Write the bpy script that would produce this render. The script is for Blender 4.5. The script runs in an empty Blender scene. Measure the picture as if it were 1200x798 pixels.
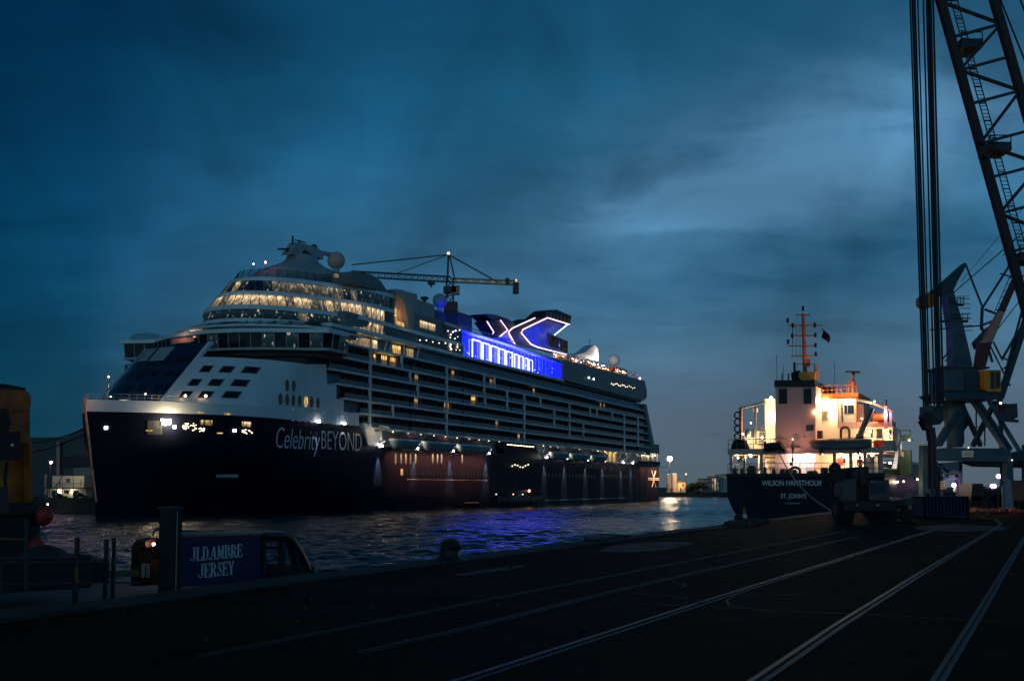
import bpy, bmesh, math, random
from mathutils import Vector, Matrix
random.seed(7)
R = math.radians
scene = bpy.context.scene
COL = scene.collection

# ------------------------------------------------------------------ camera
EYE = 5.76                       # metres above the water
FPX = 1265.0                     # focal length in photo pixels (1200 wide)
TILT = R(4)
PCY = 570 - FPX*math.tan(TILT)
cam_d = bpy.data.cameras.new('camera')
cam = bpy.data.objects.new('camera', cam_d); COL.objects.link(cam)
cam.location = (0, 0, EYE); cam.rotation_euler = (R(90)+TILT, 0, 0)
cam_d.sensor_width = 36; cam_d.lens = 36*FPX/1200
cam_d.shift_y = (PCY-398.5)/1200
cam_d.clip_start = 0.3; cam_d.clip_end = 20000
scene.camera = cam

# ------------------------------------------------------------------ view
scene.view_settings.view_transform = 'Standard'
scene.view_settings.look = 'None'
scene.view_settings.exposure = 0
scene.view_settings.gamma = 1
scene.cycles.use_denoising = True
scene.cycles.max_bounces = 6
scene.cycles.sample_clamp_indirect = 4

# ------------------------------------------------------------------ dusk sky
SUN_EL, SUN_AZ = R(9), R(200)     # the last glow comes from behind the camera
world = bpy.data.worlds.new('World'); scene.world = world
world.use_nodes = True
NT = world.node_tree; NT.nodes.clear()
def wn(t, **k):
    n = NT.nodes.new(t)
    for a, b in k.items():
        if a.startswith('i_'): n.inputs[int(a[2:])].default_value = b
        else: setattr(n, a, b)
    return n
L = NT.links.new
def wmath(op, a, b=None, clamp=False):
    n = NT.nodes.new('ShaderNodeMath'); n.operation = op; n.use_clamp = clamp
    for i, x in enumerate((a, b)):
        if x is None: continue
        if isinstance(x, (int, float)): n.inputs[i].default_value = x
        else: L(x, n.inputs[i])
    return n.outputs[0]
def wmix(f, a, b, bt='MIX'):
    n = NT.nodes.new('ShaderNodeMix'); n.data_type = 'RGBA'; n.blend_type = bt
    for s, x in ((n.inputs[0], f), (n.inputs[6], a), (n.inputs[7], b)):
        if isinstance(x, (int, float)): s.default_value = x
        elif isinstance(x, tuple): s.default_value = x+(1,)
        else: L(x, s)
    return n.outputs[2]
def wramp(f, pts, col=True):
    n = NT.nodes.new('ShaderNodeValToRGB'); L(f, n.inputs[0])
    cr = n.color_ramp
    while len(cr.elements) < len(pts): cr.elements.new(0.5)
    for e, (p, c) in zip(cr.elements, pts):
        e.position = p; e.color = (c+(1,)) if isinstance(c, tuple) else (c, c, c, 1)
    return n.outputs[0]
tc = wn('ShaderNodeTexCoord')
sep = wn('ShaderNodeSeparateXYZ'); L(tc.outputs['Generated'], sep.inputs[0])
X_, Y_, Z_ = sep.outputs
el = wmath('MULTIPLY', wmath('MAXIMUM', Z_, 0.0), 1.0)
grad = wramp(el, [(0.0, (0.082, 0.118, 0.148)), (0.03, (0.084, 0.124, 0.165)), (0.063, (0.082, 0.127, 0.182)), (0.131, (0.056, 0.140, 0.224)), (0.184, (0.043, 0.143, 0.258)),
                  (0.236, (0.027, 0.125, 0.236)), (0.306, (0.013, 0.100, 0.204)), (0.35, (0.0078, 0.088, 0.184)), (0.39, (0.0050, 0.064, 0.142)), (0.6, (0.003, 0.042, 0.095)), (1.0, (0.002, 0.028, 0.065))])
az = wmath('DIVIDE', X_, wmath('MAXIMUM', wmath('ABSOLUTE', Y_), 0.05))
# the sky is darker towards the left (west) than ahead
azf = wramp(wmath('ADD', wmath('MULTIPLY', az, 0.5), 0.5), [(0.24, (0.02, 0.31, 0.41)), (0.30, (0.09, 0.41, 0.53)), (0.38, (0.62, 0.82, 0.88)), (0.5, (1.0, 1.0, 1.0))])
base = wmix(1.0, grad, azf, 'MULTIPLY')
# clouds: long streaks projected on a high plane
inv = wmath('DIVIDE', 1.0, wmath('ADD', wmath('MAXIMUM', Z_, 0.0), 0.16))
cmb = wn('ShaderNodeCombineXYZ')
L(wmath('MULTIPLY', X_, inv), cmb.inputs[0]); L(wmath('MULTIPLY', Y_, inv), cmb.inputs[1])
mp = wn('ShaderNodeMapping'); L(cmb.outputs[0], mp.inputs[0])
mp.inputs['Rotation'].default_value = (0, 0, R(-14)); mp.inputs['Scale'].default_value = (0.75, 1.25, 1)
mp.inputs['Location'].default_value = (3.1, 1.7, 0)
n1 = wn('ShaderNodeTexNoise'); L(mp.outputs[0], n1.inputs['Vector'])
n1.inputs['Scale'].default_value = 1.6; n1.inputs['Detail'].default_value = 6; n1.inputs['Roughness'].default_value = 0.5; n1.inputs['Distortion'].default_value = 0.5
n2 = wn('ShaderNodeTexNoise'); L(mp.outputs[0], n2.inputs['Vector'])
n2.inputs['Scale'].default_value = 4.2; n2.inputs['Detail'].default_value = 6; n2.inputs['Roughness'].default_value = 0.55; n2.inputs['Distortion'].default_value = 0.8
cl = wramp(n1.outputs[0], [(0.34, 0.0), (0.66, 1.0)])
fade = wramp(Z_, [(0.02, 0.0), (0.16, 1.0)])
base = wmix(fade, base, wmix(1.0, base, wramp(cl, [(0.0, 0.76), (0.5, 1.0), (1.0, 1.20)]), 'MULTIPLY'))
# the pale break in the clouds on the right
def dirpx(px, py):
    u = (px-600)/FPX; v = -(py-PCY)/FPX
    return Vector((u, math.cos(TILT)-v*math.sin(TILT), math.sin(TILT)+v*math.cos(TILT))).normalized()
def blob(px, py, wx, wy, rot):
    d = dirpx(px, py); right = d.cross(Vector((0, 0, 1))).normalized(); up = right.cross(d)
    c, s = math.cos(rot), math.sin(rot)
    a = (right*c+up*s)/wx; b = (-right*s+up*c)/wy
    def dot(v):
        n = NT.nodes.new('ShaderNodeVectorMath'); n.operation = 'DOT_PRODUCT'
        L(tc.outputs['Generated'], n.inputs[0]); n.inputs[1].default_value = v; return n.outputs['Value']
    front = wmath('GREATER_THAN', dot(d), 0.2)
    q = wmath('ADD', wmath('POWER', wmath('ABSOLUTE', dot(a)), 2.0), wmath('POWER', wmath('ABSOLUTE', dot(b)), 2.0))
    return wmath('MULTIPLY', wmath('POWER', 2.718, wmath('MULTIPLY', q, -1.0)), front)
m1 = blob(930, 190, 0.19, 0.075, R(15))
m2 = blob(800, 238, 0.10, 0.022, R(8))
m3 = blob(1130, 150, 0.16, 0.05, R(10))
br = wmath('ADD', wmath('ADD', m1, wmath('MULTIPLY', m2, 0.6)), wmath('MULTIPLY', m3, 0.35))
n5 = wn('ShaderNodeTexNoise'); L(tc.outputs['Generated'], n5.inputs['Vector']); n5.inputs['Scale'].default_value = 9; n5.inputs['Detail'].default_value = 6; n5.inputs['Roughness'].default_value = 0.55; n5.inputs['Distortion'].default_value = 0.8
br = wmath('MULTIPLY', br, wramp(wmath('ADD', wmath('MULTIPLY', n2.outputs[0], 0.55), wmath('MULTIPLY', n5.outputs[0], 0.45)), [(0.32, 0.38), (0.54, 1.0)]), True)
base = wmix(wmath('MULTIPLY', br, 1.15, True), base, (0.090, 0.245, 0.425))
d1 = blob(1000, 300, 0.24, 0.038, R(4)); d2 = blob(720, 165, 0.16, 0.05, R(12)); d3 = blob(930, 25, 0.34, 0.065, R(2))
dk = wmath('MULTIPLY', wmath('ADD', wmath('ADD', d1, wmath('MULTIPLY', d2, 0.5)), wmath('MULTIPLY', d3, 0.75)), wramp(n2.outputs[0], [(0.25, 1.0), (0.62, 0.62)]), True)
base = wmix(wmath('MULTIPLY', dk, 0.95, True), base, (0.0115, 0.082, 0.160))
n4 = wn('ShaderNodeTexNoise'); L(tc.outputs['Generated'], n4.inputs['Vector']); n4.inputs['Scale'].default_value = 5.5; n4.inputs['Detail'].default_value = 5; n4.inputs['Roughness'].default_value = 0.5; n4.inputs['Distortion'].default_value = 0.6
base = wmix(fade, base, wmix(1.0, base, wramp(n4.outputs[0], [(0.34, 0.74), (0.5, 0.98), (0.66, 1.22)]), 'MULTIPLY'))
st = wramp(n2.outputs[0], [(0.42, 0.0), (0.72, 0.55)])
base = wmix(wmath('MULTIPLY', wmath('MULTIPLY', st, 0.45), fade), base, wmix(1.0, base, (1.35, 1.25, 1.18), 'MULTIPLY'))
sky = wn('ShaderNodeTexSky'); sky.sky_type = 'NISHITA'; sky.sun_disc = False
sky.sun_elevation = R(-4); sky.sun_rotation = SUN_AZ
skys = wmix(1.0, sky.outputs[0], (0.02, 0.02, 0.02), 'MULTIPLY')
tot = wmix(1.0, base, skys, 'ADD')
bgn = wn('ShaderNodeBackground'); L(tot, bgn.inputs[0]); bgn.inputs[1].default_value = 1.0
wo = wn('ShaderNodeOutputWorld'); L(bgn.outputs[0], wo.inputs[0])

sun_d = bpy.data.lights.new('sun', 'SUN'); sun_d.energy = 0.27; sun_d.angle = R(50); sun_d.color = (0.40, 0.80, 1.0)
sun = bpy.data.objects.new('sun', sun_d); COL.objects.link(sun)
sd = Vector((math.sin(SUN_AZ)*math.cos(SUN_EL), math.cos(SUN_AZ)*math.cos(SUN_EL), math.sin(SUN_EL)))
sun.rotation_euler = sd.to_track_quat('Z', 'Y').to_euler()

# ------------------------------------------------------------------ materials
def mat(name, col, rough=0.6, metal=0.0, var=0.25, scale=1.0, bump=0.15, bscale=None, spec=0.5, stretch=(1, 1, 1), col2=None, coat=0):
    m = bpy.data.materials.new(name); m.use_nodes = True
    t = m.node_tree; p = t.nodes['Principled BSDF']
    c = t.nodes.new('ShaderNodeTexCoord'); mpn = t.nodes.new('ShaderNodeMapping')
    t.links.new(c.outputs['Object'], mpn.inputs[0]); mpn.inputs['Scale'].default_value = stretch
    n = t.nodes.new('ShaderNodeTexNoise'); n.inputs['Scale'].default_value = scale; n.inputs['Detail'].default_value = 8; n.inputs['Roughness'].default_value = 0.65
    t.links.new(mpn.outputs[0], n.inputs['Vector'])
    r = t.nodes.new('ShaderNodeValToRGB'); t.links.new(n.outputs[0], r.inputs[0])
    lo = tuple(x*(1-var) for x in col); hi = tuple(min(1, x*(1+var)) for x in col)
    if col2: lo = col2
    r.color_ramp.elements[0].position = 0.32; r.color_ramp.elements[1].position = 0.68
    r.color_ramp.elements[0].color = lo+(1,); r.color_ramp.elements[1].color = hi+(1,)
    t.links.new(r.outputs[0], p.inputs['Base Color'])
    rr = t.nodes.new('ShaderNodeMapRange'); t.links.new(n.outputs[0], rr.inputs[0])
    rr.inputs[3].default_value = max(0.02, rough-0.1); rr.inputs[4].default_value = min(1, rough+0.12)
    t.links.new(rr.outputs[0], p.inputs['Roughness'])
    p.inputs['Metallic'].default_value = metal; p.inputs['Specular IOR Level'].default_value = spec
    p.inputs['Coat Weight'].default_value = coat
    if bump:
        b = t.nodes.new('ShaderNodeBump'); b.inputs['Strength'].default_value = bump; b.inputs['Distance'].default_value = 0.05
        n3 = t.nodes.new('ShaderNodeTexNoise'); n3.inputs['Scale'].default_value = bscale or scale*6; n3.inputs['Detail'].default_value = 5
        t.links.new(mpn.outputs[0], n3.inputs['Vector']); t.links.new(n3.outputs[0], b.inputs['Height']); t.links.new(b.outputs[0], p.inputs['Normal'])
    return m
def emis(name, col, k):
    m = bpy.data.materials.new(name); m.use_nodes = True
    p = m.node_tree.nodes['Principled BSDF']
    p.inputs['Base Color'].default_value = (0.2, 0.2, 0.2, 1)
    p.inputs['Emission Color'].default_value = col+(1,); p.inputs['Emission Strength'].default_value = k
    return m
def lit_window(name, c1, c2, k, scale=1.6, lo=0.42, hi=0.62, floor=0.08, zlo=0.25):
    """glass with a lit room behind it: furniture and lamps read as an uneven glow"""
    m = bpy.data.materials.new(name); m.use_nodes = True; t = m.node_tree; p = t.nodes['Principled BSDF']
    g = t.nodes.new('ShaderNodeNewGeometry'); mpn = t.nodes.new('ShaderNodeMapping'); t.links.new(g.outputs['Position'], mpn.inputs[0])
    mpn.inputs['Scale'].default_value = (2.0, 2.0, 0.45)
    n = t.nodes.new('ShaderNodeTexNoise'); n.inputs['Scale'].default_value = scale; n.inputs['Detail'].default_value = 4; t.links.new(mpn.outputs[0], n.inputs['Vector'])
    r = t.nodes.new('ShaderNodeValToRGB'); t.links.new(n.outputs[0], r.inputs[0])
    r.color_ramp.elements[0].position = lo; r.color_ramp.elements[1].position = hi
    r.color_ramp.elements[0].color = tuple(x*floor for x in c1)+(1,); r.color_ramp.elements[1].color = c2+(1,)
    e = r.color_ramp.elements.new((lo+hi)/2); e.color = tuple(x*0.55 for x in c1)+(1,)
    tcn_ = t.nodes.new('ShaderNodeTexCoord'); sp_ = t.nodes.new('ShaderNodeSeparateXYZ'); t.links.new(tcn_.outputs['Generated'], sp_.inputs[0])
    zr = t.nodes.new('ShaderNodeValToRGB'); t.links.new(sp_.outputs[2], zr.inputs[0]); z_ = zr.color_ramp
    z_.elements[0].position = 0.0; z_.elements[0].color = (zlo, zlo, zlo, 1); z_.elements[1].position = 0.86; z_.elements[1].color = (1.25, 1.25, 1.25, 1)
    e2 = z_.elements.new(0.5); e2.color = ((zlo+0.75)/2,)*3+(1,); e3 = z_.elements.new(0.97); e3.color = (0.35, 0.35, 0.35, 1)
    mz = t.nodes.new('ShaderNodeMix'); mz.data_type = 'RGBA'; mz.blend_type = 'MULTIPLY'; mz.inputs[0].default_value = 1
    t.links.new(r.outputs[0], mz.inputs[6]); t.links.new(zr.outputs[0], mz.inputs[7])
    t.links.new(mz.outputs[2], p.inputs['Emission Color']); p.inputs['Emission Strength'].default_value = k
    p.inputs['Base Color'].default_value = (0.02, 0.03, 0.04, 1); p.inputs['Roughness'].default_value = 0.1
    return m
def glassy(name, tint, alpha=0.55, rough=0.05):
    m = bpy.data.materials.new(name); m.use_nodes = True; t = m.node_tree; t.nodes.clear()
    o = t.nodes.new('ShaderNodeOutputMaterial'); mx = t.nodes.new('ShaderNodeMixShader'); tr = t.nodes.new('ShaderNodeBsdfTransparent')
    p = t.nodes.new('ShaderNodeBsdfPrincipled'); p.inputs['Base Color'].default_value = tint+(1,); p.inputs['Roughness'].default_value = rough
    n = t.nodes.new('ShaderNodeTexNoise'); n.inputs['Scale'].default_value = 0.4
    rr = t.nodes.new('ShaderNodeMapRange'); t.links.new(n.outputs[0], rr.inputs[0]); rr.inputs[3].default_value = alpha-0.12; rr.inputs[4].default_value = alpha+0.12
    t.links.new(rr.outputs[0], mx.inputs[0]); t.links.new(tr.outputs[0], mx.inputs[1]); t.links.new(p.outputs[0], mx.inputs[2]); t.links.new(mx.outputs[0], o.inputs[0])
    return m
M = {}
M['navy'] = mat('navy_hull_paint', (0.009, 0.011, 0.024), 0.45, var=0.3, scale=0.15, bump=0.06, bscale=0.5, stretch=(1, 1, 0.25), spec=0.06)
M['white'] = mat('ship_white_paint', (0.82, 0.84, 0.84), 0.45, var=0.07, scale=0.3, bump=0.03, stretch=(1, 1, 0.3))
M['offwhite'] = mat('weathered_white_paint', (0.40, 0.42, 0.42), 0.5, var=0.12, scale=0.4, bump=0.04, stretch=(1, 1, 0.3))
M['slab'] = mat('deck_edge_paint', (0.78, 0.84, 0.84), 0.5, var=0.18, scale=0.25, bump=0.03)
M['teal'] = mat('grey_green_cladding', (0.16, 0.20, 0.20), 0.45, var=0.2, scale=0.3, bump=0.03)
M['darkwall'] = mat('recessed_dark_wall', (0.16, 0.25, 0.30), 0.5, var=0.4, scale=0.4, bump=0.02)
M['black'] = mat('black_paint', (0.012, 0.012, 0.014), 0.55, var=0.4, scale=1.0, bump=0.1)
M['dglass'] = mat('dark_window_glass', (0.010, 0.016, 0.022), 0.12, var=0.3, scale=0.5, bump=0.0)
M['bglass'] = mat('blue_tinted_glass', (0.012, 0.035, 0.075), 0.12, var=0.3, scale=0.3, bump=0.0)
M['balu'] = glassy('balcony_glass', (0.06, 0.19, 0.23), 0.62, 0.08)
M['clear'] = glassy('clear_screen_glass', (0.10, 0.14, 0.15), 0.30, 0.06)
M['grey'] = mat('grey_steel', (0.20, 0.21, 0.22), 0.5, var=0.2, scale=0.8, bump=0.08)
M['dsteel'] = mat('dark_steel', (0.045, 0.047, 0.05), 0.5, var=0.35, scale=1.2, bump=0.12)
M['rust'] = mat('rusty_dark_steel', (0.060, 0.026, 0.020), 0.65, var=0.3, scale=0.9, bump=0.2, col2=(0.030, 0.026, 0.026))
M['craneblue'] = mat('crane_blue_paint', (0.036, 0.092, 0.130), 0.5, var=0.3, scale=0.6, bump=0.08, col2=(0.030, 0.060, 0.080))
M['cranedk'] = mat('crane_dark_blue_paint', (0.022, 0.050, 0.075), 0.5, var=0.3, scale=0.6, bump=0.08)
M['yellow'] = mat('yellow_crane_paint', (0.90, 0.32, 0.02), 0.45, var=0.2, scale=1.2, bump=0.08)
M['ochre'] = mat('ochre_boat_crane_paint', (0.42, 0.14, 0.010), 0.45, var=0.3, scale=2.0, bump=0.1, col2=(0.18, 0.055, 0.008))
M['red'] = mat('red_paint', (0.30, 0.022, 0.014), 0.5, var=0.2, scale=2.0, bump=0.08)
M['dred'] = mat('dark_red_paint', (0.09, 0.020, 0.018), 0.5, var=0.25, scale=1.5, bump=0.08)
M['boatgrey'] = mat('lifeboat_grey_hull', (0.26, 0.33, 0.35), 0.45, var=0.15, scale=1.0, bump=0.03)
M['canopyred'] = mat('faded_red_canopy', (0.30, 0.075, 0.05), 0.5, var=0.25, scale=1.5, bump=0.05)
M['salmon'] = mat('faded_white_red_paint', (0.55, 0.27, 0.20), 0.5, var=0.2, scale=1.0, bump=0.05)
M['orange'] = mat('orange_mast_paint', (0.55, 0.14, 0.03), 0.5, var=0.2, scale=2.0, bump=0.05)
M['cream'] = mat('cream_house_paint', (0.74, 0.66, 0.54), 0.5, var=0.08, scale=0.8, bump=0.04, stretch=(1, 1, 0.3))
M['pinkwhite'] = mat('pink_lit_casing_paint', (0.74, 0.44, 0.38), 0.5, var=0.08, scale=0.7, bump=0.04, stretch=(1, 1, 0.3))  # pink of sodium lamplight put into the paint colour
M['csnavy'] = mat('cargo_hull_paint', (0.008, 0.010, 0.026), 0.45, var=0.4, scale=0.4, bump=0.12, bscale=1.2, stretch=(1, 1, 0.3), spec=0.15)
M['green'] = mat('green_coaming_paint', (0.12, 0.20, 0.12), 0.5, var=0.25, scale=0.7, bump=0.05)
M['asphalt'] = mat('quay_asphalt', (0.021, 0.014, 0.008), 0.85, var=0.75, scale=0.5, bump=0.6, bscale=18, spec=0.03)
M['concrete'] = mat('quay_concrete', (0.06, 0.058, 0.054), 0.8, var=0.35, scale=1.2, bump=0.35, bscale=14, spec=0.15)
M['rail'] = mat('worn_rail_steel', (0.145, 0.090, 0.048), 0.5, metal=1.0, var=0.3, scale=0.35, bump=0.08, col2=(0.03, 0.022, 0.016))
M['rail_dull'] = mat('dull_rusted_rail', (0.085, 0.060, 0.040), 0.6, metal=0.4, var=0.3, scale=0.45, bump=0.15, col2=(0.020, 0.016, 0.013))
M['earth'] = mat('dark_shore', (0.03, 0.032, 0.03), 0.9, var=0.4, scale=0.05, bump=0.2)
M['rubber'] = mat('black_rubber', (0.015, 0.015, 0.015), 0.75, var=0.3, scale=4, bump=0.2)
M['rope'] = mat('mooring_rope', (0.30, 0.27, 0.22), 0.85, var=0.3, scale=12, bump=0.5)
M['wire'] = mat('black_wire_rope', (0.02, 0.02, 0.022), 0.5, metal=0.3, var=0.3, scale=12, bump=0.2)
M['shed'] = mat('corrugated_shed_sheet', (0.055, 0.07, 0.085), 0.55, var=0.25, scale=0.2, bump=0.5, bscale=3, stretch=(3, 3, 0.1))
M['leaf'] = mat('dark_foliage', (0.04, 0.06, 0.03), 0.8, var=0.4, scale=3, bump=0.3)
M['bark'] = mat('tree_bark', (0.06, 0.045, 0.03), 0.9, var=0.3, scale=3, bump=0.4)
M['tarp'] = mat('dark_tarpaulin', (0.02, 0.026, 0.034), 0.6, var=0.3, scale=2, bump=0.4)
M['signblue'] = mat('name_board_blue', (0.010, 0.014, 0.075), 0.5, var=0.15, scale=3, bump=0.03)
M['letter'] = mat('white_lettering', (0.75, 0.76, 0.78), 0.5, var=0.12, scale=6, bump=0.02)
M['silver'] = mat('silver_lettering', (0.75, 0.78, 0.80), 0.35, var=0.15, scale=0.6, bump=0.0)
M['palefender'] = mat('pale_worn_plastic', (0.11, 0.08, 0.08), 0.5, var=0.2, scale=3, bump=0.05)
M['skin'] = mat('skin', (0.45, 0.27, 0.2), 0.6, var=0.1, scale=20, bump=0.0)
M['hulllit'] = M['navy']
WARM = (1.0, 0.62, 0.26)
M['w_bright'] = lit_window('bright_warm_room', WARM, (1.0, 0.82, 0.52), 1.4, 1.1)
M['w_gold'] = lit_window('golden_room', (1.0, 0.52, 0.12), (1.0, 0.66, 0.22), 1.3, 1.2, floor=0.3, zlo=0.7)
M['w_dim'] = lit_window('dim_curtained_room', (0.55, 0.34, 0.16), (0.6, 0.38, 0.2), 0.85, 0.5, floor=0.5, zlo=0.7)
M['w_speck'] = lit_window('dark_room_with_lamps', (0.02, 0.05, 0.07), (1.0, 0.82, 0.56), 1.0, 0.9, 0.56, 0.70, 0.3)
M['w_lounge'] = lit_window('lounge_full_of_lights', (0.80, 0.52, 0.26), (1.0, 0.82, 0.54), 1.7, 0.8, 0.30, 0.68, 0.40)
M['w_lounge2'] = lit_window('half_lit_lounge', (0.30, 0.26, 0.20), (1.0, 0.80, 0.52), 0.8, 0.7, 0.38, 0.70, 0.4)
M['neon'] = emis('pink_white_neon', (1.0, 0.62, 0.78), 2.6)
M['neonw'] = emis('white_blue_neon', (0.55, 0.60, 1.0), 6.0)
M['bluewall'] = lit_window('blue_glow_wall', (0.0, 0.0010, 0.70), (0.0010, 0.0012, 1.0), 55, 0.5, 0.35, 0.65, 0.12, zlo=0.9)  # blue lamplight put into the wall as its own glow
M['lampwarm'] = emis('warm_lamp_lens', (1.0, 0.74, 0.42), 26)
M['lampwhite'] = emis('white_lamp_lens', (0.95, 0.93, 1.0), 24)
M['lampsmall'] = emis('small_string_lamp', (1.0, 0.72, 0.45), 5)
M['lamppink'] = emis('pink_lamp_lens', (1.0, 0.35, 0.55), 30)
M['lampviolet'] = emis('violet_lamp_lens', (0.80, 0.45, 1.0), 16)
M['lampred'] = emis('red_lamp_lens', (1.0, 0.22, 0.10), 14)

# ------------------------------------------------------------------ frames: the photo's sight lines cut with real planes
class Frame:
    def __init__(s, ox, oy, ax, ay, oz=0.0):
        n = math.hypot(ax, ay); s.o = Vector((ox, oy, oz)); s.x = Vector((ax/n, ay/n, 0)); s.y = Vector((-ay/n, ax/n, 0)); s.ang = math.atan2(ay, ax)
    def W(s, p): return s.o+s.x*p[0]+s.y*p[1]+Vector((0, 0, p[2]))
    def _cut(s, px, py, nrm, val):
        u = (px-600)/FPX; v = -(py-PCY)/FPX
        r = Vector((u, math.cos(TILT)-v*math.sin(TILT), math.sin(TILT)+v*math.cos(TILT)))
        c = Vector((0, 0, EYE)); k = (val-(c-s.o).dot(nrm))/r.dot(nrm); P = c+r*k-s.o
        return (P.dot(s.x), P.dot(s.y), P.z)
    def atx(s, px, py, v): return s._cut(px, py, s.x, v)
    def aty(s, px, py, v): return s._cut(px, py, s.y, v)
    def atz(s, px, py, v): return s._cut(px, py, Vector((0, 0, 1)), v)
WF = Frame(0, 0, 1, 0)

# ------------------------------------------------------------------ mesh builder
class MB:
    def __init__(s): s.v = []; s.f = []
    def add(s, vs, fs):
        o = len(s.v); s.v += [tuple(v) for v in vs]; s.f += [tuple(i+o for i in f) for f in fs]; return s
    def box(s, c, d, rot=None):
        x, y, z = (k/2 for k in d); c = Vector(c)
        vs = [Vector((a*x, b*y, e*z)) for a in (-1, 1) for b in (-1, 1) for e in (-1, 1)]
        if rot is not None: vs = [rot @ v for v in vs]
        return s.add([v+c for v in vs], [(0, 1, 3, 2), (4, 6, 7, 5), (0, 4, 5, 1), (2, 3, 7, 6), (0, 2, 6, 4), (1, 5, 7, 3)])
    def bb(s, x0, x1, y0, y1, z0, z1): return s.box(((x0+x1)/2, (y0+y1)/2, (z0+z1)/2), (abs(x1-x0), abs(y1-y0), abs(z1-z0)))
    def bar(s, p, q, w, h=None):
        p = Vector(p); q = Vector(q); d = q-p
        if d.length < 1e-6: return s
        return s.box((p+q)/2, (w, h or w, d.length), d.to_track_quat('Z', 'Y').to_matrix())
    def tube(s, p, q, r, n=8, r2=None):
        p = Vector(p); q = Vector(q); m = (q-p).to_track_quat('Z', 'Y').to_matrix(); r2 = r if r2 is None else r2
        vs = []
        for c, rr in ((p, r), (q, r2)):
            for i in range(n):
                a = 2*math.pi*i/n; vs.append(c+m @ Vector((rr*math.cos(a), rr*math.sin(a), 0)))
        return s.add(vs, [(i, (i+1) % n, n+(i+1) % n, n+i) for i in range(n)]+[tuple(range(n))[::-1], tuple(range(n, 2*n))])
    def path(s, pts, r, n=6):
        pts = [Vector(p) for p in pts]; vs = []; k = len(pts)
        for i, p in enumerate(pts):
            d = (pts[min(i+1, k-1)]-pts[max(i-1, 0)]).normalized()
            ref = Vector((0, 0, 1)) if abs(d.z) < 0.9 else Vector((0, 1, 0))
            a = d.cross(ref).normalized(); b = a.cross(d)
            for j in range(n):
                t = 2*math.pi*j/n; vs.append(p+a*r*math.cos(t)+b*r*math.sin(t))
        fs = [(i*n+j, i*n+(j+1) % n, (i+1)*n+(j+1) % n, (i+1)*n+j) for i in range(k-1) for j in range(n)]
        return s.add(vs, fs+[tuple(range(n))[::-1], tuple(range((k-1)*n, k*n))])
    def lathe(s, prof, c, n=20, sq=(1, 1)):
        vs = []; k = len(prof)
        for r, z in prof:
            for i in range(n):
                a = 2*math.pi*i/n; vs.append((c[0]+sq[0]*r*math.cos(a), c[1]+sq[1]*r*math.sin(a), c[2]+z))
        fs = [(i*n+j, i*n+(j+1) % n, (i+1)*n+(j+1) % n, (i+1)*n+j) for i in range(k-1) for j in range(n)]
        return s.add(vs, fs+[tuple(range(n))[::-1], tuple(range((k-1)*n, k*n))])
    def ball(s, c, r, n=16, sx=1, sy=1, sz=1):
        m = max(6, n//2); pr = [(max(1e-3, r*math.sin(math.pi*i/m)), -r*sz*math.cos(math.pi*i/m)) for i in range(m+1)]
        return s.lathe(pr, c, n, (sx, sy))
    def prism(s, poly, fn, d0, d1):
        n = len(poly); vs = [fn(u, v, d0) for u, v in poly]+[fn(u, v, d1) for u, v in poly]
        return s.add(vs, [tuple(range(n)), tuple(range(n, 2*n))[::-1]]+[(i, n+i, n+(i+1) % n, (i+1) % n) for i in range(n)])
    def loft(s, rings, closed=True, cap=True):
        n = len(rings[0]); k = len(rings); vs = [p for r in rings for p in r]; m = n if closed else n-1
        fs = [(i*n+j, i*n+(j+1) % n, (i+1)*n+(j+1) % n, (i+1)*n+j) for i in range(k-1) for j in range(m)]
        if cap: fs += [tuple(range(n))[::-1], tuple(range((k-1)*n, k*n))]
        return s.add(vs, fs)
    def mesh(s, name, m, off=(0, 0, 0), smooth=False):
        me = bpy.data.meshes.new(name); o = Vector(off)
        me.from_pydata([Vector(v)-o for v in s.v], [], s.f)
        b = bmesh.new(); b.from_mesh(me); bmesh.ops.recalc_face_normals(b, faces=b.faces); b.to_mesh(b and me); b.free()
        if smooth:
            for p in me.polygons: p.use_smooth = True
            me.set_sharp_from_angle(angle=R(38))
        me.materials.append(m); return me
def props(o, label=None, cat=None, group=None, kind=None):
    if label: o['label'] = label
    if cat: o['category'] = cat
    if group: o['group'] = group
    if kind: o['kind'] = kind
    return o
class Thing:
    def __init__(s, name, label, cat, fr=WF, base=(0, 0, 0), group=None, kind=None, rot=0.0):
        s.fr = fr; s.base = Vector(base)
        s.o = bpy.data.objects.new(name, None); COL.objects.link(s.o); s.o.empty_display_size = 0.5
        s.o.location = fr.W(base); s.o.rotation_euler = (0, 0, fr.ang)
        props(s.o, label, cat, group, kind)
    def part(s, name, mb, m, parent=None, smooth=False, kind=None, label=None):
        me = mb.mesh(name, m, s.base, smooth); o = bpy.data.objects.new(name, me); COL.objects.link(o)
        o.parent = parent or s.o; props(o, label, kind=kind); return o
    def inst(s, name, me, loc, rot=(0, 0, 0), parent=None, scale=None):
        o = bpy.data.objects.new(name, me); COL.objects.link(o); o.parent = parent or s.o
        o.location = Vector(loc)-s.base; o.rotation_euler = rot
        if scale: o.scale = scale
        return o
    def lamp(s, loc, power, col=(1, 0.7, 0.4), r=0.15, spot=None, aim=(0, 0, -1), blend=0.6):
        d = bpy.data.lights.new('lamp_light', 'SPOT' if spot else 'POINT'); d.energy = power; d.color = col; d.shadow_soft_size = r
        if spot: d.spot_size = R(spot); d.spot_blend = blend
        o = bpy.data.objects.new('lamp_light', d); COL.objects.link(o); o.parent = s.o; o.location = Vector(loc)-s.base
        o.rotation_euler = (-Vector(aim)).to_track_quat('Z', 'Y').to_euler()
        return o
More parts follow.
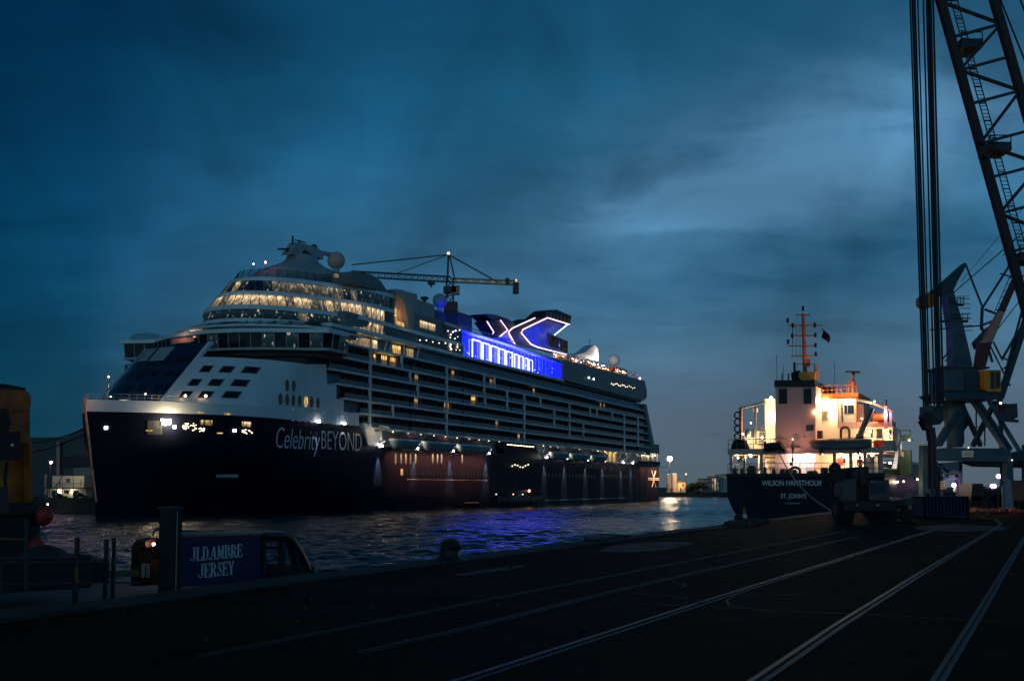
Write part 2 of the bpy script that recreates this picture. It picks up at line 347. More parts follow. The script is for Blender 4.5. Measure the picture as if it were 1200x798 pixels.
def solo(name, mb, m, label, cat, fr=WF, base=(0, 0, 0), group=None, smooth=False, kind=None):
    o = bpy.data.objects.new(name, mb.mesh(name, m, base, smooth)); COL.objects.link(o)
    o.location = fr.W(base); o.rotation_euler = (0, 0, fr.ang); return props(o, label, cat, group, kind)
def text(T, name, body, loc, size, m, shear=0.0, xs=1.0, off=0.0, ext=0.02, space=1.0, align='LEFT'):
    c = bpy.data.curves.new(name, 'FONT'); c.body = body; c.size = size; c.shear = shear; c.extrude = ext; c.offset = off
    c.space_character = space; c.align_x = align; c.resolution_u = 4; c.materials.append(m)
    o = bpy.data.objects.new(name, c); COL.objects.link(o); o.parent = T.o; o.location = Vector(loc)-T.base
    o.rotation_euler = (R(90), 0, 0); o.scale = (xs, 1, 1)
    bpy.context.view_layer.update(); me = bpy.data.meshes.new_from_object(o.evaluated_get(bpy.context.evaluated_depsgraph_get())); me.name = name
    o2 = bpy.data.objects.new(name+'_', me); COL.objects.link(o2); o2.parent = T.o; o2.location = o.location; o2.rotation_euler = o.rotation_euler; o2.scale = o.scale
    bpy.data.objects.remove(o); bpy.data.curves.remove(c); o2.name = name; return o2

# ================================================================== SETTING
QZ = 4.06
QF = Frame(10.96, 51.57, 0.9, -0.436)          # x: inland from the quay edge, y: along the edge away from the camera
E_ = QF
# water
wm = bpy.data.materials.new('harbour_water'); wm.use_nodes = True; t = wm.node_tree; p = t.nodes['Principled BSDF']
p.inputs['Base Color'].default_value = (0.001, 0.022, 0.036, 1); p.inputs['Roughness'].default_value = 0.20; p.inputs['IOR'].default_value = 1.33
g = t.nodes.new('ShaderNodeNewGeometry'); hs = []
for sc, stx, dist in ((0.12, (1, 1, 1), 1.2), (0.7, (1, 1.3, 1), 0.42), (2.4, (1, 1.2, 1), 0.16)):
    mpn = t.nodes.new('ShaderNodeMapping'); mpn.inputs['Scale'].default_value = stx; mpn.inputs['Rotation'].default_value = (0, 0, R(20+sc*9)); t.links.new(g.outputs['Position'], mpn.inputs[0])
    n = t.nodes.new('ShaderNodeTexNoise'); n.inputs['Scale'].default_value = sc; n.inputs['Detail'].default_value = 4; t.links.new(mpn.outputs[0], n.inputs['Vector'])
    b = t.nodes.new('ShaderNodeBump'); b.inputs['Distance'].default_value = dist; b.inputs['Strength'].default_value = 0.6
    t.links.new(n.outputs[0], b.inputs['Height'])
    if hs: t.links.new(hs[-1].outputs[0], b.inputs['Normal'])
    hs.append(b)
t.links.new(hs[-1].outputs[0], p.inputs['Normal'])
solo('water', MB().add([(-7000, -300, -0.5), (7000, -300, -0.5), (7000, 9000, -0.5), (-7000, 9000, -0.5)], [(0, 1, 2, 3)]), wm, None, None, kind='structure')
# the harbour surface itself: real wind ripples, finer close to the quay
import numpy as np
def wave_mesh():
    ny, nx = 1120, 700
    d = 13.0*(720/13.0)**(np.arange(ny)/(ny-1)); a = np.linspace(-0.60, 0.34, nx)
    Y = np.repeat(d[:, None], nx, 1); X = Y*a[None, :]; sp = Y*0.0037
    rng = np.random.RandomState(4); Z = np.zeros_like(X); tot = np.zeros_like(X)
    gust = np.zeros_like(X)
    for _ in range(9):
        k = 2*np.pi/rng.uniform(25, 110); th = rng.uniform(0, np.pi); gust += np.sin(k*(X*np.cos(th)*0.6+Y*np.sin(th))+rng.uniform(0, 6.28))
    gust = np.clip(1+0.22*gust, 0.45, 1.8)
    for lam in (4.6, 3.3, 2.4, 1.7, 1.2, 0.85, 0.6, 0.42):
        w = np.clip(lam/(2.6*sp)-0.7, 0, 1)
        for _ in range(5):
            th = R(82)+rng.normal(0, 0.35); l2 = lam*rng.uniform(0.82, 1.22); k = 2*np.pi/l2; sl = 0.062*(1.0 if lam < 2.6 else 0.6)
            ph = k*(X*np.cos(th)+Y*np.sin(th))+rng.uniform(0, 6.28)
            Z += w*sl/k*(np.sin(ph)+0.22*np.sin(2*ph+1.1)); tot += w*sl*sl/2
    Z *= gust*np.sqrt(0.15**2/np.maximum(tot, 1e-5)).clip(0.6, 2.2)
    me = bpy.data.meshes.new('water'); v = np.stack([X, Y, Z], -1).reshape(-1, 3).astype(np.float32)
    idx = np.arange(ny*nx).reshape(ny, nx); q = np.stack([idx[:-1, :-1], idx[:-1, 1:], idx[1:, 1:], idx[1:, :-1]], -1).reshape(-1)
    nq = (ny-1)*(nx-1); me.vertices.add(len(v)); me.vertices.foreach_set('co', v.ravel()); me.loops.add(nq*4); me.loops.foreach_set('vertex_index', q.astype(np.int32))
    me.polygons.add(nq); me.polygons.foreach_set('loop_start', np.arange(0, nq*4, 4, dtype=np.int32)); me.polygons.foreach_set('loop_total', np.full(nq, 4, dtype=np.int32))
    me.polygons.foreach_set('use_smooth', np.ones(nq, dtype=bool)); me.update(); me.validate(); me.materials.append(wm)
    o = bpy.data.objects.new('water_surface', me); COL.objects.link(o); o['kind'] = 'structure'
wave_mesh()
# quay body and surface
solo('quay_pavement', MB().bb(0.9, 900, -300, 420, QZ-0.5, QZ), M['asphalt'], None, None, QF, kind='structure')
solo('quay_wall', MB().bb(0.25, 900, -300, 420, -6, QZ-0.5), M['concrete'], None, None, QF, kind='structure')
# coping stones along the quay edge
cop = Thing('quay_coping', None, None, QF, (0, 0, QZ), kind='structure')
cm = [MB().bb(-0.0, 0.895, 0.012, 1.988, QZ-0.62, QZ+0.03+0.01*k).mesh('coping_stone', M['concrete'], (0, 0, QZ)) for k in range(3)]
for k in range(-26, 40):
    o = cop.inst('coping_stone', random.choice(cm), (random.uniform(-0.015, 0.015), k*2.0, QZ+random.uniform(-0.01, 0.01)), (0, 0, random.uniform(-0.004, 0.004)))
cop.part('far_coping', MB().bb(0, 0.895, 80.01, 419, QZ-0.62, QZ+0.03), M['concrete'])
cop.part('near_coping', MB().bb(0, 0.895, -299, -52.01, QZ-0.62, QZ+0.03), M['concrete'])
# faint patches of repaired surface lying on the pavement
pm = mat('tar_repair_patch', (0.022, 0.018, 0.015), 0.75, var=0.3, scale=2, bump=0.3, bscale=20)
pm2 = mat('pale_concrete_patch', (0.034, 0.028, 0.022), 0.8, var=0.3, scale=2, bump=0.3, bscale=20)
def gp(px, py, z=QZ): return QF.atz(px, py, z)
pats = [((575, 668), 1.6, 0.25, pm2), ((1128, 618), 4.0, 2.0, pm2), ((760, 640), 3.0, 1.0, pm)]
for (pp, a, b, mm) in pats:
    c = gp(*pp); poly = []
    for i in range(12):
        an = 2*math.pi*i/12; k = random.uniform(0.8, 1.15); poly.append((c[0]+b*k*math.cos(an), c[1]+a*k*math.sin(an)))
    solo('pavement_patch', MB().prism(poly, lambda u, v, d: (u, v, d), QZ+0.001, QZ+0.005), mm, None, None, QF, kind='structure')

# sealed joints between the poured bays of the quay
mb = MB()
for k in range(-4, 9): mb.bb(0.9, 40, k*12.0-.012, k*12.0+.012, QZ+0.0005, QZ+0.0025)
solo('pavement_joint', mb, M['black'], None, None, QF, kind='structure')
# cracks wandering across the surface
mb = MB()
for _ in range(26):
    x, y = random.uniform(1.5, 16), random.uniform(-38, 20); an = random.uniform(0, 6.28); pts = []
    for k in range(random.randint(6, 16)):
        pts.append((x, y)); an += random.gauss(0, .45); x += .35*math.cos(an); y += .35*math.sin(an)
    for (xa, ya), (xb, yb) in zip(pts[:-1], pts[1:]):
        w_ = random.uniform(.006, .018); d = Vector((yb-ya, xa-xb, 0)).normalized()*w_
        mb.add([(xa-d.x, ya-d.y, QZ+.0035), (xa+d.x, ya+d.y, QZ+.0035), (xb+d.x, yb+d.y, QZ+.0035), (xb-d.x, yb-d.y, QZ+.0035)], [(0, 1, 2, 3)])
solo('pavement_crack', mb, M['black'], None, None, QF, kind='structure')
mb = MB()
for _ in range(900):
    x, y = 0.95+abs(random.gauss(0, 5)), random.uniform(-42, 30); q = random.uniform(.012, .05)
    mb.box((x, y, QZ+q*.3), (q, q*1.3, q*.7), Matrix.Rotation(random.random()*6, 3, 'Z') @ Matrix.Rotation(random.random(), 3, 'X'))
solo('grit', mb, pm2, 'loose grit and small stones scattered over the quay', 'grit', QF, kind='stuff')
# rails set in the pavement
def rail(label, pts, w=0.058, m='rail'):
    P = [Vector(gp(*q)) for q in pts]; b = P[0]
    T = Thing('crane_rail', label, 'rail', QF, b, 'rails set into the quay')
    def ribbon(off, ww, z0, z1, wave=0.0):
        mb = MB()
        Q = []
        for i in range(len(P)-1):
            nn = max(2, int((P[i+1]-P[i]).length/3))
            Q += [P[i].lerp(P[i+1], j/nn) for j in range(nn)]
        Q.append(P[-1]); rings = []
        for i, q in enumerate(Q):
            d = (Q[min(i+1, len(Q)-1)]-Q[max(i-1, 0)]).normalized(); s = Vector((d.y, -d.x, 0)); jt = random.uniform(-wave, wave)
            a = q+s*(off-ww/2+jt); c = q+s*(off+ww/2+jt)
            rings.append([(a.x, a.y, z0), (a.x, a.y, z1), (c.x, c.y, z1), (c.x, c.y, z0)])
        return mb.loft(rings)
    T.part('rail_head', ribbon(0, w, QZ-0.05, QZ+0.022), M[m])
    T.part('flangeway', ribbon(w*1.3, w*1.2, QZ-0.05, QZ+0.006, 0.006), M['black'])
rail('bright steel rail from bottom centre of the quay to the portal crane foot', [(440, 827), (540, 797), (850, 697), (1050, 634), (1115, 614)])
rail('steel rail curving left at its far end behind the middle of the quay', [(820, 838), (882, 798), (980, 732), (1076, 672.5), (1140, 634), (1166, 619), (1172, 613), (1166, 608.5), (1150, 606)])
rail('rail at the right edge of the quay nearest the crane jib', [(1060, 855), (1094, 798), (1141, 724), (1199, 630), (1212, 612)], 0.05, 'rail_dull')
rail('faint worn rail closest to the quay edge', [(233, 769), (500, 717), (687, 680), (869, 645), (990, 622)], 0.036, 'rail_dull')
rail('faint worn rail second from the quay edge', [(420, 765), (550, 735), (700, 697), (783, 678), (1005, 628)], 0.04, 'rail_dull')

# bollards
def bollard(base, k, label, turn):
    x, y, z = base
    T = Thing('mooring_bollard', label, 'bollard', QF, base, 'bollards along the quay edge')
    T.part('base_plate', MB().lathe([(0.40*k, 0), (0.40*k, 0.04*k), (0.34*k, 0.07*k)], base, 24), M['black'], smooth=True)
    T.part('post', MB().lathe([(0.32*k, 0.06*k), (0.25*k, 0.10*k), (0.21*k, 0.18*k), (0.22*k, 0.28*k)], base, 24), M['black'], smooth=True)
    h = MB(); rings = []
    for i in range(13):
        a = i/12; rr = 0.15*k*(math.sin(math.pi*(0.06+0.88*a)))**0.45
        c = (x, y-0.24*k+0.62*k*a, z+0.33*k+0.03*k*math.sin(a*3.1)-0.08*k*max(0, a-.6))
        rings.append([(c[0]+rr*1.5*math.cos(2*math.pi*j/16), c[1], c[2]+rr*math.sin(2*math.pi*j/16)) for j in range(16)])
    T.part('horned_head', h.loft(rings), M['black'], smooth=True)
c = gp(533, 657); bollard((0.42, c[1], QZ), 1.0, 'black horned iron bollard on the quay edge in front of the blue reflection', 1)
c = gp(868, 613.5); bollard((0.25, c[1], QZ), 0.9, 'small dark bollard by the traffic cone near the cargo ship stern', 1)
c2 = gp(872.5, 613); k = 1.0
tcn = Thing('traffic_cone', 'orange and white traffic cone beside the far bollard', 'traffic cone', QF, (c2[0], c2[1], QZ))
tcn.part('cone_base', MB().box((c2[0], c2[1], QZ+0.03), (0.45, 0.45, 0.06)), M['rubber'])
tcn.part('cone_body', MB().lathe([(0.17, 0.06), (0.13, 0.25), (0.09, 0.45), (0.035, 0.75)], (c2[0], c2[1], QZ), 16), M['orange'], smooth=True)
tcn.part('reflective_band', MB().lathe([(0.136, 0.26), (0.098, 0.44)], (c2[0], c2[1], QZ), 16), M['letter'])
# mound of rubble and weeds on the edge
mb = MB(); c = gp(852, 614)
for i in range(60):
    a = random.random()*2*math.pi; r = random.random()**0.6
    q = (0.75+0.65*r*math.cos(a), c[1]+3.0*r*math.sin(a), QZ+0.10*(1-r)+0.02)
    mb.box(q, (random.uniform(0.15, 0.5), random.uniform(0.2, 0.7), random.uniform(0.1, 0.28)), Matrix.Rotation(random.random()*3, 3, 'Z') @ Matrix.Rotation(random.uniform(-.4, .4), 3, 'X'))
solo('rubble_heap', mb, M['rust'], 'low dark heap of rubble on the quay edge before the cargo ship', 'rubble', QF, kind='stuff')
c = gp(720, 633); mb = MB()
for i in range(14):
    mb.box((random.uniform(0.0, 0.45), c[1]+random.uniform(-1.4, 1.4), QZ+0.05), (random.uniform(0.15, 0.4), random.uniform(0.2, 0.6), random.uniform(0.06, 0.2)), Matrix.Rotation(random.random()*3, 3, 'Z'))
solo('edge_debris', mb, M['rust'], 'thin line of debris lying on the middle of the quay edge', 'debris', QF, kind='stuff')

# far banks
solo('far_bank', MB().bb(-900, 3000, 640, 7000, -2, 2.6), M['earth'], None, None, WF, kind='structure')
solo('left_far_quay', MB().bb(33, 430, 20.9, 400, -2, 3.3), M['earth'], None, None, Frame(-77.3, 195.6, 550, 1265), kind='structure')


# ================================================================== CRUISE SHIP  (local x: aft from the bow, local y = -t, t > 0 is the near side)
SF = Frame(-77.3, 195.6, 550, 1265)
def sside(px, py, t=19.5):
    q = SF.aty(px, py, -t); return (q[0], q[2])
S = Thing('cruise_ship', 'huge white cruise ship with dark navy hull and lit blue glass deck', 'cruise ship', SF, (0, 0, 0))
def hb(s, z):
    """half breadth of the hull"""
    zz = max(0.0, min(1.0, z/12)); Lz = 32+66*(1-zz)**1.4; pz = 2.19-0.45*(1-zz)
    s0 = 3.3*(1-min(1, max(0, z)/20))**1.2
    u = max(0.0, min(1.0, (s-s0)/Lz))
    b = 19.5*(1-(1-u)**pz)
    if s > 300: b -= 1.2*((s-300)/14)**2
    return max(0.02, b)
def htop(s): return 19.5 if s <= 62 else (19.5-4.4*(s-62)/5 if s < 67 else 15.1)
def P(s, t, z): return (s, -t, z)
st_ = [0, .3, .8, 1.5, 2.5, 4, 6, 8.5, 11, 14, 17, 21, 25, 29, 33, 38, 45, 55, 62, 67, 80, 110, 150, 200, 250, 300, 305, 309, 312, 314]
rings = []
for s in st_:
    zt = htop(s); zl = [-2, 0, 2, 4, 6.5, 9, 12, zt-(zt-12)*0.5, zt]
    rings.append([P(max(s, 3.3*(1-min(1, max(0, z)/20))**1.2), hb(max(s, 3.3*(1-min(1, max(0, z)/20))**1.2), z), z) for z in zl]+[P(max(s, 3.3*(1-min(1, max(0, z)/20))**1.2), -hb(max(s, 3.3*(1-min(1, max(0, z)/20))**1.2), z), z) for z in zl[::-1]])
hull = S.part('hull', MB().loft(rings), M['navy'], smooth=True)
# white bulwark strip above the navy hull
def strip(s0, s1, z0, z1, out, n, th=0.4):
    A, Bq, C, D2 = [], [], [], []
    mb = MB(); rg = []
    for i in range(n+1):
        s = s0+(s1-s0)*(i/n)**1.6; b = hb(s, 19.5)+out; rg.append([P(s, b, z0), P(s, b, z1), P(s, max(0.0, b-th), z1), P(s, max(0.0, b-th), z0)])
    mb.loft(rg); mb2 = [[(q[0], -q[1], q[2]) for q in r] for r in rg]; mb.loft(mb2); return mb
S.part('bulwark', strip(-0.3, 54, 19.45, 21.6, 0.06, 44), M['white'], smooth=True)
S.part('stem_lit_edge', MB().path([P(-0.45, 0, 21.8), P(-0.3, 0, 20), P(0.1, 0, 17.5), P(1.0, 0, 13.5), P(2.0, 0, 8), P(2.9, 0, 3)], 0.22, 8), M['salmon'], smooth=True)  # salmon colour stands in for orange light on the bow edge
S.part('foredeck', MB().prism([(s, -hb(s, 19.5)+.2) for s in (0.6, 2, 5, 9, 14, 20, 28)]+[(s, hb(s, 19.5)-.2) for s in (28, 20, 14, 9, 5, 2, 0.6)], lambda u, v, d: (u, v, d), 20.1, 20.4), M['grey'])
# foredeck gear: rail, winches, small mast
mb = MB()
for i in range(16):
    s = 0.2+i*0.9; b = hb(s, 19.5)-0.1
    for sg in (1, -1):
        mb.tube(P(s, sg*b, 21.6), P(s, sg*b, 22.7), 0.05, 5)
for z in (22.1, 22.7):
    for sg in (1, -1): mb.path([P(0.2+i*0.9, sg*(hb(0.2+i*0.9, 19.5)-0.1), z) for i in range(16)], 0.045, 5)
S.part('bow_rail', mb, M['offwhite'])
S.part('bow_mast', MB().tube(P(5, 0, 20.4), P(5, 0, 27), 0.18, 8).tube(P(5, -1.5, 25.5), P(5, 1.5, 25.5), 0.08).box(P(5, 0, 24), (1.2, 1.4, 0.4)), M['offwhite'])
mb = MB()
for (s, t_) in ((7, -2.5), (7, 2.5), (9.5, 0)):
    mb.tube(P(s, t_-1.2, 21.4), P(s, t_+1.2, 21.4), 0.7, 12).bb(s-.9, s+.9, -t_-1.5, -t_+1.5, 20.4, 21.0)
S.part('winch', mb, M['offwhite'])
for (s, t_, z) in ((4.9, 0.3, 26.2), (9.5, 5, 23.2), (10, -4, 23.0)):
    S.part('deck_lamp', MB().ball(P(s, t_, z), 0.16, 8), M['lampsmall'])
S.lamp(P(7, 0, 24.5), 260, (1, 0.85, 0.6), 0.3)

# --- white forward block with its sloping face
def ffront(t, z, off=0.0): return 10.2+(z-21.5)*1.05+20*(1-(1-min(1, abs(t)/19.5)**2.6)**0.6)-off
def fpt(t, z, off=0.0): return P(ffront(t, z, off), t, z)
ts = [-19.4+38.8*i/36 for i in range(37)]
zs_ = [20.0, 21.5, 24, 26, 28, 30, 32, 33.6]
def clampb(s, t): 
    return max(-hb(s, 19.5), min(hb(s, 19.5), t))
def band(t0, t1, z0, z1, off, n=10, m=6, th=0.5):
    mb = MB(); F = []; Bk = []
    W_ = (lambda q: math.sin(math.pi/2*q)) if t1 > 19.4 else (lambda q: q)
    g1 = [[fpt(t0+(t1-t0)*W_(j/n), z0+(z1-z0)*i/m, off) for j in range(n+1)] for i in range(m+1)]
    g2 = [[fpt(t0+(t1-t0)*W_(j/n), z0+(z1-z0)*i/m, off-th) for j in range(n+1)] for i in range(m+1)]
    o = len(mb.v); W = n+1; v = [q for r in g1 for q in r]+[q for r in g2 for q in r]; K = (m+1)*W; f = []
    for i in range(m):
        for j in range(n):
            a = i*W+j; f += [(a, a+1, a+W+1, a+W), (K+a, K+a+W, K+a+W+1, K+a+1)]
    for j in range(n): f += [(j, K+j, K+j+1, j+1), (m*W+j, m*W+j+1, K+m*W+j+1, K+m*W+j)]
    for i in range(m): f += [(i*W, (i+1)*W, K+(i+1)*W, K+i*W), (i*W+n, K+i*W+n, K+(i+1)*W+n, (i+1)*W+n)]
    return mb.add(v, f)
S.part('front_wall', band(7.4, 19.5, 21.0, 31.4, 0.0, 48, 12), M['white'], smooth=True)
S.part('front_wall', band(-19.5, -13.0, 21.0, 35.0, 0.0, 12, 8), M['white'], smooth=True)
S.part('front_glass_wall', band(-13.0, 7.4, 21.0, 34.6, -0.35, 20, 8), M['bglass'], smooth=True)
for tt in (-12.6, 7.1): S.part('front_wall_rib', band(tt-0.35, tt+0.35, 21.0, 34.9, 0.15, 1, 8, 0.9), M['white'])
# pale skylight panels on the dark glass
for (t0, t1, z0, z1) in ((-9, -5.6, 31.2, 34.2), (-4.6, -0.6, 31.0, 34.2)):
    S.part('sloping_panel', band(t0, t1, z0, z1, -0.1, 3, 3), M['offwhite'])
mb = MB()
for z in (24.2, 27.2, 30.2):
    for t0 in (-11.5, -8, -4.5, -1, 2.5, 5.2): mb2 = band(t0, t0+1.9, z, z+1.4, -0.28, 2, 2, 0.15); mb.add(mb2.v, mb2.f)
S.part('front_glass_pane', mb, M['dglass'], kind='stuff')
# side walls of that block running aft, white
S.part('side_wall', MB().prism([(29.7, 21.0), (40.6, 31.4), (48.4, 32.2), (48.8, 28.0), (52.5, 28.0), (52.5, 25.0), (55.5, 25.0), (55.5, 22.4), (62, 22.4), (62, 19.6), (28.2, 19.6)], lambda u, v, d: P(u, d, v), 19.45, 18.9), M['white'])
S.part('front_block_core', MB().prism([(32.5, 20), (44.5, 31.5), (49, 31.5), (49, 20)], lambda u, v, d: P(u, d, v), -18.8, 18.8), M['offwhite'])
# windows in the white wall, found on the curved face
def on_front(px, py):
    t = 12.0
    s, z = sside(px, py, t)
    for _ in range(60):
        q = SF.atx(px, py, ffront(t, z)); t2 = max(6.0, min(19.4, -q[1])); t = t*0.75+t2*0.25; z = z*0.75+q[2]*0.25
    return t, z
for i, (px, py) in enumerate(((242, 431.7), (266, 432.3), (294, 433), (228.5, 447.5), (253, 447.6), (281.5, 448.2), (217.5, 461.7), (241, 461.8), (271.5, 461.9))):
    t_, z_ = on_front(px, py)
    w = S.part('window', band(t_-.8, t_+.8, z_-0.68, z_+0.68, 0.02, 3, 2, 0.3), M['dglass'])
    fr = MB()
    for (a, b, c_, d_) in ((t_-.88, t_-.8, z_-0.76, z_+0.76), (t_+.8, t_+.88, z_-0.76, z_+0.76), (t_-.8, t_+.8, z_-0.76, z_-0.68), (t_-.8, t_+.8, z_+0.68, z_+0.76)):
        q = band(a, b, c_, d_, 0.12, 2, 1, 0.3); fr.add(q.v, q.f)
    S.part('frame', fr, M['offwhite'], parent=w)
    if i in (6, 7):
        S.part('window_lamp', MB().ball(fpt(t_+0.25, z_-0.3, 0.2), 0.28, 8), M['lampsmall'])
        S.lamp(fpt(t_, z_-0.2, 1.0), 22, (1, 0.6, 0.25), 0.2)
# oval ports on the side near the name
def ring_port(px, py, lit):
    s, z = sside(px, py, 19.5); v = []
    mb = MB().prism([(s+0.72*math.cos(a), z+1.22*math.sin(a)) for a in [2*math.pi*i/16 for i in range(16)]], lambda u, v, d: P(u, d, v), 19.3, 19.52)
    o = S.part('oval_port', mb, M[lit])
    rim = MB(); A = [2*math.pi*i/16 for i in range(16)]
    for i in range(16):
        a, b = A[i], A[(i+1) % 16]; rim.bar(P(s+0.8*math.cos(a), 19.5, z+1.3*math.sin(a)), P(s+0.8*math.cos(b), 19.5, z+1.3*math.sin(b)), 0.12)
    S.part('rim', rim, M['white'], parent=o)
for px, lit in ((328.4, 'dglass'), (336.3, 'dglass'), (343.6, 'dglass'), (351, 'dglass'), (358.4, 'w_gold'), (365, 'dglass'), (372.3, 'dglass')): ring_port(px, 467+(px-328)*0.1, lit)
for px in (336.3, 344): ring_port(px, 451.2+(px-336)*0.1, 'dglass')
for px, lit in ((343.3, 'w_gold'), (351, 'w_dim'), (358, 'dglass'), (365, 'dglass'), (372, 'w_dim'), (379.5, 'w_dim')): ring_port(px, 485.3+(px-343)*0.1, lit)

# --- core behind the balconies and balcony decks
Z_D = [19.6, 22.7, 25.6, 28.6, 31.6, 34.7, 38.0]
S.part('inner_wall', MB().prism([(49, 15), (49, 38), (290, 38), (296, 24), (300, 15)], lambda u, v, d: P(u, d, v), -17.2, 17.2), M['darkwall'])
s_end = lambda z: 289.5+(38-z)*0.55
for i, z in enumerate(Z_D):
    s0 = {19.6: 63, 22.7: 62.2, 25.6: 55.7, 28.6: 52.7, 31.6: 49.2, 34.7: 49.1, 38.0: 46}[z]; s1 = s_end(z)
    mb = MB(); rg = []; N_ = 60
    for j in range(N_+1):
        s = s0+(s1-s0)*j/N_; bump = 0.0
        if i >= 3 and s > 185: bump = 0.55*(1/(1+math.exp(-(s-192)/4)))-0.75*(1/(1+math.exp(-(s-214)/5)))
        b = 19.5+bump; rg.append([P(s, b, z-0.44), P(s, b, z), P(s, 17.0, z), P(s, 17.0, z-0.36)])
    mb.loft(rg)
    S.part('balcony_deck', mb, M['slab'])
# main vertical posts and partition fins
posts = [(434, 0, 6), (391, 5, 6), (490, 3, 4), (471, 5, 6), (524, 0, 6), (481, 4, 5), (568, 4, 6), (569, 3, 4), (615, 0, 5), (634, 4, 5), (595, 3, 5), (668, 1, 5), (684, 1, 3), (692, 4, 5), (718, 4, 5), (732, 0, 5), (735, 5, 5), (748, 1, 5), (461, 1, 2), (580, 5, 6), (650, 2, 4), (700, 4, 5)]
for px, a, b in posts:
    s, _ = sside(px, 480)
    if b > a: S.part('balcony_post', MB().bb(s-0.24, s+0.24, -19.62, -19.0, Z_D[a], Z_D[b]-0.1), M['slab'])
fin = MB().bb(-0.06, 0.06, -1.9, 0, 0, 2.55).mesh('balcony_partition', M['dsteel'])
door = MB().bb(-1.3, 1.3, -0.12, 0, 0.1, 2.3).mesh('balcony_door', M['dglass'])
lit_px = {}
for px, py, k in ((371.8, 441, 'w_dim'), (392, 474.5, 'w_dim'), (481, 443, 'w_dim'), (482, 470, 'w_dim'), (516, 476, 'w_gold'), (546, 467, 'w_gold'), (569.7, 446, 'w_dim'), (623.4, 456, 'w_dim'), (699, 460, 'w_dim'), (703, 461, 'w_dim'), (578.6, 496, 'w_dim'), (601.8, 508, 'w_dim'),
                  (448, 423, 'w_gold'), (440, 421, 'w_gold'), (454, 425, 'w_gold'), (522, 416, 'w_dim')):
    s, z = sside(px, py, 17.2)
    i = max(0, min(5, sum(1 for q in Z_D[1:] if q-0.4 < z))); lit_px[(i, int((s-64)//4.1))] = k
doors = {k: MB().bb(-(1.45 if k == 'w_gold' else 0.95), (1.45 if k == 'w_gold' else 0.6), -0.14, 0, 0.1, 2.35).mesh('balcony_door', M[k]) for k in ('w_gold', 'w_dim')}
rest = MB(); nd = 0; restf = MB(); nf = 0
for i in range(6):
    z0 = Z_D[i]; s0 = {0: 63, 1: 62, 2: 56, 3: 53, 4: 50, 5: 50}[i]
    for c_ in range(-4, 57):
        s = 64+4.1*c_+2.05
        if s < s0+1.5 or s > s_end(z0)-3: continue
        k = lit_px.get((i, c_))
        if k: S.inst('balcony_door', doors[k], P(s, 18.5, z0+0.05)); nd += 1
        elif c_ < 34 and nd < 285: S.inst('balcony_door', door, P(s, 17.2, z0+0.05)); nd += 1
        else: rest.bb(s-1.3, s+1.3, -17.32, -17.2, z0+0.15, z0+2.35)
        if c_ < 26: S.inst('balcony_partition', fin, P(s+2.05, 17.2, z0)); nf += 1
        else: restf.bb(s+1.99, s+2.11, -19.1, -17.2, z0, z0+2.5)
S.part('balcony_door', rest, M['dglass'], kind='stuff'); S.part('balcony_partition', restf, M['dsteel'], kind='stuff')
# glass balustrades, one run per deck bay, with a thin handrail
bays = [46, 66.6, 86, 116, 149, 195, 232, 262, 288]
for i in range(6):
    z0 = Z_D[i]; s0 = {0: 63, 1: 62.4, 2: 56, 3: 53, 4: 49.4, 5: 49.4}[i]
    for a, b in zip(bays[:-1], bays[1:]):
        a = max(a, s0)
        if b-a < 2: continue
        g_ = S.part('balustrade', MB().bb(a+0.3, b-0.3, -19.36, -19.32, z0, z0+1.05), M['balu'])
        S.part('handrail', MB().bb(a+0.3, b-0.3, -19.40, -19.28, z0+1.05, z0+1.12), M['dsteel'], parent=g_)
# sloping stern screen of the balconies
S.part('stern_screen', MB().prism([(288.6, 40.6), (292.0, 40.6), (304.5, 22.8), (298.6, 22.8)], lambda u, v, d: P(u, d, v), 17.0, 19.45), M['teal'])
S.part('stern_terrace', MB().prism([(288, 41), (291, 41), (303.5, 23), (296, 23)], lambda u, v, d: P(u, d, v), -19.3, 16.9), M['offwhite'])
mb = MB()
for k in range(5):
    z = 25.0+k*3.0; s = 303.3-(z-23)*0.69-1.2
    mb.bb(s-0.9, s+0.5, -19.5, -17.4, z, z+1.6)
S.part('stern_opening', mb, M['dglass'], kind='stuff')

# --- promenade deck with davits: overhang, stern house
S.part('promenade_floor', MB().bb(67, 313, -19.2, 19.2, 15.12, 15.4), M['dsteel'])
S.part('midship_block', MB().prism([(143.5, 15.1), (141, 19.0), (166, 19.3), (172.5, 15.1)], lambda u, v, d: P(u, d, v), 15, 19.55), M['navy'])
S.part('stern_house', MB().prism([(283, 20.3), (281.5, 24.0), (313.5, 24.4), (313.8, 20.3)], lambda u, v, d: P(u, d, v), -18.6, 18.7), M['teal'])
S.part('stern_house_wall', MB().bb(270, 312, -17.4, 17.4, 15.4, 20.3), M['offwhite'])
S.part('stern_bulwark', MB().prism([(284, 15.1), (284, 16.6), (314.1, 16.9), (314.3, 15.1)], lambda u, v, d: P(u, d, v), 18.0, 18.9), M['navy'])
for a in (286.5, 293.5, 300.5, 307, 312.2): S.part('stern_post', MB().bar(P(a, 18.3, 16.6), P(a-0.4, 18.3, 20.3), 0.5), M['offwhite'])
for a in (289, 292, 298, 304, 309.5):
    S.part('deck_lamp', MB().ball(P(a, 17.9, 19.6), 0.22, 8), M['lampwarm'])
for a in (292, 301, 309): S.lamp(P(a, 18.0, 19.2), 260, (1, 0.66, 0.32), 0.3)
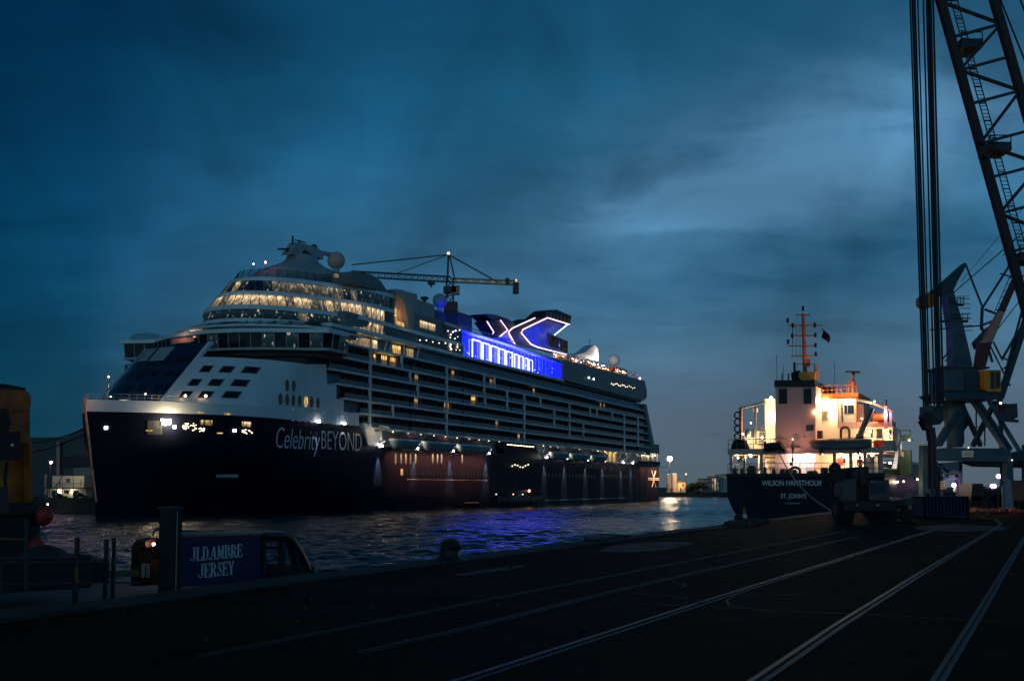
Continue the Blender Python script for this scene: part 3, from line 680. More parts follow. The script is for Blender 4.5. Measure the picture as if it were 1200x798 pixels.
# lifeboat deck fittings
for a, zt in ((70.5, 20), (87.8, 19.4), (107.5, 19.4), (130.2, 19.3), (174.8, 19.3), (193.0, 19.3), (214.2, 19.3), (233.0, 19.6), (255.5, 19.6), (268.3, 19.6)):
    d = MB().bar(P(a, 17.4, 15.2), P(a, 21.2, 16.6), 0.7, 0.5).bar(P(a, 18.0, 15.3), P(a-0.4, 20.3, zt), 0.55, 0.45).bar(P(a-0.4, 20.3, zt), P(a-0.2, 22.6, zt-0.5), 0.4).bar(P(a-0.2, 22.6, zt-0.5), P(a-0.2, 22.6, zt-1.6), 0.12).bb(a-0.5, a+0.5, -19.9, -19.0, 14.9, 15.5)
    S.part('davit', d, M['offwhite'])
    S.part('davit_lamp', MB().ball(P(a, 20.6, 15.3), 0.27, 10), M['lampwhite'])
    S.lamp(P(a, 20.55, 15.0), 16000, (0.85, 1.0, 0.85), 0.15, spot=34, aim=(0, 0.12, -1))
    S.lamp(P(a+0.8, 20.9, 16.0), 90, (1, 0.8, 0.6), 0.2)
for k in range(34):
    a = 72+k*6.9
    if 142 < a < 174: continue
    S.part('promenade_lamp', MB().ball(P(a+random.uniform(-.6, .6), 18.9, 19.0), random.uniform(.09, .15), 6), M['lampsmall'])
for a in (80, 98, 119, 184, 204, 224): S.lamp(P(a, 24.6, 20.5), 110, (1, .8, .62), .3, spot=110, aim=(0, 1, -.8), blend=1)
S.part('davit_housing', MB().prism([(65.5, 15.3), (64.2, 17.9), (63.3, 20.3), (65.0, 20.2), (68.8, 18.5), (71.5, 18.8), (71.8, 15.3)], lambda u, v, d: P(u, d, v), 17.5, 19.9), M['white'])
S.lamp(P(67, 22.5, 18.5), 160, (1, 0.72, 0.45), 0.3)
# promenade wall windows glimpsed between boats, tender station
S.part('tender_station', MB().bb(233.6, 254.5, -17.6, -17.2, 15.5, 19.4), M['w_gold'])
for a in (234, 239, 244, 249, 254): S.part('station_post', MB().bb(a-0.2, a+0.2, -18.4, -17.9, 15.4, 19.6), M['offwhite'])
for a in (236, 241, 246, 251): S.part('deck_lamp', MB().ball(P(a, 19.0, 19.4), 0.2, 8), M['lampwarm'])
mb = MB()
for k in range(9): mb.box(P(146+k*2.4, 19.6, 18.35), (1.5, 0.06, 0.25))
S.part('strip_light', mb, M['lampsmall'], kind='stuff')
for k in range(7): S.part('string_lamp', MB().ball(P(*(lambda q: (q[0], 19.75, q[1]))(sside(599.5+k*3.1, 545.5-1.6*math.sin(k*1.3)))), 0.16, 6), M['lampsmall'])
# warm lamps and their arms, added to give the hull its red-brown wash
def wash(a, col, e):
    S.part('added_wash_arm', MB().tube(P(a, 19.4, 14.5), P(a, 22.9, 14.35), 0.09, 6).tube(P(a, 22.9, 14.5), P(a, 22.9, 14.2), 0.2, 8), M['dsteel'])
    S.lamp(P(a, 22.9, 14.1), e, col, 0.2, spot=118, aim=(0, 1, -.85), blend=0.9)
for a in range(78, 131, 5): wash(a, (1, 0.30, 0.14), 3300)
for a in range(236, 282, 8): wash(a, (1, 0.42, 0.18), 900)
for a in range(284, 314, 5): wash(a, (1, 0.42, 0.18), 3400 if a < 297 else 7500)
# hull windows
def hullwin(name, px, py, w, h, m, off=0.05):
    t_ = 19.5
    for _ in range(50):
        s, z = sside(px, py, t_); t_ = t_*0.7+0.3*hb(max(0.5, s), z)
    e = 0.4; db = hb(s+e, z)-hb(s-e, z); ang = math.atan2(-db, 2*e); dz = (hb(s, z+.5)-hb(s, z-.5)); 
    rot = Matrix.Rotation(ang, 3, 'Z') @ Matrix.Rotation(math.atan(dz), 3, 'X')
    o = S.part(name, MB().box(P(s, t_+off-0.1, z), (w, 0.3, h), rot), m); return s, t_, z
for px, k in ((463.5, 'w_dim'), (470, 'w_dim'), (475.5, 'w_lounge'), (481, 'w_dim'), (487, 'w_lounge'), (507, 'w_lounge'), (512.6, 'w_lounge'), (517.4, 'w_lounge'), (541.4, 'w_lounge')):
    s, z = sside(px, 480+310/5.4545); S.part('tall_window', MB().prism([(s+0.38*math.cos(a), z+1.35*math.sin(a)) for a in [2*math.pi*i/12 for i in range(12)]], lambda u, v, d: P(u, d, v), 19.4, 19.56), M[k])
small = MB().prism([(-0.42, -0.6), (0.42, -0.6), (0.42, 0.45), (0.2, 0.65), (-0.2, 0.65), (-0.42, 0.45)], lambda u, v, d: (u, d, v), -0.06, 0.08).mesh('hull_window', M['dglass'])
S.part('hull_window', MB().bb(81.3, 82.3, -19.57, -19.4, 8.6, 10.2), M['w_gold'])
for k in range(24): S.inst('hull_window', small, P(84.5+k*2.0, 19.5, 9.3))
for k in range(16): S.inst('hull_window', small, P(176+k*3.2, 19.5, 9.6))
for k in range(22): S.inst('hull_window', small, P(232+k*2.0, 19.5, 9.8))
for k in range(18): S.inst('hull_window', small, P(216+k*2.6, 19.5, 13.1))
S.part('hull_seam', MB().bb(84, 132, -19.55, -19.4, 7.55, 7.7), M['grey'])
for a, b in ((116.5, 142), (176, 262)): S.part('rubbing_strake', MB().bb(a, b, -19.75, -19.4, 1.3, 1.6), M['grey'])
for a in (276.5, 292.5): S.part('pilot_door', MB().bb(a-0.7, a+0.7, -19.56, -19.4, 2.2, 10.6), M['black'])
# bow openings
for px, py, w, h, k in ((194.5, 493.5, 1.8, 0.95, 'lampwarm'), (241.6, 494.6, 2.3, 1.0, 'w_bright'), (289, 496.5, 2.0, 1.0, 'w_bright')):
    hullwin('mooring_opening', px, py, w, h, M[k])
for px, py in ((124.5, 500.6), (204.7, 499.8), (275, 504)): hullwin('hull_light', px, py, 0.55, 0.5, M['lampwhite'])
for px, py in ((175, 504), (257.6, 507), (236, 482.7), (266.5, 484.6)): hullwin('hull_light', px, py, 1.2, 0.22, M['w_gold'])
s, t_, z = hullwin('anchor_recess', 182, 500.5, 2.6, 2.6, M['dsteel'], 0.0)
S.lamp(P(s-1.0, t_+2.0, z+1.2), 90, (1, 0.8, 0.5), 0.3)
s, t_, z = hullwin('bow_floodlight', 190.5, 495.5, 0.7, 0.7, M['lampwarm'], 0.5); S.lamp(P(s, t_+1.6, z), 1500, (1, 0.8, 0.5), 0.25)
for cx, cy, n in ((222, 500, 26), (236, 504, 12), (289, 505.5, 16)):
    for _ in range(n):
        hullwin('fairlead_lamp', cx+random.uniform(-8, 8)*(1 if n != 12 else 0.5), cy+random.uniform(-5, 4)*(1 if n == 26 else 0.6), random.uniform(.10, .24), random.uniform(.09, .2), M['lampsmall'])
hullwin('shell_plate_mark', 266.5, 557, 4.6, 0.7, M['slab'])
S.lamp(P(-3.0, 1.5, 22.6), 110, (1, 0.45, 0.2), 0.4)
S.lamp(P(-2.5, -3.0, 14.0), 80, (1, 0.45, 0.2), 0.4)
for px, py in ((371.3, 493.5), (401.2, 495.8)):
    s, z = sside(px, py); S.part('hull_floodlight', MB().ball(P(s, 20.1, z), 0.27, 8), M['lampwhite'])
    S.part('lamp_bracket', MB().bar(P(s, 19.4, z+.3), P(s, 20.1, z+.25), 0.12), M['dsteel'])
    S.lamp(P(s, 20.2, z-0.3), 900 if px < 380 else 500, (0.6, 0.75, 1.0), 0.15, spot=36, aim=(0, 0.12, -1))
# the name
text(S, 'hull_name', 'Celebrity', P(30.0, 19.56, 13.55), 6.2, M['silver'], shear=0.25, xs=0.675, off=-0.07)
text(S, 'hull_name', 'BEYOND', P(46.4, 19.56, 13.85), 5.9, M['silver'], xs=0.71, off=-0.06)
# the X emblem at the stern
ex, ez = 301.5, 9.2
for a, b in (((-3.2, 3.6), (0.5, 0.2)), ((3.2, 3.6), (-0.5, 0.2)), ((-3.2, -3.6), (0.5, -0.2)), ((3.2, -3.6), (-0.5, -0.2)), ((-8.5, 0.25), (8.0, 0.25)), ((-8.5, -0.35), (8.0, -0.35))):
    S.part('emblem_stroke', MB().bar(P(ex+a[0], 19.55, ez+a[1]), P(ex+b[0], 19.55, ez+b[1]), 0.28, 0.28), M['silver'])

# --- bridge across the front, with wings
def fcurve(sn, w, dep, n=40, t0=-1.0, t1=1.0, pw=2.0):
    return [(sn+dep*abs(t0+(t1-t0)*i/n)**pw, w*(t0+(t1-t0)*i/n)) for i in range(n+1)]
wing = [(41.5, -20), (40.0, -24.2), (45.5, -25.6), (49, -24.5), (50, -20)]
def bridge_plan(off=0.0):
    fr = [(s-off, t) for s, t in fcurve(33.5, 20, 7.0, 24)]
    return [(38.5-off, -27.6-off*.5)]+fr+[(42.5-off, 24.0+off*.5), (49, 24.2+off*.5), (53, 20.2), (53, -20.2), (46, -28.0-off*.5)]
def plan_prism(pl, z0, z1, pl2=None):
    n = len(pl); pl2 = pl2 or pl
    return MB().add([P(s, t, z0) for s, t in pl]+[P(s, t, z1) for s, t in pl2], [tuple(range(n)), tuple(range(n, 2*n))[::-1]]+[(i, n+i, n+(i+1) % n, (i+1) % n) for i in range(n)])
inner = [(s+1.0, t*0.955) for s, t in bridge_plan(0)]
S.part('bridge_floor', plan_prism(bridge_plan(0.3), 34.3, 34.8), M['offwhite'])
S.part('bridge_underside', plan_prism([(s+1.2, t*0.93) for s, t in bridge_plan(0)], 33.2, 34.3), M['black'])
S.part('bridge_roof', plan_prism(bridge_plan(1.1), 37.9, 38.7), M['white'])
S.part('bridge_back_wall', plan_prism([(s+6.0, t*0.86) for s, t in bridge_plan(0)], 34.8, 37.9), M['darkwall'])
pl = bridge_plan(0)
path = pl[0:27]
# resample the front line into equal panes
def resample(pts, step, close=False):
    out = [pts[0]]; acc = 0
    for a, b in zip(pts[:-1], pts[1:]):
        d = math.hypot(b[0]-a[0], b[1]-a[1]); k = step-acc
        while k <= d: out.append((a[0]+(b[0]-a[0])*k/d, a[1]+(b[1]-a[1])*k/d)); k += step
        acc = (acc+d) % step if d >= 0 else acc
    return out
rp = resample([(45.9, -27.9)]+path+[(48.9, 24.1)], 2.45)
def pane_wall(rp, z0, z1, lean, name, matf, th=0.12, mul='offwhite', mw=0.14, dim=1.0):
    """panes between consecutive points, each a part; mullions in one mesh"""
    mm = MB()
    for i in range(len(rp)-1):
        (s0, t0), (s1, t1) = rp[i], rp[i+1]
        d = Vector((s1-s0, t1-t0)).normalized(); nx, nt = d.y, -d.x    # outward towards the bow side
        if nx*1.0 > 0.99 and False: pass
        # the outward normal points away from the ship's middle
        cx, ct = (s0+s1)/2-75, (t0+t1)/2
        if nx*cx+nt*ct < 0: nx, nt = -nx, -nt
        k = 0.06; a0 = (s0+d.x*k, t0+d.y*k); a1 = (s1-d.x*k, t1-d.y*k)
        def pt(a, z, o): 
            q = lean*(z-z0)+o; return P(a[0]+nx*q, a[1]+nt*q, z)
        vs = [pt(a0, z0, 0), pt(a1, z0, 0), pt(a1, z1, 0), pt(a0, z1, 0), pt(a0, z0, -th), pt(a1, z0, -th), pt(a1, z1, -th), pt(a0, z1, -th)]
        S.part(name, MB().add(vs, [(0, 1, 2, 3), (4, 7, 6, 5), (0, 4, 5, 1), (1, 5, 6, 2), (2, 6, 7, 3), (3, 7, 4, 0)]), matf(i, (s0, t0)))
        mm.bar(pt((s0, t0), z0, 0.03), pt((s0, t0), z1, 0.03), mw)
    mm.bar(P(rp[-1][0], rp[-1][1], z0), P(rp[-1][0], rp[-1][1], z1), mw)
    S.part('mullion', mm, M[mul], kind='stuff')
random.seed(11)
def bridge_mat(i, q):
    s, t = q
    px = None
    if 11 < t < 13.4: return M['w_speck']
    return M['dglass'] if random.random() > 0.14 else M['w_speck']
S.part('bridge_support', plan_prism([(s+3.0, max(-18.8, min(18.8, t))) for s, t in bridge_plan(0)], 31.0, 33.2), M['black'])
pane_wall(rp, 34.8, 37.9, 0.16, 'bridge_window', bridge_mat)
# pink lit corner of the bridge over the sloping panels and wing lights
S.part('lit_sign_panel', MB().prism([(-9.5, 36.3), (-3.6, 36.5), (-3.6, 37.4), (-9.5, 37.4)], lambda u, v, d: P(d, u, v), 33.0, 33.3), M['salmon'])
S.lamp(P(31.4, -6.5, 37.2), 60, (1, 0.55, 0.4), 0.2)
S.part('wing_lamp', MB().ball(P(40.0, -27.0, 35.2), 0.2, 8), M['lampsmall'])
S.part('wing_bracket', MB().bar(P(42, -27, 34.0), P(41.0, -29.6, 33.4), 0.2).tube(P(41.0, -29.5, 33.5), P(41.0, -29.5, 32.4), 0.3, 8), M['dsteel'])
# wing undersides taper inwards
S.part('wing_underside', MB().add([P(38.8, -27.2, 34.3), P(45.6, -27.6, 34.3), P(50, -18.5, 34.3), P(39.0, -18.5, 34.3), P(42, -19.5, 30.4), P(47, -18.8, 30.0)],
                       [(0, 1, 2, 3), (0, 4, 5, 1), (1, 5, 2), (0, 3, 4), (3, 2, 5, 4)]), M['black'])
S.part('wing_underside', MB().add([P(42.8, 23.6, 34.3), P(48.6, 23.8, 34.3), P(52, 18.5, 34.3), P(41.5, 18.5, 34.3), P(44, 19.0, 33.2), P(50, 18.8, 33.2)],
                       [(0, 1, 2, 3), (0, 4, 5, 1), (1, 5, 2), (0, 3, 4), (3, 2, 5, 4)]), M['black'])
# sloping dark glass above the bridge roof, then the lounge tiers
def tplan(sn, w, dep, send, n=44):
    return [(send, -w)]+fcurve(sn, w, dep, n, -1, 1, 2.2)+[(send, w)]
a_, b_ = tplan(34.6, 20.4, 12, 60), tplan(40.2, 18.6, 15, 60)
S.part('bridge_skylight', plan_prism(a_, 39.9, 41.9, b_), M['bglass'], smooth=True)
S.part('tier_deck', plan_prism(tplan(34.0, 20.9, 12, 62), 39.55, 39.9), M['slab'])
for ff in (-0.86, -0.6, -0.35, 0.0, 0.3, 0.42, 0.54, 0.66, 0.78):
    s0, t0 = 34.5+12*abs(ff)**2.2, 20.4*ff; s1, t1 = 40.1+15*abs(ff)**2.2, 18.6*ff
    S.part('skylight_rib', MB().bar(P(s0, t0, 40.05), P(s1, t1, 42.0), 0.2), M['slab'])
# low domed roofs over the bridge wings
S.part('wing_roof', MB().loft([[P(42+4.4*k*math.cos(a), -24.2+3.6*k*math.sin(a), z-.2) for a in [2*math.pi*i/20 for i in range(20)]] for k, z in ((1.0, 38.9), (0.96, 39.8), (0.7, 40.5), (0.2, 40.8))]), M['clear'], smooth=True)
S.part('skylight_base', plan_prism(tplan(35.4, 19.8, 12, 60), 38.9, 39.55), M['darkwall'])
for t0, t1, k in ((-9.5, -7.6, 'w_dim'), (-7.4, -5.6, 'w_bright'), (-5.4, -3.7, 'w_dim')):
    s_ = 35.25+12*abs((t0+t1)/39.6)**2.2; S.part('lit_front_window', MB().bb(s_-.1, s_+.3, -t0, -t1, 38.92, 39.53), M[k])
tiers = [  # slab z0,z1, nose, half width, depth, aft end
    (41.0, 41.8, 37.2, 19.9, 21, 116),
    (43.9, 44.9, 38.0, 19.9, 24, 116),
    (47.5, 48.5, 41.5, 19.8, 27, 77.4),
    (51.2, 52.2, 45.0, 19.6, 29, 77.2)]
for z0, z1, sn, w, dep, se in tiers:
    S.part('tier_deck', plan_prism(tplan(sn, w, dep, se), z0, z1, tplan(sn+0.35, w-0.25, dep, se)), M['slab'], smooth=True)
def inner_poly(i, k):
    z0, z1, sn, w, dep, se = tiers[i]; return tplan(sn+k, w-k*0.7, dep, se-0.5)
random.seed(5)
def row_mat(row):
    def f(i, q):
        s, t = q
        if row == 2:                                   # brightest tier
            if s > 64 and t > 0: return M['bglass'] if s > 71 else M['w_lounge']
            return M['w_lounge'] if random.random() < .8 else M['w_lounge2']
        if row == 3:
            if s > 64 and t > 0: return M['w_speck'] if s < 75 else M['w_lounge2']
            if -9 < t < -5: return M['w_lounge2']
            if -5 <= t < 0.5: return M['w_bright'] if random.random() < .5 else M['w_speck']
            if 0.5 <= t < 7: return M['bglass'] if random.random() < 0.6 else M['w_speck']
            if 7 <= t: return M['w_lounge2'] if s < 55 else M['w_lounge2' if random.random() < .5 else 'w_speck']
            return M['w_speck'] if random.random() < .5 else M['bglass']
        if row == 1:
            if t > 0 and s > 72: return M['bglass']
            if t > 0 and s > 56: return M['w_bright']
            if t > 13: return M['w_lounge2'] if random.random() < .7 else M['w_speck']
            return M['w_speck']
    return f
for row, (za, zb, lean) in {1: (41.7, 43.9, -0.55), 2: (44.9, 47.5, -0.75), 3: (48.5, 51.2, -0.72)}.items():
    z0, z1, sn, w, dep, se = tiers[row-1]
    se2 = {1: 76, 2: 77, 3: 76.8}[row]
    pts = [q for q in tplan(sn+1.0, w-0.55, dep, se2)]
    # start on the far side just past the visible outline
    pts = [q for q in pts if not (q[1] < 0 and q[0] > sn+22)]
    rp = resample(pts, 1.95)
    # the wall leans inboard along the curve, but stays upright where it meets the ship's side
    mm = MB()
    for i in range(len(rp)-1):
        (s0, t0), (s1, t1) = rp[i], rp[i+1]
        def lean_at(s): return lean*max(0.0, 1-max(0.0, (s-sn-4))/26.0)
        def nrm(j):
            a = rp[max(0, j-1)]; b = rp[min(len(rp)-1, j+1)]; d = Vector((b[0]-a[0], b[1]-a[1])).normalized(); nx, nt = -d.y, d.x
            if nx*((a[0]+b[0])/2-80)+nt*((a[1]+b[1])/2) < 0: nx, nt = -nx, -nt
            return nx, nt
        def pt(j, z, o):
            s, t = rp[j]; nx, nt = nrm(j); q = lean_at(s)*(z-za)+o; return P(s+nx*q, t+nt*q, z)
        e = 0.14
        vs = [pt(i, za, e), pt(i+1, za, e), pt(i+1, zb, e), pt(i, zb, e), pt(i, za, e-.1), pt(i+1, za, e-.1), pt(i+1, zb, e-.1), pt(i, zb, e-.1)]
        S.part('lounge_window', MB().add(vs, [(0, 1, 2, 3), (4, 7, 6, 5), (0, 4, 5, 1), (1, 5, 6, 2), (2, 6, 7, 3), (3, 7, 4, 0)]), row_mat(row)(i, (s0, t0)))
        mm.bar(pt(i, za, 0.2), pt(i, zb, 0.2), 0.13)
        if row != 1: 
            a = Vector(pt(i, za, .22)); b = Vector(pt(i+1, zb, .22)); mm.bar(a, a.lerp(b, 1.0), 0.09)
    if row > 1:
        for fz in (0.5,):
            mm.path([tuple(Vector(pt_).lerp(Vector(qt_), fz)) for pt_, qt_ in [((rp[j][0], -rp[j][1], 0), (rp[j][0], -rp[j][1], 0)) for j in (0, 1)]], 0.01) if False else None
    S.part('mullion', mm, M['grey'], kind='stuff')
    S.part('lounge_core', plan_prism(tplan(sn+4, w-3.2, dep, se2-1), za, zb), M['darkwall'])
# roof screen and dome
z0, z1, sn, w, dep, se = tiers[3]
pts = [q for q in tplan(sn+1.2, w-1.0, dep, 66) if not (q[1] < 0 and q[0] > sn+20)]
rp = resample(pts, 2.3); mm = MB()
for i in range(len(rp)-1):
    (s0, t0), (s1, t1) = rp[i], rp[i+1]; c_ = Vector((62, 0)); 
    def pp(q, k, z): v = Vector(q); v2 = v+(c_-v).normalized()*k; return P(v2.x, v2.y, z)
    S.part('wind_screen', MB().add([pp((s0, t0), 0, 52.2), pp((s1, t1), 0, 52.2), pp((s1, t1), 1.3, 54.4), pp((s0, t0), 1.3, 54.4), pp((s0, t0), .1, 52.2), pp((s1, t1), .1, 52.2), pp((s1, t1), 1.4, 54.4), pp((s0, t0), 1.4, 54.4)], [(0, 1, 2, 3), (4, 7, 6, 5), (0, 4, 5, 1), (1, 5, 6, 2), (2, 6, 7, 3), (3, 7, 4, 0)]), M['clear'])
    mm.bar(pp((s0, t0), 0, 52.2), pp((s0, t0), 1.45, 54.6), 0.12)
S.part('screen_post', mm, M['dsteel'], kind='stuff')
S.part('roof_house', MB().loft([[P(67+k*15*math.cos(a), k*12.5*math.sin(a), z) for a in [2*math.pi*i/40 for i in range(40)]] for k, z in ((1.0, 52.2), (0.97, 54.0), (0.86, 55.6), (0.66, 57.2), (0.42, 58.6), (0.30, 59.8), (0.27, 61.0), (0.1, 61.3))]), M['offwhite'], smooth=True)
# dark sloping roof running aft to the step
S.part('aft_roof', MB().prism([(60, 52.2), (61, 55.0), (68, 55.6), (73, 54.8), (77.0, 52.3)], lambda u, v, d: P(u, d, v), 6.0, 18.4), M['teal'])
S.part('roof_lamp', MB().ball(P(58, 15.5, 53.6), 0.5, 10, sx=1.6), M['w_dim'])
q = SF.atx(311, 307, 52); S.part('roof_lamp', MB().ball((q[0], q[1], q[2]), 0.22, 8), M['lamppink']); S.part('lamp_mast', MB().tube((q[0], q[1], 52.1), (q[0], q[1], q[2]), 0.07, 6), M['offwhite'])
q = SF.atx(297, 309, 52); S.part('roof_lamp', MB().ball((q[0], q[1], q[2]), 0.12, 8), M['lampwhite']); S.part('lamp_mast', MB().tube((q[0], q[1], 52.1), (q[0], q[1], q[2]), 0.07, 6), M['offwhite'])
# radar mast (outline cut on the centre plane)
def C0(px, py, t=0): q = SF.aty(px, py, -t); return (q[0], q[2])
def cpoly(pts, t=0): return [C0(*q, t) for q in pts]
mb = MB().prism(cpoly([(334, 298), (340, 290), (344, 284), (352, 286), (364, 289), (372, 294), (384, 296), (384, 299), (374, 299), (374, 304), (366, 302), (352, 292), (348, 298)]), lambda u, v, d: P(u, d, v), -1.2, 1.2)
S.part('radar_mast', mb, M['offwhite'])
def ctube(mb, a, b, r, t=0, n=6): A, B_ = C0(*a, t), C0(*b, t); mb.tube(P(A[0], t, A[1]), P(B_[0], t, B_[1]), r, n)
mb = MB()
for a, b, r in (((343, 276), (343, 292), .25), ((351, 281), (351, 288), .2), ((346, 281), (358, 284), .16), ((326, 291.5), (342, 291.5), .25), ((336, 292), (337, 297), .2), ((379, 295), (385, 299), .35), ((385, 298), (385, 303), .25)): ctube(mb, a, b, r)
for px in (368,): A = C0(px, 290); mb.ball(P(A[0], 0, A[1]), 0.9, 10)
S.part('radar_scanner', mb, M['dsteel'], kind='stuff')
def radome(px, py, rpx, t, nm='radome', m='offwhite', pylon=True):
    A = C0(px, py, t); w = SF.W(P(A[0], t, A[1])); r = rpx*w.y/FPX
    o = S.part(nm, MB().ball(P(A[0], t, A[1]), r, 24), M[m], smooth=True)
    if pylon: S.part('radome_pedestal', MB().lathe([(r*0.45, -r*1.9), (r*0.38, -r*0.9)], P(A[0], t, A[1]), 14), M['offwhite'])
    return A, r
radome(394, 305, 10.5, 6, m='pinkwhite'); radome(515.5, 352, 8.6, 4, m='offwhite')
radome(719.5, 421.5, 6.8, 6, m='white'); radome(687, 411, 6.0, 0, m='pinkwhite', pylon=False)
# small block between the tiers and the blue glass
S.part('recess_wall', MB().bb(77.4, 86, -18.2, -12, 45, 53.0), M['pinkwhite'])
S.part('lit_staircase', MB().bb(78.2, 80.6, -18.5, -18.2, 45.0, 49.6), M['w_gold'])
S.part('lit_staircase', MB().bb(80.7, 84.2, -18.5, -18.2, 45.0, 46.3), M['w_gold'])
S.part('stair_door', MB().bb(78.3, 79.6, -18.45, -18.2, 49.9, 52.2), M['dsteel'])
mm = MB()
for k in range(7): mm.bar(P(78.2, 18.6, 45.4+k*0.62), P(80.6, 18.6, 45.4+k*0.62), 0.1)
S.part('stair_tread', mm, M['orange'], kind='stuff')
S.lamp(P(82, 20.0, 48.0), 90, (1, 0.55, 0.18), 0.3)
S.part('recess_pillar', MB().bb(77.2, 78.0, -19.4, -12, 45, 53.2), M['teal'])
S.part('funnel_block', MB().prism([(86, 45), (83.8, 50.8), (79.5, 53.0), (79.5, 54.0), (90, 54.4), (92, 45)], lambda u, v, d: P(u, d, v), 12.0, 18.9), M['offwhite'])
S.part('vent_tower', MB().bb(90.5, 101, -18.2, -8, 45, 53.4), M['offwhite'])
S.part('vent_drum', MB().lathe([(3.0, 0), (3.0, 4.4), (2.2, 5.0)], P(91.5, 12, 51), 20), M['offwhite'], smooth=True)
S.part('vent_tower', MB().bb(101.2, 107, -16, -8, 45, 51.6), M['dsteel'])
S.part('upper_house', MB().prism([(88.5, 44.9), (88.5, 49.4), (114.5, 49.9), (114.5, 44.9)], lambda u, v, d: P(u, d, v), 8.0, 19.0), M['teal'])
S.part('deckhouse_window', MB().bb(91.5, 95.5, -19.2, -19.0, 46.2, 48.0), M['w_lounge'])
S.part('deckhouse_window', MB().bb(96.2, 99.5, -19.2, -19.0, 46.2, 48.0), M['w_lounge'])
S.part('radome_base', MB().bb(117, 126, -9, -2, 50, 55.5), M['dsteel'])
S.part('radome_base', MB().bb(134, 144, -8.5, -0.5, 49.5, 57.3), M['dsteel'])
S.part('vent_mast', MB().tube(P(107, 12, 49), P(107, 12, 56.4), 0.5).box(P(107, 12, 56.6), (1.6, 1.6, 0.7)), M['dsteel'])
# wide band between T4 and T3: wall with large windows on the side, decks 14
S.part('band_wall', MB().bb(56, 116, -19.45, -14, 41.6, 45.0), M['teal'])
for a, b, k in ((72.5, 79.8, 'bglass'), (90, 104, 'bglass')): S.part('panorama_window', MB().bb(a, b, -19.62, -19.4, 42.4, 44.4), M[k])
for k in range(5): S.part('small_lamp', MB().ball(P(*(lambda q: (q[0], 19.7, q[1]))(sside(450+300/7.25+k*7.5, 330+(490+random.uniform(-4, 4))/7.25+k*1.2))), 0.14, 6), M['lampsmall'])
# blue lit tall glass just before the blue wall
for k in range(7):
    a = 104.6+k*1.42; S.part('tall_glass', MB().bb(a, a+1.25, -19.66, -19.5, 41.8, 48.6), M['clear' if k % 3 else 'bglass'])
S.part('tall_glass_frame', MB().bb(104.3, 114.7, -19.75, -19.5, 48.6, 49.2).bb(104.3, 114.7, -19.75, -19.5, 41.4, 41.8), M['slab'])
random.seed(3)
for k in range(18): S.part('small_lamp', MB().ball(P(random.uniform(105, 114), 19.78, random.uniform(42.2, 48.3)), random.uniform(.1, .2), 6), M[random.choice(['neonw', 'lampsmall'])])
# warm windows in the recessed deck under the band
S.part('recess_deck_wall', MB().bb(50, 288, -17.6, -17.25, 38.05, 40.7), M['darkwall'])
for px0, px1, k in ((398.5, 405, 'w_gold'), (406, 415, 'w_bright'), (416, 433, 'w_dim'), (436, 441.5, 'w_lounge'), (460, 469, 'w_gold'), (476, 484, 'w_dim')):
    a = sside(px0, 402, 17.6)[0]; b = sside(px1, 402, 17.6)[0]; S.part('deck_window', MB().bb(a, b, -17.75, -17.6, 38.3, 40.5), M[k])
for px, py, w in ((448, 424, 4.0),):
    a = sside(px, py, 17.4)[0]; S.part('deck_window', MB().bb(a-w, a+w, -17.6, -17.4, 35.1, 37.2), M['w_gold'])
for px in (420, 437, 452, 458, 475, 490): a = sside(px, 402)[0]; S.part('deck_strut', MB().bar(P(a, 19.2, 38.0), P(a+(0 if px % 2 else 1.2), 19.2, 40.8), 0.2), M['slab'])
S.lamp(P(62, 18.6, 39.6), 60, (1, 0.6, 0.25), 0.2)
# --- long upper band
def edge_slab(name, s0, s1, za, zb, t0, t1, ho, m, n=24):
    rg = []
    for j in range(n+1):
        s = s0+(s1-s0)*j/n; dz = ho*(j/n); rg.append([P(s, t1, za+dz), P(s, t1, zb+dz), P(s, t0, zb+dz), P(s, t0, za+dz)])
    return S.part(name, MB().loft(rg), m)
edge_slab('upper_deck_edge', 50, 193, 40.75, 41.5, 14, 19.7, 0.6, M['slab'])
S.part('resort_deck', MB().bb(116, 286, -19, 19, 41.0, 41.5), M['dsteel'])
# blue wall behind glass
S.part('blue_glow_wall', MB().prism([(115.2, 41.6), (115.2, 48.5), (150, 48.3), (191.5, 46.9), (191.5, 42.2)], lambda u, v, d: P(u, d, v), 16.4, 16.7), M['bluewall'])
nb = 26
for k in range(nb):
    a = 115+76.5*k/nb; b = 115+76.5*(k+1)/nb
    S.part('glass_panel', MB().bb(a+.05, b-.05, -19.42, -19.36, 41.6, 48.0-(0.9 if k > 16 else 0)), M['clear'])
S.part('panel_post', (lambda m_: [m_.bar(P(115+76.5*k/nb, 19.42, 41.6), P(115+76.5*k/nb, 19.42, 48.0-(0.9 if k > 16 else 0)), 0.12) for k in range(nb+1)] and m_)(MB()), M['slab'], kind='stuff')
arches = [(553, 571), (567, 574, ), (571, 581), (584, 592), (594, 601), (604, 610), (608, 614), (617, 622)]
for i, (a, b) in enumerate(((553.5, 563.5), (566, 573.5), (575.5, 583.5), (585, 592), (593.5, 600.5), (603, 607.5), (608.5, 613), (615, 618.5), (620, 624))):
    s0 = sside(a, 415, 17.2)[0]; s1 = sside(b, 415, 17.2)[0]; zt = 47.6-0.16*i; w = 0.30 if i < 5 else 0.22
    zb = 42.4+0.04*i
    S.part('neon_arch', MB().bar(P(s0, 17.2, zb), P(s0, 17.2, zt), w).bar(P(s0, 17.2, zt), P(s1, 17.2, zt), w).bar(P(s1, 17.2, zt), P(s1, 17.2, zb), w), M['neonw'])
random.seed(9)
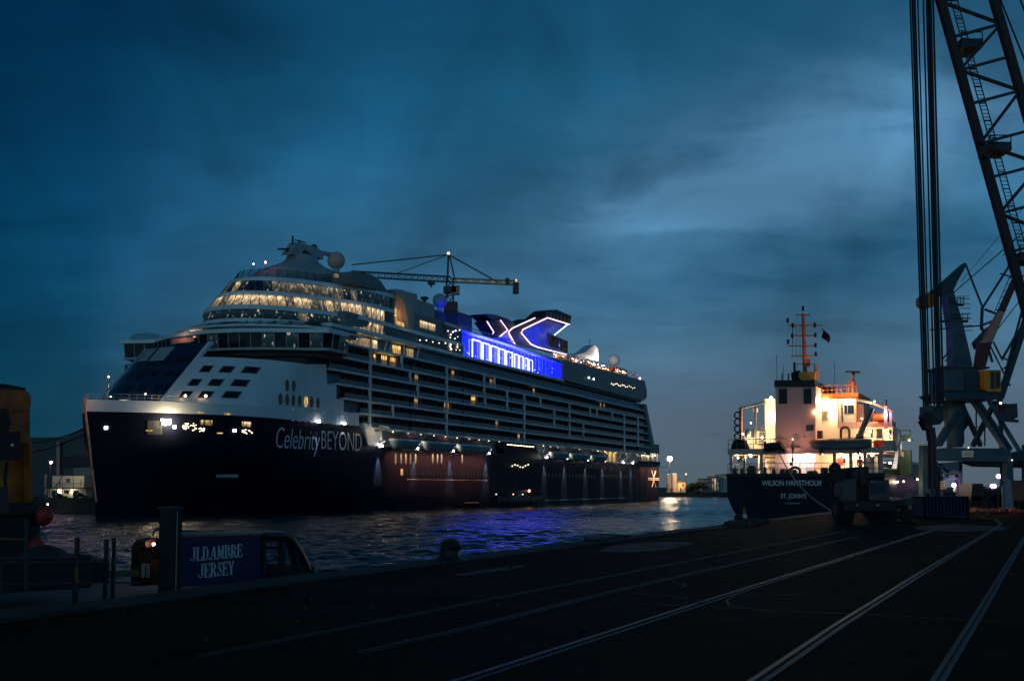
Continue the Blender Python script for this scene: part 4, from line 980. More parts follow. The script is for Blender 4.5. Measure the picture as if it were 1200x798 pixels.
for k in range(30): S.part('small_lamp', MB().ball(P(random.uniform(116, 188), 17.6, random.uniform(42, 45.5)), random.uniform(.1, .17), 6), M['neonw'])
for a in (125, 145, 165, 183): S.lamp(P(a, 18.6, 45), 120, (0.08, 0.12, 1.0), 0.6)
S.part('added_spill_roof', MB().prism([(114.8, 48.65), (114.8, 48.95), (150, 48.75), (192, 47.5), (192, 47.2), (150, 48.45)], lambda u, v, d: P(u, d, v), 13.5, 19.35), M['slab'])  # slab added to keep the blue glow from spilling upwards
S.part('added_spill_end', MB().bb(114.6, 115.0, -19.3, -13.5, 41.6, 48.6), M['teal'])  # wall added to keep the blue glow from spilling forward
# rail rim above
for z in (48.6, 49.7):
    rg = []
    S.part('rim_rail', MB().path([P(114+j*2.0, 19.6, z+0.35*math.sin(j/39*math.pi)-0.012*j) for j in range(40)], 0.2 if z < 49 else 0.12, 6), M['slab'])
S.part('rim_post', (lambda m_: [m_.bar(P(114+j*2.0, 19.6, 48.5), P(114+j*2.0, 19.6, 49.7), 0.1) for j in range(40)] and m_)(MB()), M['slab'], kind='stuff')
S.part('solid_band', MB().prism([(192, 42.0), (192, 48.4), (240, 49.6), (289, 50.4), (291.2, 48.0), (291.2, 43.2), (286, 41.6)], lambda u, v, d: P(u, d, v), 13.0, 19.6), M['teal'])
S.part('stern_band', MB().prism([(284, 42.5), (284, 50.2), (289.5, 50.4), (291.2, 48.0), (291.2, 43.2)], lambda u, v, d: P(u, d, v), -19, 12.9), M['teal'])
S.part('band_end_cap', MB().lathe([(1.8, 0), (2.0, 1.2), (2.0, 3.6), (1.6, 4.6)], P(290.5, 18.0, 43.0), 16), M['teal'], smooth=True)
S.part('band_pillar', MB().bb(191.0, 193.6, -19.7, -19.0, 42, 48.2), M['salmon'])
for k in range(14):
    px = 540+(815+k*9.5)/4.615; py = 350+(457+k*1.7+5*math.sin(k*1.7))/4.615; s, z = sside(px, py, 19.6)
    S.part('band_lamp', MB().ball(P(s, 19.7, z), 0.17 if k < 9 else 0.12, 6), M['lampsmall'])
for px, py in ((690, 442), (695.5, 443.7)): s, z = sside(px, py, 19.6); S.part('band_lamp', MB().ball(P(s, 19.7, z), 0.22, 6), M['lampwhite'])
S.part('stern_lamp', MB().ball(P(284, 19.0, 50.9), 0.35, 8), M['lamppink'])
# light-strung sun deck behind the band
S.part('sun_deck', MB().prism([(180, 48.2), (180, 49.0), (285, 50.6), (285, 49.6)], lambda u, v, d: P(u, d, v), -16, 18.4), M['offwhite'])
random.seed(21)
for k in range(46):
    s = 192+k*1.75+random.uniform(-.6, .6); zz = 50.0+0.018*(s-192)+random.uniform(0.1, 1.1)
    S.part('string_lamp', MB().ball(P(s, random.uniform(14, 18.2), zz), random.uniform(.10, .22), 6), M['lampwarm' if random.random() < .55 else 'lampsmall'])
for s in (186, 198, 212, 228, 244, 260): S.lamp(P(s, 14.5, 52.0), 420, (1, 0.66, 0.36), 0.4)
mm = MB()
for k in range(26): mm.bar(P(178+k*4.2, 18.2, 49.0+0.018*k*3), P(178+k*4.2, 18.2, 51.6+0.018*k*3), 0.14)
mm.path([P(178+k*4.2, 18.2, 51.6+0.018*k*3) for k in range(26)], 0.12, 5)
S.part('sun_deck_frame', mm, M['white'])
mm = MB()
for i in range(22):
    s = 200+i*3.6; mm.bb(s-.8, s+.8, -16.5, -14.5, 50.3, 50.9).bb(s-.8, s-.5, -16.5, -14.5, 50.9, 51.6)
S.part('deck_chair', mm, M['orange'], kind='stuff')
S.part('pergola', MB().bb(262, 276, -16, -8, 53.4, 53.8).bb(262, 262.5, -16, -15.5, 50.4, 53.4).bb(275.5, 276, -16, -15.5, 50.4, 53.4), M['red'])
S.part('stern_rail', MB().path([P(262, 17, 53.2), P(284, 17, 51.9), P(289, 17, 51.6)], 0.15, 5).bar(P(283, 17, 50.4), P(283, 17, 54), 0.3).bar(P(289, 17, 50.4), P(289, 17, 51.7), 0.2), M['grey'])
# white raked fin with its lamp
S.part('raked_fin', MB().prism(cpoly([(668, 416), (680, 413), (688, 406), (692, 404), (695.5, 408), (696.5, 423), (670, 419.5)], 2), lambda u, v, d: P(u, d, v), 0, 4), M['white'])
S.lamp(P(273, 7.5, 59), 1800, (1, 0.85, 0.75), 0.4)
A = C0(691, 405, 2); S.part('fin_antenna', MB().tube(P(A[0], 2, A[1]), P(A[0], 2, A[1]+3), 0.12), M['dsteel'])
# --- funnel: two crossed chevrons, outlines cut on the plane t = 7
def fz(x, y, t=7): return C0(560+x/8.571, 355+y/8.576, t)
def fpoly(pts, t=7): return [fz(x, y, t) for x, y in pts]
Fp = lambda u, v, d: P(u, d, v)
S.part('funnel_body', MB().prism(fpoly([(310, 280), (345, 248), (430, 205), (580, 150), (650, 150), (740, 70), (790, 62), (940, 128), (925, 215), (700, 145), (435, 295), (520, 400), (540, 425), (430, 430), (372, 405)]), Fp, 0, 7), M['black'])
S.part('funnel_body', MB().prism(fpoly([(88, 182), (232, 165), (305, 268), (215, 340), (170, 300)]), Fp, 2.5, 7), M['black'])
S.part('funnel_wing', MB().prism(fpoly([(85, 105), (135, 105), (210, 118), (330, 160), (390, 215), (330, 240), (230, 170), (160, 175)]), Fp, 1, 6.5), M['cranedk'])
S.part('funnel_wing_core', MB().prism(fpoly([(225, 165), (395, 215), (345, 248), (300, 262)]), Fp, 1, 6.0), M['black'])
S.part('funnel_blue_panel', MB().prism(fpoly([(440, 295), (700, 150), (920, 215), (730, 345), (880, 480), (900, 510), (540, 425)]), Fp, 3.0, 5.0), mat('funnel_blue_paint', (0.05, 0.09, 0.65), 0.4, var=0.35, scale=0.25, bump=0.05))
S.part('funnel_foot', MB().prism(fpoly([(215, 340), (300, 285), (372, 405), (420, 430), (330, 395)]), Fp, 4.0, 7.2), M['white'])
def neon(pts, r=0.30, t=7.35):
    r *= 0.55
    q = fpoly(pts, t); S.part('neon_tube', MB().path([P(a, t, b) for a, b in q], r, 6), M['neon'], smooth=True)
neon([(92, 182), (160, 290), (150, 305)], 0.3); neon([(228, 170), (300, 268), (215, 338)], 0.3)
neon([(573, 147), (345, 250), (310, 285), (318, 310), (370, 405)], 0.33); neon([(920, 212), (700, 145), (455, 262), (435, 295), (530, 408), (600, 440), (890, 515)], 0.33)
mm = MB()
for k in range(7):
    a = fz(700+k*34, 85+k*10); b = fz(640+k*38+40, 170+k*9); mm.bar(P(a[0], 7.1, a[1]), P(b[0], 7.1, b[1]), 0.45)
S.part('funnel_louver', mm, M['teal'], kind='stuff')
for k in range(9):
    a = fz(680+k*23, 300+k*10, 8.5); b = fz(680+k*23, 425+k*9, 8.5)
    S.part('exhaust_pipe', MB().tube(P(a[0], 9.5, a[1]), P(b[0], 9.5, b[1]), 0.55, 10), M['dsteel'], smooth=True)
for x, y, k in ((560, 330, 1400), (700, 260, 1200), (650, 400, 1200), (800, 420, 900)):
    a = fz(x, y, 9); S.lamp(P(a[0], 9.5, a[1]), k*0.5, (0.05, 0.10, 1.0), 0.4)
a = fz(190, 240, 9); S.lamp(P(a[0], 10.0, a[1]), 350, (0.05, 0.10, 1.0), 0.4)
S.part('neon_tube', MB().path([P(*(lambda q: (q[0], 7.4, q[1]))(fz(*q))) for q in ((885, 218), (740, 335), (735, 352))], 0.14, 5), M['neonw'])

# --- lifeboats hang from the davits: each a thing of its own
def lifeboat(s0, s1, label, zc=16.2, first={}):
    Lb = s1-s0; c = ((s0+s1)/2, -21.3, zc)
    T = Thing('lifeboat', label, 'lifeboat', SF, c, 'lifeboats hanging along the near side')
    def ring(u, z, wmul, ztop=None):
        return None
    def shell(levels, n=18):
        rg = []
        for z, half, ln in levels:
            r = []
            for i in range(n*2):
                a = 2*math.pi*i/(2*n); ca, sa = math.cos(a), math.sin(a)
                x = ln*Lb/2*(abs(ca)**0.75)*(1 if ca > 0 else -1); y = half*(abs(sa)**0.9)*(1 if sa > 0 else -1); r.append((c[0]+x, c[1]+y, c[2]+z))
            rg.append(r)
        return MB().loft(rg)
    T.part('boat_hull', shell([(-1.5, 0.5, 0.74), (-1.0, 1.3, 0.86), (0, 1.9, 0.96), (0.55, 2.0, 1.0)]), M['boatgrey'], smooth=True)
    T.part('gunwale', shell([(0.55, 2.08, 1.01), (0.95, 2.08, 1.01)]), M['slab'])
    T.part('canopy', shell([(0.95, 1.95, 0.97), (1.6, 1.8, 0.90), (2.15, 1.2, 0.75), (2.35, 0.4, 0.5)]), M['canopyred'], smooth=True)
    T.part('boat_window', MB().bb(c[0]-Lb*.32, c[0]+Lb*.32, c[1]-1.97, c[1]+1.97, c[2]+1.05, c[2]+1.4), M['dglass'])
    for sx in (-1, 1): T.part('lifting_hook', MB().tube((c[0]+sx*Lb*.38, c[1], c[2]+1.5), (c[0]+sx*Lb*.38, c[1], c[2]+3.0), 0.12), M['grey'])
lifeboat(73.5, 86.5, 'foremost lifeboat, beside the white davit housing right of the ship name')
lifeboat(89.5, 106.3, 'second lifeboat from the bow, above the first three glowing hull windows')
lifeboat(108.8, 128.8, 'third lifeboat from the bow, left of the dark blue midship block')
lifeboat(176, 191.8, 'fourth lifeboat from the bow, just right of the dark midship block')
lifeboat(194.3, 213.0, 'fifth lifeboat from the bow, in the middle of the three after boats')
lifeboat(215.3, 231.8, 'rearmost lifeboat, left of the lit tender station')

# mooring lines to the left quay
for k, (a, b, lab) in enumerate((((101, 499), (-20, 510), 'upper mooring line from the cruise ship bow to the left'), ((104, 506), (-20, 524), 'lower mooring line from the cruise ship bow to the left'))):
    p0 = Vector(SF.W(P(2.0, -hb(2.0, 16)-0.1, 16.5-k*1.0))); d_ = WF.aty(b[0], b[1], 226); p1 = Vector(d_)
    pts = [p0.lerp(p1, i/16)-Vector((0, 0, 2.2*math.sin(math.pi*i/16))) for i in range(17)]
    solo('mooring_line', MB().path(pts, 0.13, 6), M['wire'], lab, 'rope', WF, tuple(p0), group='cruise ship mooring lines')

# ================================================================== CARGO SHIP (moored along the quay, seen from astern; local y is its length)
CY = 59.0
def cq(px, py, y): q = QF.aty(px, py, y); return (q[0], q[2])
XL, XR = -16.1, -0.6; XC = (XL+XR)/2
G = Thing('cargo_ship', 'small coaster moored stern-on at the quay, pinkish funnel casing and dark blue hull', 'cargo ship', QF, (XC, CY, 0))
def Q(x, y, z): return (x, y, z)
hw = (XR-XL)/2
def gring(y, k, zt, zb):
    r = []
    prof = [(0.0, zb), (0.50, zb+0.25), (0.80, zb+1.1), (0.95, zb+2.0), (1.0, zb+3.0), (1.0, zt)]
    for f, z in prof: r.append(Q(XC-hw*k*f, y, min(z, zt)))
    for f, z in prof[::-1]: r.append(Q(XC+hw*k*f, y, min(z, zt)))
    return r
ZT = 7.05
rg = [gring(CY, 1.0, ZT, 1.8), gring(CY+2, 1.0, ZT, 0.8), gring(CY+6, 1.0, ZT, -1.0), gring(CY+14, 1.0, ZT-0.2, -2.4), gring(CY+68, 1.0, ZT-0.4, -2.4), gring(CY+80, 0.6, ZT+1.2, -2), gring(CY+86, 0.08, ZT+2, -1)]
G.part('hull', MB().loft(rg), M['csnavy'], smooth=True)
G.part('rubbing_strake', MB().bb(XL-0.06, XR+0.06, CY-0.12, CY, ZT-0.25, ZT+0.08), M['black'])
G.part('rudder', MB().bb(XC-0.2, XC+0.2, CY+1, CY+4, -2, 1.8), M['dred'])
a = cq(893.5, 568.3, CY); text(G, 'ship_name', 'WILSON HANSTHOLM', Q(a[0], CY-0.16, a[1]), 0.74, M['letter'], xs=1.0, off=0.016)
b = cq(963, 568.3, CY); bpy.context.view_layer.update()
o = [k for k in G.o.children if k.name.startswith('ship_name')][0]; o.scale[0] = (b[0]-a[0])/max(0.1, o.dimensions[0])
a = cq(915, 583, CY); text(G, 'home_port', "ST. JOHN'S", Q(a[0], CY-0.16, a[1]), 0.64, M['letter'], xs=1.0, off=0.012)
b = cq(945, 583, CY); bpy.context.view_layer.update()
o = [k for k in G.o.children if k.name.startswith('home_port')][0]; o.scale[0] = (b[0]-a[0])/max(0.1, o.dimensions[0])
a = cq(929, 589, CY); G.part('draught_plate', MB().box(Q(a[0], CY-0.05, a[1]), (1.5, 0.06, 0.16)), M['grey'])
def gbox(name, px0, py0, px1, py1, y, dep, m, parent=None, label=None, extra=0):
    a = cq(px0, py0, y); b = cq(px1, py1, y); return G.part(name, MB().bb(a[0], b[0], y, y+dep, b[1], a[1]), M[m], parent=parent, label=label)
# poop deck and first deckhouse
G.part('poop_deck', MB().bb(XL+0.1, XR-0.1, CY+0.1, CY+22, ZT-0.3, ZT-0.02), M['green'])
zd2 = cq(900, 531.5, CY)[1]; zd2t = cq(900, 525, CY)[1]
G.part('deckhouse_wall', MB().bb(XL+2.2, XR-2.4, CY+4.6, CY+17, ZT, zd2), M['cream'])
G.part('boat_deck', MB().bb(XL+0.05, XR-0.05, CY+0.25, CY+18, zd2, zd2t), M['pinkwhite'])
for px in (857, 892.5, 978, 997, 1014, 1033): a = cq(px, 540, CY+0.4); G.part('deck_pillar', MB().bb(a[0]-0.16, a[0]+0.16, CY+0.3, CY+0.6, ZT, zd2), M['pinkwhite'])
a = cq(867, 540, CY+0.4); G.part('deck_pillar', MB().bb(a[0]-0.1, a[0]+0.1, CY+2.3, CY+2.6, ZT, zd2), M['dsteel'])
for px0, px1, k in ((864, 871, 'dglass'), (1016, 1020, 'dglass'), (1024.5, 1029, 'dsteel'), (985, 991, 'dglass')):
    gbox('deckhouse_window', px0, 534, px1, 541 if k != 'dsteel' else 553, CY+4.55, 0.1, k)
for px0, px1 in ((932.5, 938), (944, 949), (1000, 1007)):
    d_ = gbox('door', px0, 535 if px0 < 999 else 532, px1, 554, (CY+1.9 if px0 < 999 else CY+4.5), 0.08, 'offwhite')
gbox('fire_locker', 981.5, 536, 988, 543.5, CY+4.3, 0.25, 'red')
# upper houses
z3 = cq(970, 455, CY+8)[1]
def house(px0, px1, py0, y, dep, m, name='upper_deckhouse', zb=None):
    a = cq(px0, py0, y); b = cq(px1, py0, y); return G.part(name, MB().bb(a[0], b[0], y, y+dep, zd2t if zb is None else zb, a[1]), M[m])
house(955, 1004, 466, CY+5.6, 10, 'cream')
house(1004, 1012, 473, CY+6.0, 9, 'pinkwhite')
zr = cq(1000, 497.5, CY+5)[1]
house(1012.5, 1046, 500, CY+6, 8, 'cream')
house(872, 909, 505, CY+6, 9, 'cream')
house(896, 909, 467, CY+5.5, 8, 'cream')
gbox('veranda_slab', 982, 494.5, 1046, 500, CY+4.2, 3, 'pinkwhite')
gbox('veranda_front', 981.5, 467, 1004, 494.5, CY+4.4, 0.15, 'cream')
gbox('veranda_post', 981, 466, 982.4, 500, CY+4.2, 0.2, 'orange')
gbox('veranda_post', 1002.8, 466, 1004.6, 500, CY+4.2, 0.2, 'orange')
w = gbox('window', 989.5, 474, 1000.5, 484, CY+4.33, 0.1, 'dglass'); gbox('frame', 992.7, 474, 993.3, 484, CY+4.28, 0.05, 'cream', parent=w)
w = gbox('window', 962, 481, 971, 491, CY+5.5, 0.1, 'w_gold'); gbox('frame', 966, 481, 967, 491, CY+5.45, 0.05, 'dsteel', parent=w)
for px0, px1, py0, py1, k in ((1027, 1034, 502, 513, 'dglass'), (1042, 1044.5, 503, 513, 'dglass'), (1020.5, 1023, 503, 512, 'dglass'), (873, 878, 502, 512, 'bglass'), (880, 884, 502, 512, 'bglass')):
    gbox('window', px0, py0, px1, py1, CY+5.9, 0.12, k)
gbox('side_door', 986.5, 472, 988, 494, CY+4.3, 0.1, 'dsteel')
gbox('bridge_roof', 958, 461, 1006, 466, CY+5, 9, 'orange')
gbox('roof_locker', 966, 453, 976, 461, CY+7, 1.2, 'orange'); gbox('roof_locker', 971, 454.5, 976.5, 461, CY+6.8, 0.3, 'dsteel')
# right wing bulkhead, leaning out
a = cq(1037, 516, CY+1); b = cq(1048, 528, CY+1)
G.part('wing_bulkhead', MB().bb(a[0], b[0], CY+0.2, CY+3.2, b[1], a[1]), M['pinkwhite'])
G.part('wing_bracket', MB().prism([cq(1048, 500, CY+1), cq(1052, 508, CY+1), cq(1048, 548, CY+1), cq(1042, 548, CY+1), cq(1049, 516, CY+1)], lambda u, v, d: (u, d, v), CY+3.2, CY+4.2), M['cream'])
G.part('green_hatch_coaming', MB().bb(XC-5.6, XR-0.4, CY+20, CY+66, ZT-0.4, ZT+1.5), M['green'])
G.part('hatch_cover', MB().bb(XC-5.9, XR-0.3, CY+20, CY+66.2, ZT+1.5, ZT+1.8), M['slab'])
a = cq(1050, 510, CY+19); G.part('green_post_house', MB().bb(a[0]+0.3, a[0]+1.5, CY+19, CY+20.5, ZT, a[1]-1.6), M['green'])
a = cq(1047, 518, CY+18); G.part('side_platform', MB().bb(XR-1.0, XR+.8, CY+17.6, CY+20, ZT+4.0, ZT+4.12).bb(XR-1.0, XR+.8, CY+17.5, CY+17.6, ZT+4.12, ZT+4.5).bb(XR-1.0, XR+.8, CY+17.5, CY+17.56, ZT+5.0, ZT+5.08).bb(XR-1.0, XR-.9, CY+17.5, CY+17.56, ZT+4.5, ZT+5.0).bb(XR+.7, XR+.8, CY+17.5, CY+17.56, ZT+4.5, ZT+5.0), M['green'])
# funnel casing
CF = CY+2.0
def cp(pts, y): return [cq(*q, y) for q in pts]
pr = lambda u, v, d: (u, d, v)
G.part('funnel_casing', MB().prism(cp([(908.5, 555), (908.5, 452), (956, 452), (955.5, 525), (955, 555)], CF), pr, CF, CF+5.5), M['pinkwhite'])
G.part('casing_cap', MB().prism(cp([(907.5, 453), (907.5, 445), (954.5, 445), (955, 453)], CF), pr, CF-0.1, CF+5.6), M['black'])
for a in ((912.5, 455, 922.5, 472.5), (941.5, 455, 951, 472.5)): gbox('louvre_opening', *a, CF-0.06, 0.05, 'black')
gbox('casing_vent', 944.5, 497.5, 953, 504, CF-0.1, 0.09, 'dsteel')
gbox('casing_mark', 930, 508, 936.5, 509, CF-0.04, 0.03, 'grey'); gbox('casing_mark', 942, 510, 943.5, 511.5, CF-0.05, 0.04, 'black')
mm = MB(); 
for k in range(9): 
    a = cq(912.5, 456+k*2, CF-0.09); b = cq(922.5, 456+k*2, CF-0.09); mm.bar((a[0], CF-.08, a[1]), (b[0], CF-.08, b[1]), 0.04)
    a = cq(941.5, 456+k*2, CF-0.09); b = cq(951, 456+k*2, CF-0.09); mm.bar((a[0], CF-.08, a[1]), (b[0], CF-.08, b[1]), 0.04)
G.part('louvre_slat', mm, M['dsteel'], kind='stuff')
gbox('casing_box', 956, 504, 963, 513, CF+1, 0.8, 'black')
# mast
MY = CY+5.0
def gt(mb, a, b, r, y=MY, n=8, r2=None): A, B_ = cq(*a, y), cq(*b, y); return mb.tube((A[0], y, A[1]), (B_[0], y, B_[1]), r, n, r2)
G.part('mast_base', MB().prism(cp([(938, 436), (957, 436), (955, 444), (950, 446), (941, 446), (937, 442)], MY), pr, MY-0.6, MY+0.6), M['yellow'])
mast = G.part('mast', gt(MB(), (943.5, 437), (940.8, 367), 0.24, r2=0.16), M['orange'], smooth=True)
cross = [((934, 369), (948, 369)), ((924, 381), (963, 381)), ((926.5, 393), (956, 393)), ((924, 405), (956, 405)), ((927, 417), (956, 416.5))]
for a, b in cross: G.part('mast_yard', gt(MB(), a, b, 0.07), M['orange'], parent=mast)
gt_ = MB(); 
for a, b in (((934, 369), (933, 367)), ((948, 369), (949, 367)), ((924, 381), (923, 379)), ((929, 381), (929, 405))): gt(gt_, a, b, 0.035)
for px in (929, 933.5, 937.5): gt(gt_, (px, 381), (px, 417), 0.018)
G.part('stay_wire', gt_, M['dsteel'], parent=mast)
for px, py in ((941, 361), (923, 375), (929, 381), (955, 380.5), (928.5, 393), (955.5, 392), (923.5, 400), (955.7, 404), (956, 414.5)):
    G.part('navigation_light', gt(MB(), (px, py-2.6), (px, py+2.6), 0.13), M['black'], parent=mast)
gbox('signal_box', 945.5, 420, 949, 429, MY, 0.3, 'orange'); gbox('signal_box', 953.5, 427, 959, 444, MY, 0.5, 'pinkwhite')
mb = MB()
for a, b, r in (((931, 424), (931, 437), .12), ((930, 436), (931, 446), .28), ((935, 434), (936.5, 446), .26), ((934, 426), (955, 426), .03), ((934, 426), (934, 436), .03), ((955, 426), (955, 436), .03), ((916.5, 437), (916.5, 446), .07), ((924, 437), (924, 446), .07)): gt(mb, a, b, r)
G.part('exhaust_pipe', mb, M['black'], smooth=True, kind='stuff')
for px, py0, py1 in ((910, 415, 447), (978, 424, 456), (918, 428, 446)): G.part('whip_antenna', gt(MB(), (px, py0), (px+0.3, py1), 0.025), M['dsteel'])
# radar mast on the right
mb = MB(); gt(mb, (1000, 438), (1000, 462), 0.12); gt(mb, (999.5, 446), (1000.5, 452), 0.24); gt(mb, (994.5, 444), (994.5, 460), 0.05)
rm = G.part('radar_mast', mb, M['orange']); G.part('radar_scanner', gt(MB(), (991, 435.2), (1008, 435.6), 0.1), M['black'], parent=rm)
G.part('radar_drive', gt(MB(), (1000, 435.8), (1000, 439), 0.16), M['black'], parent=rm)
# awning beams, wing posts
def beam(name, a, b, w, m, y=CY+3, y2=None):
    A, B_ = cq(*a, y), cq(*b, y2 or y); return G.part(name, MB().bar((A[0], y, A[1]), (B_[0], y2 or y, B_[1]), w), M[m])
beam('awning_beam', (866, 478), (897, 470.5), 0.26, 'cream'); beam('awning_beam', (1004, 468), (1022, 472), 0.24, 'cream'); beam('awning_beam', (1022, 472), (1047, 482), 0.18, 'salmon')
beam('wing_post', (868, 477), (868, 525), 0.28, 'orange'); beam('wing_post', (1038, 475), (1038, 502), 0.3, 'pinkwhite'); beam('wing_post', (1044, 482), (1044, 500), 0.25, 'pinkwhite')
G.part('post_lamp', gt(MB(), (1038, 468), (1038, 475), 0.12, y=CY+3), M['black'])
for i, py in enumerate((486, 494, 502, 511)):
    A = cq(864.5, py, CY+2.8); mb = MB(); n_ = 12
    mb.path([(A[0]+.34*math.cos(2*math.pi*k/n_), CY+2.8, A[1]+.34*math.sin(2*math.pi*k/n_)) for k in range(n_+1)], 0.09, 6)
    G.part('rubber_ring', mb, M['rubber'])
# stairs between decks
mb = MB()
for k in range(9):
    a = cq(889, 550-k*3.0, CY+3.5); b = cq(896, 550-k*3.0, CY+3.5); mb.bar((a[0], CY+3.5+k*.1, a[1]), (b[0], CY+3.5+k*.1, b[1]), 0.07, 0.2)
for k in range(8):
    a = cq(889, 520-k*3.2, CY+5); b = cq(896, 520-k*3.2, CY+5); mb.bar((a[0], CY+5+k*.1, a[1]), (b[0], CY+5+k*.1, b[1]), 0.07, 0.2)
G.part('stair_tread', mb, M['dsteel'], kind='stuff')
mb = MB()
for k in range(4): gt(mb, (885+k*0.2, 476+k), (886, 520), 0.12, y=CY+4.4+k*.2)
gbox('vent_cowl', 882.5, 478, 887, 482, CY+4.4, 0.5, 'cream'); G.part('vent_pipe', mb, M['dsteel'])
# rails
mb = MB()
for z in (ZT+0.55, ZT+1.1): mb.path([Q(XL+.1, CY+12, z), Q(XL+.1, CY+.1, z), Q(XR-.1, CY+.1, z), Q(XR-.1, CY+12, z)], 0.035, 5)
for k in range(22): x = XL+.1+(XR-XL-.2)*k/21; mb.tube(Q(x, CY+.1, ZT), Q(x, CY+.1, ZT+1.1), 0.03, 5)
G.part('poop_rail', mb, M['grey'])
mb = MB()
for (xa, xb) in ((XL+.1, XC-1.5), (XC+4.0, XR-.1)):
    for z in (zd2t+.5, zd2t+1.0): mb.tube(Q(xa, CY+.35, z), Q(xb, CY+.35, z), 0.035, 5)
    for k in range(8): x = xa+(xb-xa)*k/7; mb.tube(Q(x, CY+.35, zd2t), Q(x, CY+.35, zd2t+1.0), 0.035, 5)
G.part('boat_deck_rail', mb, M['dsteel'], kind='stuff')
mb = MB()
a = cq(958, 459, CY+5); b = cq(1004, 459, CY+5)
for dz in (0.5, 0.95): mb.tube((a[0], CY+5, a[1]-0.3+dz), (b[0], CY+5, a[1]-0.3+dz), 0.04, 5)
for k in range(9): x = a[0]+(b[0]-a[0])*k/8; mb.tube((x, CY+5, a[1]-0.4), (x, CY+5, a[1]+0.65), 0.04, 5)
G.part('roof_rail', mb, M['orange'])
# dark gear along the stern: winches, fairleads, drums
for px0, py0, px1, py1 in ((860, 546, 864, 556), (868, 547, 872, 556), (876, 545, 886, 556), (892, 546, 898, 556), (905, 548, 909, 556), (914, 549, 934, 556), (946, 550, 958, 556), (962, 547, 971, 556)):
    a = cq(px0, py0, CY+0.7); b = cq(px1, py1, CY+0.7)
    G.part('mooring_gear', MB().bb(a[0], b[0], CY+.4, CY+1.1, ZT, a[1]-0.15).tube((a[0]+.1, CY+.75, a[1]-.2), (b[0]-.1, CY+.75, a[1]-.2), 0.22, 10), M['black'])
A = cq(932, 552, CY+.3); G.part('fairlead_ring', MB().path([(A[0]+.5*math.cos(k*math.pi/8), CY+.2, A[1]+.45*math.sin(k*math.pi/8)) for k in range(17)], 0.14, 8), M['rubber'], smooth=True)
A = cq(908, 523.5, CY); G.part('rope_drum', MB().tube((A[0]-.9, CY-.1, A[1]), (A[0]+.7, CY-.1, A[1]+.1), 0.45, 14).tube((A[0]-1.0, CY-.1, A[1]), (A[0]-.9, CY-.1, A[1]), 0.62, 14).tube((A[0]+.7, CY-.1, A[1]), (A[0]+.85, CY-.1, A[1]+.1), 0.75, 14), M['black'])
A = cq(915, 520, CY); G.part('drum_guard', MB().path([(A[0]+.75*math.cos(k*math.pi/8), CY-.2, A[1]+.75*math.sin(k*math.pi/8)) for k in range(17)], 0.03, 5), M['dsteel'])
mb = MB(); gt(mb, (929, 516), (929, 545), 0.06, y=CY+.2); gt(mb, (929, 516), (929, 524), 0.15, y=CY+.2); gt(mb, (929, 536), (929, 540), 0.13, y=CY+.2); gt(mb, (927.5, 541), (927.5, 545), 0.18, y=CY+.2)
G.part('stern_light_pole', mb, M['black'])
# hose heap, left wing
mb = MB(); A = cq(867, 519, CY+1.5)
for k in range(7): mb.path([(A[0]+(.95-.05*k)*math.cos(j*math.pi/8), CY+1.6+.6*math.sin(j*math.pi/8), zd2t+0.12+k*.13) for j in range(17)], 0.08, 6)
G.part('coiled_hose', mb, M['rubber'], smooth=True)
# mooring rope from the drum down to the quay
A = Vector(Q(*[cq(913, 531, CY-.2)[0], CY-.2, cq(913, 531, CY-.2)[1]])); B_ = Vector(gp(986, 605, QZ+.15)); mid = []
for k in range(17):
    f = k/16; v = A.lerp(B_, f); v.z -= 1.1*math.sin(math.pi*f)*0.8; mid.append(v)
solo('mooring_rope', MB().path(mid, 0.06, 6), M['rope'], 'pale mooring rope sagging from the cargo ship stern drum to the quay', 'rope', QF, tuple(A))
A = Vector(Q(cq(967, 590, CY-.2)[0], CY-.2, cq(968, 575, CY-.2)[1]))
# lamps of the ship
def glamp(px, py, y, e, col=(1, 0.74, 0.40), lens=0.14, m='lampwarm', push=0.35):
    a = cq(px, py, y); G.part('deck_lamp', MB().ball((a[0], y, a[1]), lens*0.75, 8), M[m]); G.lamp((a[0], y-push, a[1]-0.05), e*2.6, col, 0.12)
glamp(903.5, 466, CY+5.0, 24, lens=0.22); glamp(903.5, 481, CY+5.0, 14, lens=0.2); glamp(906, 489, CY+5.3, 30)
glamp(968, 468.5, CY+5.3, 170, lens=0.2); glamp(977, 481.5, CY+5.3, 70, lens=0.2); glamp(993, 468.5, CY+4.1, 90, lens=0.16)
glamp(932, 535, CF-0.6, 60, (1, 0.9, 0.85), 0.14, 'lampwhite'); glamp(947, 535, CF-0.6, 60, (1, 0.9, 0.85), 0.14, 'lampwhite')
glamp(985, 533, CY+3.6, 100); glamp(880, 534, CY+3.4, 130); glamp(865, 536, CY+3.4, 60, lens=.1); glamp(1022, 533, CY+3.4, 150); glamp(1004, 533, CY+3.4, 60)
glamp(1037.5, 484.5, CY+3, 25, (0.95, 0.6, 1.0), 0.16, 'lampviolet'); glamp(893, 512, CY+4.4, 90); glamp(1020, 505, CY+4.6, 110); glamp(1041, 508, CY+4.6, 50, lens=.08)
glamp(956.3, 482, CY+2.2, 10, lens=0.1, m='lampwhite'); glamp(1043, 542, CY+2.2, 25, (0.9, 0.85, 1), 0.14, 'lampwhite'); glamp(870, 508, CY+4.6, 90)
glamp(1025, 470, CY+2.4, 34, lens=0.1); glamp(929, 514, CY+.1, 34, (1, .50, .34), 0.1, 'lampsmall', push=0.5); glamp(1010, 490, CY+2.6, 40, lens=0.1); glamp(880, 495, CY+3.2, 40, lens=0.1)  # lamps added for more even light; the stern pole one tints the casing
